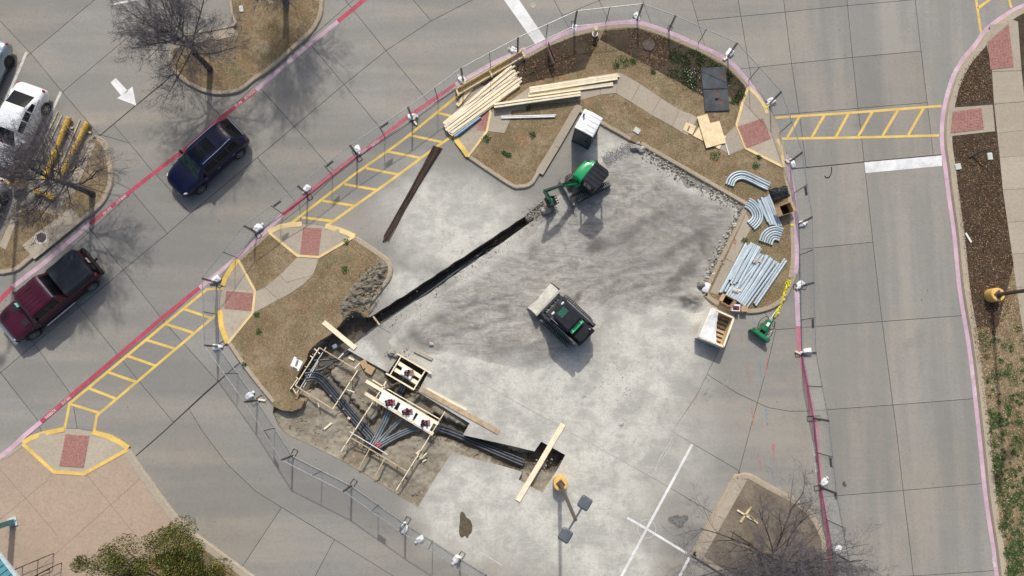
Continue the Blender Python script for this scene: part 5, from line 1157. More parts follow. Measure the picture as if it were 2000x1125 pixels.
for i in range(9):
    x = -W_/2+W_*i/8; rows.append([(x, -D_/2, HT-.12), (x, -D_/2, HT-.05), (x, -D_/2+.05, HT-.02), (x, 0, HT+.05), (x, D_/2-.05, HT-.02), (x, D_/2, HT-.05), (x, D_/2, HT-.12)])
roof.grid(rows); roof.add(rows[0], [tuple(range(7))]); roof.add(rows[-1], [tuple(range(7))]); rf = roof.build('roof', 'toilet_roof', t)
for x in (-.36, -.12, .12, .36): MB().beam((x*W_, -D_*.44, HT-.005), (x*W_, 0, HT+.055), .035, .018).build('rib', 'toilet_roof', rf); MB().beam((x*W_, D_*.44, HT-.005), (x*W_, 0, HT+.055), .035, .018).build('rib', 'toilet_roof', rf)
pv = (P(1140,226,HT)-ctr); pv = Matrix.Rotation(-rz, 3, 'Z') @ Vector((pv.x, pv.y, 0)); MB().tube([(pv.x, pv.y, HT-.1), (pv.x, pv.y, HT+.22)], .05, 10).build('vent_pipe', 'black_plastic', rf)

# --- formwork in the pit
FZ = .20
def form(a, b, label, wd=.045, ht=.11, z=FZ, mat='fresh_lumber', grp='formwork boards round the pit', name='form_board'):
    return tag(MB().beam(P(*a, z), P(*b, z), wd, ht).build(name, mat), label, 'board', grp)
WF = 'western form frame'
form((624,679),(577,753), f'long edge board on the lawn side of the {WF}'); form((624,679),(699,723), f'top edge board of the {WF}', mat='old_lumber'); form((577,753),(650,799), f'lower edge board of the {WF}', mat='old_lumber'); form((650,799),(699,723), f'right edge board of the {WF}')
for a, b, wh in (((614,681),(625,691),'at its top corner'),((606,695),(612,699),'below its top corner'),((579,737),(585,742),'near its lower corner'),((671,690),(661,700),'on its top board'),((703,709),(692,720),'at its right corner'),((676,760),(692,766),'midway on its right board'),((567,760),(580,741),'outside its lower corner'),((623,795),(621,786),'under its lower board'),((572,758),(578,768),'at its bottom corner')):
    form(a, b, f'short stake {wh} of the {WF}', .05, .05, FZ-.05, grp='short stakes of the form frames', name='stake')
for a, b in (((637,678),(579,769)),((622,705),(592,757))): tag(MB().beam(P(*a, FZ-.08), P(*b, FZ-.08), .03, .03).build('batten', 'pvc_white'), 'thin pale batten across the bent conduit ends', 'batten', 'thin battens holding the conduit ends')
UF = 'upper deep pit'
form((776,691),(842,729), f'top beam over the {UF}', .07, .12); form((754,729),(809,761), f'bottom beam over the {UF}', .07, .12); form((783,697),(762,732), f'left crosspiece over the {UF}', .06, .12, FZ-.03); form((831,723),(808,761), f'right crosspiece over the {UF}', .06, .12, FZ-.03)
form((777,708),(823,737), f'upper flat plank inside the {UF}', .20, .035, FZ-.06); form((769,720),(815,748), f'lower flat plank inside the {UF}', .20, .035, FZ-.06)
TF = 'white template row'
form((715,744),(856,828), f'upper plank carrying the {TF}', .17, .04, FZ+.05); form((713,768),(846,848), f'lower plank carrying the {TF}', .17, .04, FZ+.05)
form((757,760),(861,820), f'edge board just above the {TF}'); form((742,765),(666,882), f'long edge board left of the {TF}'); form((869,804),(774,957), f'long edge board right of the {TF}'); form((686,855),(794,920), f'lower cross board below the {TF}', mat='old_lumber')
form((722,877),(701,916), 'left short stake board at the lower pit edge', .05, .12, mat='old_lumber'); form((751,896),(731,934), 'right short stake board at the lower pit edge', .05, .12, mat='old_lumber')
for a, b, wh in (((728,742),(752,757),'above'),((754,745),(745,762),'at the left end of')): form(a, b, f'small batten {wh} the {TF}', .07, .04, FZ+.02, name='batten')
tag(MB().tube([P(683,843,FZ), P(757,888,FZ)], .022, 8).build('rod', 'pvc_white'), 'thin white rod across the lower conduit ends', 'rod')
def wedge_stakes(a, b, n_, parent_label):
    for i in range(n_):
        p = lerp(a, b, (i+.5)/n_); A_ = P(*p, 0); tag(MB().beam((A_.x, A_.y, -.5), (A_.x, A_.y, FZ+.16), .045, .045, (1, 0, 0)).build('stake', 'old_lumber'), 'wooden stake nailed to '+parent_label, 'stake', 'upright stakes of the formwork')
wedge_stakes((622,680),(578,752), 3, 'the lawn side form board'); wedge_stakes((868,806),(776,954), 5, 'the right form board'); wedge_stakes((688,857),(792,919), 3, 'the lower cross form board'); wedge_stakes((740,768),(668,880), 4, 'the left form board'); wedge_stakes((652,797),(698,725), 2, 'the inner form board')
# white templates with conduit stubs
def template(quad, stub, label, n_=6, seed=1):
    ctr = P(*stub, FZ+.08); t = thing('conduit_template', label, 'template', ctr, 0, 'white conduit templates')
    MB().prism([(P(*p, FZ+.08)-ctr).xy[:] for p in quad], 0, .02).build('panel', 'template_white', t)
    rg = random.Random(seed); MB().prism([(x*.26+.05, y*.17-.02) for x, y in ((-1, -1), (1, -.9), (.9, 1), (-.8, .9))], .021, .024).build('cutout', 'brick_mortar', t)
    for i in range(n_):
        a = 2*math.pi*i/n_+rg.uniform(-.3, .3); d = .0 if i == 0 else rg.uniform(.11, .20); x, y = d*math.cos(a)*1.25, d*math.sin(a)*.8
        s_ = MB().tube([(x, y, -.2), (x, y, .16)], .052, 10).build('conduit_stub', 'conduit_black', t); MB().tube([(x, y, .161), (x, y, .164)], .046, 10).build('open_end', 'hole_black', s_)
    if n_ > 4: 
        for i in range(3): MB().tube([(rg.uniform(-.15, .2), rg.uniform(-.12, .12), .06), (rg.uniform(-.1, .22), rg.uniform(-.10, .12), .13)], .03, 8).build('tape_wrap', 'tape_red', t)
    return t
template([(747.5,763),(779,781.5),(767,802),(739,781.5)], (761,786), 'white template board with conduit stubs, first from the left', 7, 1); template([(785,783),(814,803),(803,823.5),(776,802)], (795,804), 'white template board with conduit stubs, middle of the row', 7, 2)
template([(818,807),(847,826),(837,844),(807,825)], (829,826), 'white template board with conduit stubs, rightmost of the row', 7, 3); template([(788,714),(809,726),(801,741),(781,729)], (797,728), 'small white template over the upper deep pit', 4, 4)
t = thing('conduit_template', 'white slotted template board lying on the lawn edge', 'template', P(580,711,KZ+.005), 0, 'white conduit templates'); o0 = P(580,711,KZ+.005)
MB().prism([(P(*p)-P(580,711)).xy[:] for p in [(575,696),(592,707),(583,725),(567,714)]], .0, .02).build('panel', 'template_white', t); MB().prism([(P(*p)-P(580,711)).xy[:] for p in [(577,701),(583,699.5),(586,702),(585.5,703)]], .021, .023).build('slot', 'lamp_grey', t)
MB().prism([(P(*p)-P(580,711)).xy[:] for p in [(576,715),(580,703),(584,704),(580,716)]], .021, .023).build('slot', 'brick_mortar', t); MB().prism([(P(*p)-P(580,711)).xy[:] for p in [(573,716),(582,721),(581,723),(572,718)]], .021, .023).build('slot', 'lamp_grey', t)
# buried conduits
def run(ctrl, n_, pitch, r_, zs, label, grp, mat='conduit_black', lift=0.0):
    mat = 'conduit_dark' if mat == 'conduit_grey' else mat
    c = smoothline([(u, v, z) for (u, v), z in zip(ctrl, zs)], 5)
    w_ = [P(u, v, z) for u, v, z in c]; xy = [(p.x, p.y) for p in w_]
    for i in range(n_):
        o2 = offset2(xy, (i-(n_-1)/2)*pitch); ps = [Vector((x, y, p.z+lift*(i % 2))) for (x, y), p in zip(o2, w_)]
        o = MB().tube(ps, r_, 10).build('buried_conduit', mat, smooth=True); tag(o, label, 'pipe', grp)
        for e, f in ((ps[0], ps[1]), (ps[-1], ps[-2])):
            d = (e-f).normalized(); MB().tube([e-o.location+d*.001, e-o.location+d*.004], r_*.84, 10).build('open_end', 'hole_black', o)
run([(597,737),(612,735),(628,741),(652,768),(690,813),(716,842),(727,856),(724,866),(712,865)], 4, .13, .06, [.12, .02, -.18, -.34, -.36, -.30, -.18, .0, .14], 'fat black conduit in the bundle crossing the pit', 'black conduits crossing the pit', lift=.05)
run([(613,704),(632,703),(652,700),(680,683),(735,640),(848,562),(945,490)], 1, .12, .065, [.1, -.05, -.15, -.22, -.36, -.42, -.55], 'black conduit ending at the upper bent mouth in the pit', 'black conduits leaving by the long trench'); run([(602,722),(622,723),(645,712),(690,682),(740,643),(855,564),(935,503)], 1, .12, .065, [.1, -.05, -.18, -.26, -.40, -.46, -.58], 'black conduit ending at the lower bent mouth in the pit', 'black conduits leaving by the long trench')
run([(700,668),(760,622),(860,550),(960,480)], 2, .14, .06, [-.5, -.6, -.66, -.70], 'black conduit lying deep in the long trench', 'black conduits leaving by the long trench')
run([(727,869),(740,846),(754,818),(762,797)], 3, .12, .052, [.10, -.22, -.30, -.05], 'grey conduit fanning to the left template', 'conduits fanning to the templates', 'conduit_grey'); run([(734,870),(752,850),(776,826),(792,811)], 2, .12, .052, [.10, -.18, -.28, -.05], 'grey conduit fanning to the middle template', 'conduits fanning to the templates', 'conduit_grey')
run([(738,872),(765,856),(800,840),(822,833)], 3, .11, .052, [.10, -.15, -.25, -.05], 'grey conduit fanning to the right template', 'conduits fanning to the templates', 'conduit_grey'); run([(798,733),(788,752),(776,778),(768,792)], 3, .13, .06, [-.3, -.5, -.5, -.35], 'dark conduit between the upper pit and the template row', 'conduits between upper pit and templates', 'conduit_black')
run([(848,834),(880,843),(930,864),(975,884),(1023,904)], 3, .14, .062, [-.30, -.45, -.52, -.5, -.42], 'black conduit in the eastern trench', 'black conduits of the eastern trench')
for u, v in ((734,869),(741,872),(736,876)): tag(MB().tube([P(u-2, v, .10), P(u+3, v-5, .06)], .058, 9).build('tape_band', 'tape_red'), 'red tape wound round the gathered conduit ends', 'tape', 'red tape bands on the conduit ends')
# odds and ends in the pit
rg = random.Random(23)
for i in range(8): a = (818+rg.uniform(-6, 8), 893+rg.uniform(-8, 10)); an = R(-55)+rg.uniform(-.5, .5); d = rg.uniform(8, 16); tag(MB().beam(P(*a, -.2+.03*i), P(a[0]+d*math.cos(an), a[1]+d*math.sin(an), -.2+.03*i), .07, .03).build('wood_scrap', 'fresh_lumber'), 'short wood scrap in the heap by the right form board', 'wood scrap', 'wood scraps heaped by the form board')
for a, b, wh in (((633,838),(648,826),'near the fence'),((681,698),(692,703),'in the frame corner'),((679,815),(684,818),'beside the black conduits')): tag(MB().beam(P(*a, -.2), P(*b, -.2), .10, .05).build('wood_scrap', 'fresh_lumber'), 'loose wood scrap on the pit floor '+wh, 'wood scrap')
tag(MB().cbox(P(655,677,-.2)+Vector((0, 0, .1)), (.24, .22, .16), .03, R(30)).build('tool_box', 'box_slate'), 'small blue grey box at the trench corner', 'box')

# --- hydraulic breaker attachment
c0 = P(1483,650); c1 = P(1503,622); d = c1-c0; t = thing('breaker_attachment', 'green hydraulic breaker attachment on the concrete', 'breaker', (c0.x, c0.y, 0), math.atan2(d.y, d.x))
pa, pb = P(1452,647), P(1486,672); ln = (pb-pa).length
MB().box((-.22, 0, .28), (.07, ln, .46)).build('mount_plate', 'machine_dkgreen', t); MB().box((-.13, 0, .50), (.16, ln*.96, .05)).build('mount_plate', 'machine_dkgreen', t)
for s_ in (-1, 1): MB().prism([(-.2, 0), (.45, 0), (.35, .34), (-.15, .42)], -.015, .015, Matrix.Translation((0, s_*.17, .08)) @ Matrix.Rotation(R(90), 4, 'X')).build('bracket', 'machine_dkgreen', t)
MB().cbox((.45, 0, .30), (.70, .30, .32), .05).build('housing', 'machine_dkgreen', t); MB().box((.52, 0, .465), (.22, .14, .012)).build('decal', 'pvc_white', t); MB().cbox((.86, 0, .26), (.20, .20, .22), .04).build('nose', 'dusty_steel', t)
MB().tube([(.92, 0, .25), (1.30, 0, .22), (1.42, 0, .21)], [.055, .05, .015], 10).build('chisel', 'galvanised', t)
for s_ in (-1, 1): MB().tube([Vector(p) for p in smoothline([(-.15, s_*.15, .45), (.15, s_*.34, .35), (.55, s_*.40, .30), (.85, s_*.25, .35), (.75, s_*.08, .42)], 5)], .022, 7).build('hose', 'black_plastic', t)

# --- lamp posts
def lamp(base, label, arm=R(58), h=9.3, heads=True):
    b = P(*base); t = thing('lamp_post', label, 'lamp post', (b.x, b.y, 0), 0, 'parking lot lamp posts')
    MB().lathe([(.36, 0), (.36, .68), (.33, .74), (.01, .74)], 28).build('base', 'lamp_base_yellow', t); MB().box((0, 0, .76), (.34, .34, .05), R(40)).build('base_plate', 'lamp_bronze', t)
    MB().tube([(0, 0, .74), (0, 0, h)], [.105, .075], 8).build('pole', 'lamp_bronze', t)
    if heads:
        for s_ in (0, math.pi):
            a = arm+s_; dx, dy = math.cos(a), math.sin(a)
            MB().beam((dx*.05, dy*.05, h-.1), (dx*.52, dy*.52, h-.1), .07, .07).build('arm', 'lamp_grey', t)
            hd = MB().cbox((dx*.72, dy*.72, h-.08), (.50, .46, .13), .05, a).build('lamp_head', 'lamp_grey', t)
            MB().box((dx*.72, dy*.72, h-.155), (.36, .33, .02), a).build('lens', 'lens_clear', hd)
    return t
lamp((1093,941), 'bronze lamp post with two heads on a round yellow base'); lamp((1932,578), 'lamp post on a yellow base in the far planting strip'); lamp((42,357), 'lamp post on a yellow base behind the bare tree')
# --- small things in the beds
b = P(1161,70); t = thing('valve_post', 'short tan capped valve post ringed with white in the bed', 'post', (b.x, b.y, KZ)); MB().lathe([(.16, 0), (.16, .12), (.12, .12), (.12, .02)], 18).build('collar', 'pvc_white', t); MB().lathe([(.07, 0), (.07, .5), (.13, .52), (.14, .62), (.08, .68), (.01, .68)], 12).build('cap', 'valve_tan', t)
A, B = P(1071,84,.95), P(1083,114,.95); A0 = Vector((A.x, A.y, 0)); B0 = Vector((B.x, B.y, 0)); t = thing('yard_sign', 'maroon and white yard sign standing in the leaf bed', 'sign', ((A0+B0)/2).to_tuple()); d = (B0-A0); n_ = Vector((-d.y, d.x, 0)).normalized(); c_ = (A0+B0)/2
for s_ in (-.42, .42): MB().beam(d*s_+Vector((0, 0, KZ)), d*s_+Vector((0, 0, 1.1)), .03, .03, (1, 0, 0)).build('leg', 'galvanised', t)
MB().beam(-d/2+Vector((0, 0, .86)), d/2+Vector((0, 0, .86)), .02, .52).build('panel', 'sign_maroon', t); MB().beam(-d/2+Vector((0, 0, .48)), d/2+Vector((0, 0, .48)), .02, .22).build('panel', 'pvc_white', t)
def ubox(c, d, rz, z, label): o = MB().cbox((*P2(c), z+.02), d, .02, rz).build('meter_box', 'box_pale_green'); tag(o, label, 'utility box', 'pale utility box lids')
ubox((1868,327), (.32, .34, .06), R(10), KZ, 'pale utility box lid next to the far kerb'); ubox((1930,307), (.28, .40, .06), R(4), KZ, 'pale utility box lid beside the far footpath'); ubox((1243,257), (.36, .30, .06), R(-35), KZ, 'pale utility box lid on the lawn near the toilet'); ubox((473,20), (.22, .38, .06), R(8), KZ, 'pale utility box lid at the top lawn')
tag(MB().beam(P(1886,455,KZ+.04), P(1897,473,KZ+.02), .10, .02).build('litter', 'pvc_white'), 'white plastic litter strip in the far mulch', 'litter')
# leaning dead sapling stake
tag(MB().tube([P(1893,307,KZ), P(1908,299,.35), P(1924,293,.7), P(1941,289,1.0)], [.05, .045, .035, .02], 7).build('bent_stake', 'bark'), 'dark bent stump leaning over the far mulch', 'stump')
# white slumped bag on the footpath corner, cut limbs, rocks
tag(MB().cbox(P(1379,562,.1)+Vector((0, 0, .05)), (.34, .52, .16), .06, R(-25)).build('bag', 'shrink_wrap', smooth=True), 'slumped white bag at the kerb end by the conduits', 'bag')
for a, b, m in (((1440,996),(1468,1014),'fresh_lumber'),((1467,990),(1446,1020),'yellow_lumber'),((1466,1009),(1480,1022),'yellow_lumber'),((1460,1005),(1472,1016),'old_lumber')): tag(MB().beam(P(*a, KZ+.04), P(*b, KZ+.04), .09, .06).build('wood_scrap', m), 'short wood offcut among the crossed pieces under the tree', 'wood scrap', 'crossed offcuts under the spreading tree')
for i, (u, v, r_) in enumerate(((1240,289,.22),(1252,293,.18),(1246,281,.12),(1370,556,.25),(1066,412,.24),(1380,560,.16),(765,689,.2),(774,694,.13),(842,672,.12))):
    rg = random.Random(50+i); mb = MB(); mb.stone((*P2((u, v)), r_*.45+.03), r_, rg, .7); o = mb.build('rock', 'stone_grey', subsurf=0); tag(o, ['pale boulder at the kerb break','second boulder right of the kerb break','smaller stone above the kerb break','boulder at the lower kerb end','pale slab chunk below the excavator bucket','stone next to the white bag','grey chunk left of the upper deep pit','small chunk beside the upper deep pit','flat chunk right of the upper deep pit'][i], 'rock', 'loose boulders on the site')
# broken slab edge pieces right of the upper pit
tag(MB().prism([P2(p) for p in [(812,682),(846,699),(843,704),(808,687)]], .0, .10).build('slab_fragment', 'side_concrete'), 'long thin broken slab strip by the upper deep pit', 'slab fragment')
# black tyre scraps on the far road
tag(MB().tube([P(u, v, .015) for u, v in smoothline([(1624,326),(1624,336),(1620,345),(1614,347),(1611,343)], 4)], .022, 6).build('rubber_scrap', 'tyre_scrap'), 'curled black rubber scrap on the far road', 'rubber scrap')
tag(MB().beam(P(1631,965,.02), P(1633,975,.02), .09, .03).build('rubber_scrap', 'tyre_scrap'), 'short black rubber strip by the lower right fence foot', 'rubber scrap')
# --- yellow wrapped poles in the stall
def wrapped(a, b, r_, label):
    A, B = P(*a, r_+.10), P(*b, r_+.10); d = (B-A); o = thing('wrapped_pole', label, 'pole', (A.x, A.y, 0), 0, 'yellow wrapped poles on the ground'); n_ = 22; rg = random.Random(int(a[0])); prof = []; pts = []
    for i in range(n_): pts.append((A+d*i/(n_-1))-Vector((A.x, A.y, 0))); prof.append(r_*(1+rg.uniform(-.08, .08)))
    MB().tube(pts, prof, 12).build('shaft', 'yellow_wrap', o, smooth=True); u = d.normalized(); MB().tube([pts[0]-u*.05, pts[0]+u*.02], r_*1.15, 12).build('end_cap', 'lamp_base_yellow', o)
    for f in (.12, .55, .8): MB().beam(Vector((pts[0]+d*f).to_tuple()[:2]+(.05,))-Vector((.3, -.1, 0)), Vector((pts[0]+d*f).to_tuple()[:2]+(.05,))+Vector((.3, -.1, 0)), .10, .09).build('cradle', 'old_lumber', o)
wrapped((134,231),(86,350), .135, 'yellow wrapped pole nearest the white car'); wrapped((170,241),(117,350), .135, 'yellow wrapped pole nearest the lawn island'); 
tag(MB().cbox(P(100,384,0)+Vector((0, 0, .15)), (.62, .30, .26), .04, R(-25)).build('wrapped_block', 'yellow_wrap'), 'yellow wrapped block at the lower end of the poles', 'block'); tag(MB().cbox(P(76,376,0)+Vector((0, 0, .13)), (.42, .26, .22), .04, R(-25)).build('wrapped_block', 'yellow_wrap'), 'smaller yellow wrapped block nearer the left lamp', 'block')
for i, (a, b) in enumerate((((113,218),(60,330)),((121,225),(66,345)),((156,234),(106,352)))): tag(MB().tube([P(*a, .05), P(*b, .05)], .03, 7).build('thin_pole', 'beige_pipe'), ['thin beige pole nearest the white car','thin beige pole second from the white car','thin beige pole between the yellow poles'][i], 'pole', 'thin beige poles in the stall')
t = thing('pole_cradle', 'dark metal cradle frame round the yellow poles', 'frame', P(132,255)); o0 = P(132,255)
for a, b in (((114,243),(128,256)),((128,256),(142,259)),((114,243),(131,247)),((131,247),(142,259))):
    MB().tube([P(*a, .35)-o0, P(*b, .35)-o0], .025, 6).build('bar', 'dark_steel', t)
for a in ((114,243),(142,259),(128,256)): MB().tube([P(*a, 0)-o0, P(*a, .36)-o0], .025, 6).build('leg', 'dark_steel', t)
# --- building corner: column, roof edge, rails
b = P(29,1018); t = thing('canopy', 'teal metal canopy column and roof corner at the plaza', 'canopy', (b.x, b.y, KZ))
MB().box((0, 0, .03), (.44, .44, .06), R(15)).build('base_plate', 'gutter_pale', t); MB().box((0, 0, 1.8), (.26, .26, 3.5), R(15)).build('column', 'teal_metal', t)
for s_ in (-.15, .15): MB().lathe([(.05, 0), (.05, .05), (.01, .06)], 8, Matrix.Translation((s_, .12, .06))).build('bolt', 'gutter_pale', t)
RZ_ = 3.6; e0, e1 = P(-40,1036,RZ_)-Vector((b.x, b.y, KZ)), P(60,1165,RZ_)-Vector((b.x, b.y, KZ)); dv = (e1-e0); pv = Vector((-dv.y, dv.x, 0)).normalized()
pv = pv if pv.x < 0 else -pv; far = pv*7+Vector((0, 0, 1.8)); rows = [[e0, e0+far], [e1, e1+far]]
lift = Vector((0, 0, .05)); m = MB(); m.grid([[e0, e0+far], [e1, e1+far]]); m.grid([[e0-lift, e0+far-lift], [e1-lift, e1+far-lift]]); rf = m.build('roof', 'teal_roof', t)
k = 14
for i in range(k+1): s_ = e0+dv*i/k; MB().beam(s_+Vector((0, 0, .02)), s_+far+Vector((0, 0, .02)), .025, .05).build('seam', 'teal_metal', rf)
MB().beam(e0-pv*.06, e1-pv*.06, .14, .12).build('gutter', 'gutter_pale', rf)
def rail(a, b, label):
    A, B = P(*a, KZ+.9), P(*b, KZ+.9); d = B-A; t = thing('handrail', label, 'handrail', (B.x, B.y, KZ), 0, 'handrails at the building steps'); o = Vector((B.x, B.y, KZ))
    MB().tube([A-o, B-o], .024, 8).build('top_rail', 'rail_bronze', t); MB().tube([A-o-Vector((0, 0, .45)), B-o-Vector((0, 0, .45))], .018, 8).build('mid_rail', 'rail_bronze', t)
    for f in (0, .5, 1): p = A+d*f-o; MB().tube([Vector((p.x, p.y, 0)), p], .024, 8).build('post', 'rail_bronze', t)
rail((20,1116), (82,1090), 'bronze handrail, upper of the two by the canopy'); rail((50,1134), (98,1109), 'bronze handrail, lower of the two by the canopy')
# ================================================================ VEHICLES
def xf(mb, M): mb.v = [tuple(M @ Vector(p)) for p in mb.v]; return mb
def crom(vals, u):
    k = len(vals); i = min(int(u), k-2); t = u-i; g = lambda j: vals[max(0, min(k-1, j))]
    p0, p1, p2, p3 = g(i-1), g(i), g(i+1), g(i+2)
    m1, m2 = (p2-p0)/2, (p3-p1)/2
    if (p2-p1)*(p1-p0) <= 0: m1 = 0
    if (p3-p2)*(p2-p1) <= 0: m2 = 0
    return (2*t**3-3*t*t+1)*p1+(t**3-2*t*t+t)*m1+(-2*t**3+3*t*t)*p2+(t**3-t*t)*m2
def wheel(parent, x, y, r_, wd, rim='rim_alloy', spokes=5, left=True):
    sg = 1 if y > 0 else -1; M = Matrix.Translation((x, y, r_)) @ Matrix.Rotation(-sg*R(90), 4, 'X')
    h = wd/2; wh = MB().lathe([(r_*.62, -h), (r_*.93, -h), (r_, -h*.7), (r_, h*.7), (r_*.94, h), (r_*.66, h), (r_*.64, h*.6), (.01, h*.5)], 22, M).build('wheel', 'tyre', parent, smooth=True)
    rb = MB(); rb.lathe([(r_*.66, h*.99), (r_*.62, h*1.02), (r_*.60, h*.75), (r_*.60, h*.60)], 22, M, False)
    for i in range(spokes):
        a = 2*math.pi*i/spokes; b = MB().box((r_*.36, 0, h*.9), (r_*.56, r_*.16, .02)); xf(b, M @ Matrix.Rotation(a, 4, 'Z')); rb.add(b.v, b.f)
    rb.lathe([(r_*.16, h*.7), (r_*.15, h*1.0), (.01, h*1.0)], 10, M); rb.build('rim', rim, wh)
def lower_body(t, st, paint, name='body'):
    rows = []
    for x, w_, top, sh, bot in st:
        half = [(0, top), (.45*w_, top-.006), (.78*w_, top-.022), (.94*w_, sh), (w_, sh-.13), (w_*1.005, (sh+bot)/2), (w_*.985, bot+.10), (w_*.90, bot)]
        rows.append([(x, y, z) for y, z in half[::-1]]+[(x, -y, z) for y, z in half[1:]])
    mb = MB(); mb.grid(rows)
    for r_ in (rows[0], rows[-1]): mb.add(r_, [tuple(range(len(r_)))])
    return mb.build(name, paint, t, smooth=True, subsurf=2)
class Cabin:
    def __init__(s, st, vr=.58, crown=.05): s.st = st; s.vr = vr; s.crown = crown
    def pt(s, u, v, off=0.0):
        def base(u, v):
            x, zb, hb, zr, hr = (crom([q[i] for q in s.st], u) for i in range(5)); a = abs(v); sg = 1 if v >= 0 else -1
            if a <= s.vr: k = a/s.vr; return Vector((x, sg*hr*k, zr-s.crown*k**3*min(1, (zr-zb)*4)))
            k = (a-s.vr)/(1-s.vr); e = min(1, (zr-zb)*4); return Vector((x, sg*(hr+(hb-hr)*(k**.85)), (zr-s.crown*e)+(zb-zr+s.crown*e)*k))
        p = base(u, v)
        if off:
            du = base(min(u+.01, len(s.st)-1.0001), v)-base(max(u-.01, 0), v); dv = base(u, min(1, v+.01))-base(u, max(-1, v-.01)); n_ = du.cross(dv)
            if n_.length > 1e-9:
                n_.normalize()
                if n_.dot(p-Vector((s.st[len(s.st)//2][0], 0, s.st[0][1]-.3))) < 0: n_ = -n_
                p = p+n_*off
        return p
    def patch(s, u0, u1, v0, v1, off, nu=10, nv=10):
        return MB().grid([[s.pt(u0+(u1-u0)*i/nu, v0+(v1-v0)*j/nv, off) for j in range(nv+1)] for i in range(nu+1)])
def car(name, label, wheels, spec, group=None):
    (fw, rw) = wheels; A, B = P(*fw, spec['wr']), P(*rw, spec['wr']); d = (A-B); d.z = 0; d.normalize(); lf = Vector((-d.y, d.x, 0))
    mid = (A+B)/2 if not spec.get('anchor_rear') else B+d*spec['wb']/2
    c = mid-lf*(spec['W']/2); t = thing(name, label, spec.get('cat', 'car'), (c.x, c.y, 0), math.atan2(d.y, d.x), group); W = spec['W']/2; wb = spec['wb']; pt = spec['paint']
    lower_body(t, [(x, w_*W, a, b, g) for x, w_, a, b, g in spec['body']], pt)
    MB().box((0, 0, .30), (wb*1.1, W*1.8, .18)).build('underbody', 'trim_black', t)
    for x in (wb/2, -wb/2):
        for s_ in (1, -1):
            m = MB(); k = 14; rr = spec['wr']*1.16
            rows = [[(x+q*math.cos(a), s_*(W+.012-.0*q), spec['wr']+q*math.sin(a)) for q in (rr*.2, rr)] for a in [math.pi*i/k for i in range(k+1)]]; m.grid(rows)
            rows = [[(x+rr*math.cos(a), s_*(W-.05), spec['wr']+rr*math.sin(a)), (x+rr*math.cos(a), s_*(W+.012), spec['wr']+rr*math.sin(a))] for a in [math.pi*i/k for i in range(k+1)]]; m.grid(rows); m.build('wheel_arch', 'trim_black', t)
            wheel(t, x, s_*(W-.085), spec['wr'], .21, spec.get('rim', 'rim_alloy'), spec.get('spokes', 5))
    cab = Cabin([(x, zb, hb*W, zr, hr*W) for x, zb, hb, zr, hr in spec['cabin']], spec.get('vr', .58), spec.get('crown', .05)); n_ = len(spec['cabin'])-1
    cb = cab.patch(0, n_-.0001, -1, 1, 0, 44, 26).build('cabin', pt, t, smooth=True)
    gl = spec.get('glass', 'car_glass')
    cab.patch(.08, .92, -.54, .54, .006).build('windshield', gl, t, smooth=True); cab.patch(n_-.90, n_-.12, -.55, .55, .006).build('rear_window', 'car_glass', t, smooth=True)
    for s_ in (1, -1):
        for u0, u1 in spec['side']: cab.patch(u0, u1, s_*.68, s_*.93, .006, 8, 4).build('side_window', 'car_glass', t, smooth=True)
        mx, mz = spec['mirror']; MB().cbox((mx, s_*(W+.10), mz), (.14, .22, .15), .04).build('mirror', spec.get('mirror_mat', pt), t, smooth=True)
        hx = spec['body'][-1][0]; 
        MB().cbox((spec['hl'][0], s_*W*spec['hl'][1], spec['hl'][2]), (.20, .26, .07), .03, -s_*R(28)).build('headlight', 'lens_clear', t); MB().cbox((spec['tl'][0], s_*W*(spec['tl'][1]-.05), spec['tl'][2]-.02), (.16, .12, .16), .04, s_*R(18)).build('tail_light', 'lens_red', t)
        for hx in spec.get('handles', ()): MB().box((hx, s_*(W+.012), spec['body'][4][3]-.14), (.16, .025, .03)).build('door_handle', spec.get('handle_mat', 'chrome'), t)
    return t, cab
# navy SUV
suv = dict(W=1.84, wb=2.75, wr=.355, paint='paint_navy', glass='car_glass_green', spokes=5,
  body=[(-2.30,.72,.72,.66,.42),(-2.24,.90,.98,.92,.30),(-1.9,.97,1.02,.98,.26),(-1.2,1.0,1.05,1.02,.22),(-.3,1.0,1.05,1.01,.22),(.6,1.0,1.04,.99,.22),(1.05,.99,1.06,.97,.22),(1.5,.97,1.02,.92,.24),(1.95,.92,.95,.84,.26),(2.22,.78,.86,.76,.28),(2.34,.60,.70,.62,.34)],
  cabin=[(1.12,1.0,.93,1.02,.80),(.42,1.03,.94,1.60,.70),(-.25,1.04,.94,1.69,.71),(-1.0,1.04,.94,1.69,.70),(-1.72,1.03,.93,1.63,.66),(-2.22,1.0,.88,1.06,.72)],
  side=[(.98,2.05),(2.15,3.1),(3.2,3.95)], mirror=(.72,1.06), hl=(2.02,.70,.80), tl=(-2.16,.86,.98), handles=(-.15,-1.15))
t, cab = car('suv', 'navy blue suv with roof rails driving down the lane', ((394,370),(469,302)), suv)
for s_ in (1, -1): MB().tube([cab.pt(u, s_*.53, .05) for u in np.linspace(1.25, 3.85, 9)], .022, 7).build('roof_rail', 'chrome', t, smooth=True)
cab.patch(1.15, 1.95, -.36, .36, .006, 6, 6).build('sunroof', 'car_glass', t, smooth=True); cab.patch(2.0, 2.75, -.36, .36, .006, 6, 6).build('sunroof', 'car_glass', t, smooth=True)
MB().beam((-2.26, -.55, 1.02), (-2.26, .55, 1.02), .03, .04).build('tailgate_trim', 'chrome', t); MB().beam((2.33, -.45, .66), (2.33, .45, .66), .03, .06).build('grille_bar', 'chrome', t)
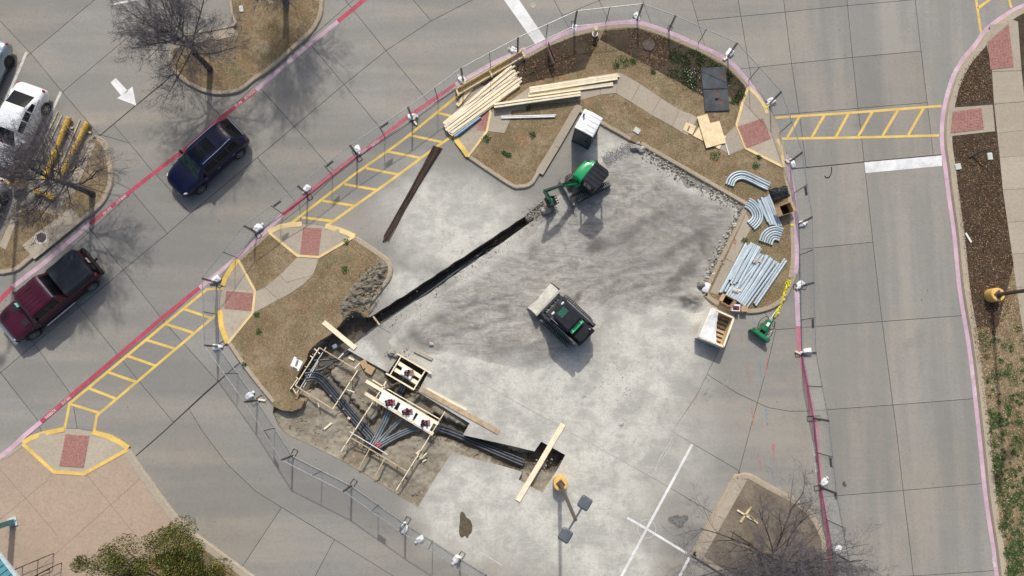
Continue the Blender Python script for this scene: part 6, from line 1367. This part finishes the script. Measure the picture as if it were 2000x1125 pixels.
# maroon pickup
pk_ = dict(W=1.90, wb=3.78, wr=.40, paint='paint_maroon', spokes=6, cat='pickup', handle_mat='trim_black', mirror_mat='trim_black', vr=.66, crown=.03,
  body=[(-2.72,.90,.78,.74,.55),(-2.66,.95,1.12,1.08,.48),(-2.0,.98,1.16,1.13,.42),(-1.2,.98,1.16,1.13,.38),(-.5,.98,1.16,1.13,.36),(.4,.98,1.16,1.13,.36),(1.05,.98,1.15,1.10,.36),(1.6,.97,1.14,1.08,.40),(2.2,.95,1.10,1.03,.44),(2.52,.88,1.02,.94,.46),(2.64,.80,.82,.76,.50)],
  cabin=[(1.28,1.10,.93,1.15,.86),(.86,1.14,.95,1.74,.80),(.1,1.15,.95,1.80,.81),(-.6,1.15,.95,1.79,.80),(-.86,1.15,.95,1.20,.82)],
  side=[(.98,1.9),(2.0,2.85)], mirror=(1.0,1.22), hl=(2.52,.66,.84), tl=(-2.60,.90,1.0))
t, cab = car('pickup', 'maroon pickup with black covered bed in the lane', ((69.4,653),(179,562)), pk_)
MB().cbox((-1.80, 0, 1.26), (1.75, 1.72, .30), .06).build('bed_cover', 'vinyl_cover', t); MB().cbox((-2.80, 0, .68), (.22, 1.78, .22), .05).build('rear_bumper', 'trim_black', t); MB().cbox((2.72, 0, .64), (.20, 1.76, .24), .05).build('front_bumper', 'chrome', t)
MB().box((-2.9, 0, .55), (.34, .08, .08)).build('hitch', 'trim_black', t); MB().cbox((-2.75, .45, .98), (.14, .34, .22), .05).build('tail_step', 'trim_black', t); MB().box((-2.77, -.05, .95), (.03, .32, .16)).build('number_plate', 'pvc_white', t)
for s_ in (1, -1):
    MB().tube([(-.75, s_*.99, .42), (1.10, s_*.99, .42)], .045, 8).build('side_step', 'chrome', t)
    MB().box((1.52, s_*.48, 1.135), (.30, .34, .03)).build('hood_vent', 'trim_black', t)
MB().beam(cab.pt(2.98, -.60, .03), cab.pt(2.98, .60, .03), .05, .03).build('roof_trim', 'chrome', t); MB().box(cab.pt(.55, -.30, .012), (.20, .26, .012), None, 1.0, Matrix.Rotation(R(-55), 3, 'Y')).build('dash_card', 'sticker_teal', t)
for y in (-.45, -.22, 0, .22, .45): MB().beam((.75, y, 1.806), (-.5, y, 1.812), .02, .014).build('roof_rib', 'paint_maroon', t)
# parked cars
sed = dict(W=1.80, wb=2.75, wr=.335, paint='paint_white', spokes=6, anchor_rear=True,
  body=[(-2.32,.70,.66,.60,.40),(-2.22,.88,.98,.90,.30),(-1.85,.96,1.06,.97,.24),(-1.2,1.0,1.04,.98,.22),(-.3,1.0,1.02,.96,.20),(.6,1.0,1.0,.94,.20),(1.0,.99,.98,.91,.20),(1.5,.97,.92,.84,.22),(1.95,.92,.84,.75,.24),(2.22,.78,.74,.66,.26),(2.34,.60,.60,.54,.30)],
  cabin=[(1.15,.92,.92,.95,.80),(.35,.97,.93,1.38,.66),(-.3,.99,.93,1.46,.66),(-.85,1.0,.93,1.42,.64),(-1.70,1.02,.90,1.06,.70)],
  side=[(.98,1.9),(2.0,2.9),(3.0,3.45)], mirror=(.75,.98), hl=(2.05,.70,.70), tl=(-2.16,.84,.86), handles=(-.1,-1.05), handle_mat='paint_white')
car('sedan', 'white sedan parked in the left stall with its tail outwards', ((90.7-41.7,213.8+90.9),(90.7,213.8)), sed, 'cars parked at the left edge')
sv = dict(sed); sv.update(paint='paint_silver', rim='rim_dark', spokes=9, handle_mat='paint_silver'); car('sedan', 'silver blue car cut off by the left edge, upper stall', ((19.5-41.7,122+90.9),(19.5,122)), sv, 'cars parked at the left edge')
sv2 = dict(sed); sv2.update(rim='rim_dark'); car('sedan', 'white car showing only its rear wheel at the left edge', ((9.6-41.7,387+90.9),(9.6,387)), sv2, 'cars parked at the left edge')

# ================================================================ MACHINES
def track(parent, L_, H_, wd, M, mat='track_rubber', lug='track_dusty', name='track'):
    r_ = H_/2; pts = []; n_ = 8
    for i in range(n_+1): a = -math.pi/2+math.pi*i/n_; pts.append((L_/2-r_+r_*math.cos(a), r_+r_*math.sin(a)))
    for i in range(n_+1): a = math.pi/2+math.pi*i/n_; pts.append((-L_/2+r_+r_*math.cos(a), r_+r_*math.sin(a)))
    m = MB(); k = len(pts); m.add([(x, -wd/2, z) for x, z in pts]+[(x, wd/2, z) for x, z in pts], [tuple(range(k)), tuple(range(2*k-1, k-1, -1))]+[(i, (i+1) % k, k+(i+1) % k, k+i) for i in range(k)])
    o = xf(m, M).build(name, mat, parent); per = 0; segs = []
    for i in range(k): a, b = Vector(pts[i]), Vector(pts[(i+1) % k]); segs.append((per, (b-a).length, a, b)); per += (b-a).length
    cnt = int(per/.105); lg = MB()
    for q in range(cnt):
        s_ = per*q/cnt
        for p0, ln, a, b in segs:
            if p0 <= s_ < p0+ln:
                p = a+(b-a)*((s_-p0)/ln); dr = (b-a).normalized(); nrm = Vector((dr.y, -dr.x)); c = p+nrm*.014
                for sd in (-1, 1): lg.beam((c.x, sd*wd*.05, c.y), (c.x+dr.x*.03, sd*wd*.47, c.y+dr.y*.03), .045, .032, (nrm.x, 0, nrm.y))
                break
    xf(lg, M).build('lugs', lug, o); return o
def TR(x, y, z=0, rz=0): return Matrix.Translation((x, y, z)) @ Matrix.Rotation(rz, 4, 'Z')
# mini excavator
C0 = P(1147,357); fy = math.atan2(-30, -57); ex = thing('mini_excavator', 'green mini excavator with ribbed dark roof digging the trench end', 'excavator', (C0.x, C0.y, .03)); hy = math.atan2(-29, -23)
MT = TR(0, 0, 0, fy); MH = TR(0, 0, 0, hy)
for s_ in (1, -1): track(ex, 1.95, .46, .30, MT @ TR(0, s_*.63))
xf(MB().box((0, 0, .32), (1.1, 1.0, .28)), MT).build('undercarriage', 'machine_dark', ex)
for s_ in (1, -1): xf(MB().beam((.5, s_*.32, .32), (1.28, s_*.32, .26), .10, .12), MT).build('blade_arm', 'machine_dark', ex)
bl = MB(); bl.grid([[(1.30+.06*math.sin(z*4), y, z) for z in (.03, .12, .22, .32, .40)] for y in (-.82, .82)]); bl.grid([[(1.24, y, z) for z in (.03, .40)] for y in (-.82, .82)]); bl.box((1.27, 0, .40), (.10, 1.64, .03)); xf(bl, MT).build('blade', 'track_dusty', ex)
xf(MB().lathe([(.36, .44), (.36, .60), (.01, .60)], 20), MH).build('slew_ring', 'machine_dark', ex)
fl = [(.62,-.62),(.70,0),(.62,.70),(.0,.76),(-.55,.66),(-.80,.35),(-.86,-.05),(-.78,-.42),(-.50,-.72),(.0,-.80),(.40,-.76)]
xf(MB().prism(fl, .58, .74), MH).build('deck', 'machine_dark', ex)
hood = [(.50,-.70),(.56,-.18),(.10,-.14),(-.30,-.05),(-.30,.60),(-.58,.58),(-.80,.30),(-.86,-.08),(-.78,-.44),(-.52,-.72),(.0,-.79)]
hm = MB(); a0 = hood; ctrh = Vector((-.25, -.30)); lay = [(.74, 1.0), (1.05, 1.02), (1.22, .98), (1.32, .86), (1.37, .66), (1.38, .30)]
rows = [[(ctrh.x+(x-ctrh.x)*s_, ctrh.y+(y-ctrh.y)*s_, z) for x, y in a0] for z, s_ in lay]; hm.grid(rows, True); hm.add(rows[-1], [tuple(range(len(a0)))]); xf(hm, MH).build('engine_hood', 'machine_green', ex, smooth=True)
xf(MB().box((-.56, -.16, 1.385), (.14, .26, .012)), MH).build('label_plate', 'pvc_white', ex)
xf(MB().box((.10, .30, 1.0), (.95, .72, .5), None, .96), MH).build('cab_lower', 'machine_dark', ex); xf(MB().cbox((-.08, .30, 1.30), (.42, .46, .24), .06), MH).build('seat', 'black_plastic', ex)
for x, y in ((.56,-.02),(.56,.66),(-.36,-.02),(-.36,.66)): xf(MB().beam((x, y, 1.2), (x, y, 2.28), .06, .06, (1, 0, 0)), MH).build('pillar', 'machine_dark', ex)
rp = [(.66,-.14),(.66,.62),(.50,.78),(-.34,.80),(-.52,.62),(-.52,-.14)]; rf = xf(MB().prism(rp, 2.26, 2.34), MH).build('cab_roof', 'machine_roof', ex)
for i in range(5): x = -.40+.235*i; xf(MB().box((x, .32, 2.352), (.11, .80, .025)), MH).build('roof_rib', 'machine_roof', rf)
for s_ in (-.04, .64): xf(MB().beam((.57, s_, 1.25), (.57, s_, 1.9), .03, .03, (1, 0, 0)), MH).build('grab_bar', 'chrome', ex)
for y in (.12, .42): xf(MB().beam((.42, y, 1.25), (.46, y, 1.55), .03, .03, (1, 0, 0)), MH).build('control_lever', 'black_plastic', ex)
def W2(u, v, z): return P(u, v, z)-Vector((C0.x, C0.y, .03))
b0, b1, b2 = W2(1128,358,.85), W2(1098,362,1.85), W2(1063,374,2.15); bk = W2(1075,392,.75)
bm = MB(); bm.beam(b0, b1+Vector((0, 0, .0)), .16, .24); bm.build('boom', 'machine_dkgreen', ex); MB().beam(b1-(b2-b1)*.04, b2, .14, .20).build('boom', 'machine_dkgreen', ex)
MB().beam(b0+Vector((0, 0, -.2)), (b0+b1)/2+Vector((0, 0, -.28)), .10, .10).build('boom_cylinder', 'machine_dark', ex); MB().tube([(b0+b1)/2+Vector((0, 0, -.28)), b1+Vector((0, 0, -.1))], .03, 8).build('cylinder_rod', 'chrome', ex)
MB().beam(b1+Vector((0, 0, .22)), b2+Vector((0, 0, .22)), .09, .09).build('arm_cylinder', 'machine_dark', ex); MB().cbox(b0-Vector((0, 0, .15)), (.30, .34, .5), .05, fy).build('swing_bracket', 'machine_green', ex)
MB().beam(b2+Vector((0, 0, .18)), bk, .13, .17).build('arm', 'machine_dkgreen', ex)
dirb = math.atan2((b2-b0).y, (b2-b0).x); bu = MB(); prof = [(.18,.18),(.26,.0),(.20,-.22),(.02,-.36),(-.18,-.36),(-.32,-.26)]
for y in (-.25, .25): bu.add([(x, y, z) for x, z in prof]+[(-.02, y, .15)], [tuple(range(7))])
bu.grid([[(x, -.25, z), (x, .25, z)] for x, z in prof]); 
for y in (-.2, -.07, .07, .2): bu.beam((-.32, y, -.26), (-.44, y, -.20), .05, .03)
xf(bu, Matrix.Translation(bk-Vector((0, 0, .1))) @ Matrix.Rotation(dirb, 4, 'Z')).build('bucket', 'machine_dark', ex)
MB().cbox(bk+Vector((0, 0, .12)), (.22, .18, .2), .04, dirb).build('bucket_link', 'machine_green', ex)
# compact track loader
C1 = P(1106,626,.35); ly = math.atan2(46, -48); ld = thing('track_loader', 'green and black compact track loader with dusty bucket', 'loader', (C1.x, C1.y, .03), ly)
for s_ in (1, -1): track(ld, 1.95, .62, .34, TR(0, s_*.80))
MB().cbox((-.15, 0, .62), (2.3, 1.16, .70), .06).build('chassis', 'machine_dark', ld)
for s_ in (1, -1):
    MB().box((-.05, s_*.68, .95), (2.0, .16, .20)).build('fender', 'machine_dark', ld); MB().box((-1.05, s_*.68, 1.25), (.34, .16, .70)).build('arm_tower', 'machine_dark', ld)
    MB().beam((-1.15, s_*.68, 1.55), (.55, s_*.68, 1.25), .14, .20).build('lift_arm', 'machine_dark', ld); MB().beam((.52, s_*.68, 1.27), (1.25, s_*.62, .42), .14, .20).build('lift_arm', 'machine_dark', ld)
    MB().tube([(.45, s_*.42, 1.05), (1.20, s_*.42, .55)], .045, 8).build('tilt_cylinder', 'chrome', ld); MB().tube([(-.9, s_*.66, 1.72), (.3, s_*.66, 1.48)], .02, 6).build('hose', 'galvanised', ld)
    MB().box((.20, s_*.55, 1.45), (1.05, .03, .9)).build('side_screen', 'machine_dark', ld)
MB().cbox((.12, 0, 2.02), (1.12, 1.02, .16), .07).build('cab_roof', 'machine_roof', ld); sk = MB().box((.42, 0, 2.104), (.34, .50, .012)).build('skylight', 'deck_green', ld)
for i in range(4): MB().box((.29+.087*i, 0, 2.113), (.012, .50, .010)).build('skylight_bar', 'machine_roof', sk)
for i in range(4): MB().box((.42, -.2+.133*i, 2.1135), (.34, .012, .010)).build('skylight_bar', 'machine_roof', sk)
MB().box((-.56, 0, 1.78), (.22, .86, .10)).build('roof_band', 'machine_green', ld); MB().cbox((-.98, 0, 1.28), (.72, 1.0, .62), .08).build('engine_cover', 'machine_roof', ld); MB().cbox((-1.33, 0, .95), (.14, 1.08, .8), .04).build('rear_door', 'machine_dark', ld)
MB().box((-.40, 0, 1.5), (.14, 1.0, .9)).build('cab_back', 'machine_dark', ld); MB().box((.66, 0, 1.5), (.03, .94, .85)).build('front_screen', 'car_glass_green', ld)
for s_ in (.35, -.35): MB().cbox((.74, s_, 1.9), (.10, .18, .10), .02).build('work_light', 'lens_clear', ld)
MB().box((.95, 0, .50), (.30, .9, .08)).build('step_plate', 'dusty_steel', ld); MB().box((1.20, 0, .45), (.10, 1.2, .50)).build('coupler', 'machine_dark', ld)
for i in range(3): MB().tube([(.75, -.3+.3*i, .75+.05*i), (1.18, -.25+.28*i, .62)], .025, 6).build('hose', 'galvanised', ld)
bu = MB(); prof = [(1.32,.70),(1.26,.40),(1.34,.14),(1.50,.05),(2.02,.04)]; HW = .93
bu.grid([[(x, -HW, z), (x, HW, z)] for x, z in prof])
for y in (-HW, HW): bu.add([(x, y, z) for x, z in prof]+[(1.98, y, .10), (1.40, y, .68)], [tuple(range(7))])
bu.box((1.31, 0, .71), (.10, 2*HW, .05)); bo = bu.build('bucket', 'dusty_steel', ld)
rows = []; rgb_ = random.Random(6)
for i in range(9): rows.append([(1.34+.60*i/8, -.88+1.76*j/12, .50-.44*(i/8)**1.3+rgb_.uniform(-.02, .03)) for j in range(13)])
MB().grid(rows).build('soil_load', 'base_course', bo, smooth=True)

for i in range(6): MB().box((-1.22+.085*i, 0, 1.595), (.03, .62, .02)).build('grille_slat', 'trim_black', ld)
for s_ in (1, -1):
    MB().tube([(.62, s_*.60, 1.2), (.66, s_*.60, 1.9), (.2, s_*.60, 1.93)], .018, 6).build('grab_rail', 'galvanised', ld); MB().box((-.2, s_*.775, 1.02), (.7, .012, .10)).build('decal', 'machine_green', ld)
    MB().cbox((-1.36, s_*.45, 1.30), (.06, .12, .10), .02).build('tail_light', 'lens_red', ld); MB().box((-.55, s_*.30, 1.835), (.16, .05, .012)).build('decal', 'pvc_white', ld)
MB().tube([(-1.12, -.36, 1.55), (-1.12, -.36, 1.80)], .04, 9).build('exhaust', 'dusty_steel', ld)
for i in range(4): MB().tube([Vector(p) for p in smoothline([(.55, -.2+.13*i, 1.0), (.8, -.22+.14*i, 1.12-.05*i), (1.1, -.2+.13*i, .7)], 4)], .018, 6).build('hose', 'black_plastic', ld)
for i in range(3): MB().tube([b0+Vector((.05*i-.05, .06, .16)), (b0+b1)/2+Vector((.05*i-.05, .1, .22)), b1+Vector((.03*i, .05, .18)), b2+Vector((.02*i, .05, .14))], .016, 6).build('hose', 'black_plastic', ex)
for i in range(5): xf(MB().box((-.62+.07*i, -.52, 1.36), (.025, .20, .02)), MH).build('grille_slat', 'trim_black', ex)
xf(MB().tube([(-.45, -.05, 1.3), (-.45, -.05, 1.62)], .035, 8), MH).build('exhaust', 'machine_dark', ex)
xf(MB().box((.1, .665, 1.08), (.5, .012, .12)), MH).build('decal', 'pvc_white', ex)
# ================================================================ TREES
def bare_tree(base, label, h, spread, seed, limbs=9, lean=(0, 0), twigs=1.0, z0=KZ, trunk_h=1.5, r0=.15, flat=.5, deep=4):
    rg = random.Random(seed); b = P(*base); t = thing('bare_tree', label, 'tree', (b.x, b.y, z0), 0, 'leafless trees')
    MB().tube([(0, 0, -.1), (.03, .02, trunk_h*.5), (lean[0]*.3, lean[1]*.3, trunk_h)], [r0*1.25, r0*.95, r0*.85], 10).build('trunk', 'bark', t, smooth=True)
    big, fine = MB(), MB()
    def grow(p, d, L_, r_, lev):
        n_ = 4 if lev < 2 else (3 if lev < 4 else 2); pts = [p]; q = p.copy(); dd = d.copy()
        for i in range(n_):
            dd = (dd+Vector((rg.gauss(0, .16), rg.gauss(0, .16), rg.gauss(.03 if lev < 2 else .0, .12)))).normalized(); q = q+dd*(L_/n_); pts.append(q.copy())
        rs = [r_*(1-.62*i/n_) for i in range(n_+1)]
        (big if lev < 2 else fine).tube(pts, rs, 6 if lev < 2 else 3, False)
        if lev >= deep: return
        cnt = {0: 8, 1: 6, 2: 5, 3: 3}.get(lev, 3); cnt = max(2, int(cnt*twigs+rg.random()))
        for i in range(cnt):
            f = .12+.88*(i+rg.random())/cnt; k = min(n_-1, int(f*n_)); fr = f*n_-k; s_ = pts[k].lerp(pts[k+1], min(1, fr)); loc_d = (pts[k+1]-pts[k]).normalized()
            side = Vector((rg.gauss(0, 1), rg.gauss(0, 1), rg.gauss(0, .8))); side = (side-loc_d*side.dot(loc_d)).normalized()
            ang = rg.uniform(.45, 1.0); nd = (loc_d*math.cos(ang)+side*math.sin(ang)); nd.z += .10 if lev < 2 else 0
            grow(s_, nd.normalized(), L_*rg.uniform(.40, .66)*(1.12-.35*f), max(.0048, r_*(1-.6*f)*.55), lev+1)
    ld = [Vector((0, 0, trunk_h*.4))]
    for i in range(7): ld.append(ld[-1]+Vector((rg.gauss(0, .07), rg.gauss(0, .07), (h*.82-trunk_h*.4)/7)))
    big.tube(ld, [r0*.9*(1-.9*i/7) for i in range(8)], 7, False)
    for i in range(limbs):
        f = (i+rg.uniform(0, .6))/limbs; z = trunk_h+(h*.72-trunk_h)*f; a = i*2.4+rg.uniform(-.35, .35); el = flat+(1.05-flat)*f+rg.uniform(-.1, .1)
        d = Vector((math.cos(a)*math.cos(el), math.sin(a)*math.cos(el), math.sin(el))); k = min(6, int((z-ld[0].z)/(h*.82-ld[0].z)*7)); s0 = Vector((ld[k].x, ld[k].y, z))
        grow(s0, d, spread*(1.0-.42*f)*rg.uniform(.85, 1.12), r0*rg.uniform(.22, .32)*(1-.5*f), 0)
    big.build('crown', 'bark', t, smooth=True); fine.build('crown', 'twig', t)
    return t
bare_tree((412,137), 'bare tree in the top lawn island with a long trunk shadow', 6.4, 3.15, 41, 24, flat=.28, trunk_h=2.0)
bare_tree((183,380), 'bare tree leaning over the yellow wrapped poles', 6.3, 3.1, 42, 24, flat=.28, trunk_h=2.0)
bare_tree((560,8), 'bare tree cut off by the top edge of the lawn', 6.6, 2.75, 43, 22, flat=.35, trunk_h=2.0)
t = bare_tree((1484,1078), 'wide bare tree with cut stubs in the lower right island', 5.8, 3.9, 44, 28, flat=.15, trunk_h=1.3, r0=.18)
for a, b in (((1484,1078,1.2),(1426,1036,3.0)),((1482,1080,1.3),(1422,1058,2.6)),((1484,1078,1.2),(1560,1090,2.8))):
    A_, B_ = P(*a)-t.location, P(*b)-t.location; MB().tube([A_, A_.lerp(B_, .5)+Vector((.05, .05, .1)), B_], [.10, .08, .045], 8).build('cut_limb', 'cut_limb', t, smooth=True)
# leafy oak at the plaza
def leafy(base, label, h, rad, seed, n_=15000):
    rg = random.Random(seed); b = P(*base); t = thing('leafy_tree', label, 'tree', (b.x, b.y, KZ)); MB().tube([(0, 0, -.1), (.05, 0, 1.2), (0, .05, 2.0)], [.16, .13, .10], 9).build('trunk', 'bark', t, smooth=True)
    br, lv = MB(), MB(); blobs = []
    for i in range(46):
        a = rg.uniform(0, 6.28); el = rg.uniform(.0, 1.1); d = Vector((math.cos(a)*math.cos(el), math.sin(a)*math.cos(el), math.sin(el)*.8)); L_ = rad*rg.uniform(.55, 1.08); e = Vector((0, 0, 2.0))+d*L_
        br.tube([(0, 0, 1.5), Vector((0, 0, 1.9))+d*L_*.5+Vector((rg.uniform(-.2, .2), rg.uniform(-.2, .2), .1)), e], [.06, .035, .01], 5, False); blobs.append((e, rg.uniform(.40, .75))); blobs.append((Vector((0, 0, 2))+d*L_*.6, rg.uniform(.3, .55)))
    for i in range(n_):
        c, r_ = rg.choice(blobs); v_ = Vector((rg.gauss(0, 1), rg.gauss(0, 1), rg.gauss(0, .8))).normalized()*r_*rg.random()**.45; p = c+v_
        u = Vector((rg.gauss(0, 1), rg.gauss(0, 1), rg.gauss(0, .6))).normalized(); w_ = u.orthogonal().normalized(); s_ = rg.uniform(.035, .075)
        col = rg.choice([(.15, .19, .045), (.24, .24, .055), (.10, .13, .033), (.30, .27, .08), (.08, .10, .03), (.27, .20, .06)]); lv.col = tuple(q*rg.uniform(.8, 1.3) for q in col)
        lv.add([p-u*s_, p+w_*s_*.45, p+u*s_, p-w_*s_*.45], [(0, 1, 2, 3)])
    br.build('branches', 'bark', t, smooth=True); lv.build('crown', 'foliage', t)
leafy((368,1122), 'yellow green leafy tree at the plaza corner', 4.4, 4.0, 61, 70000)
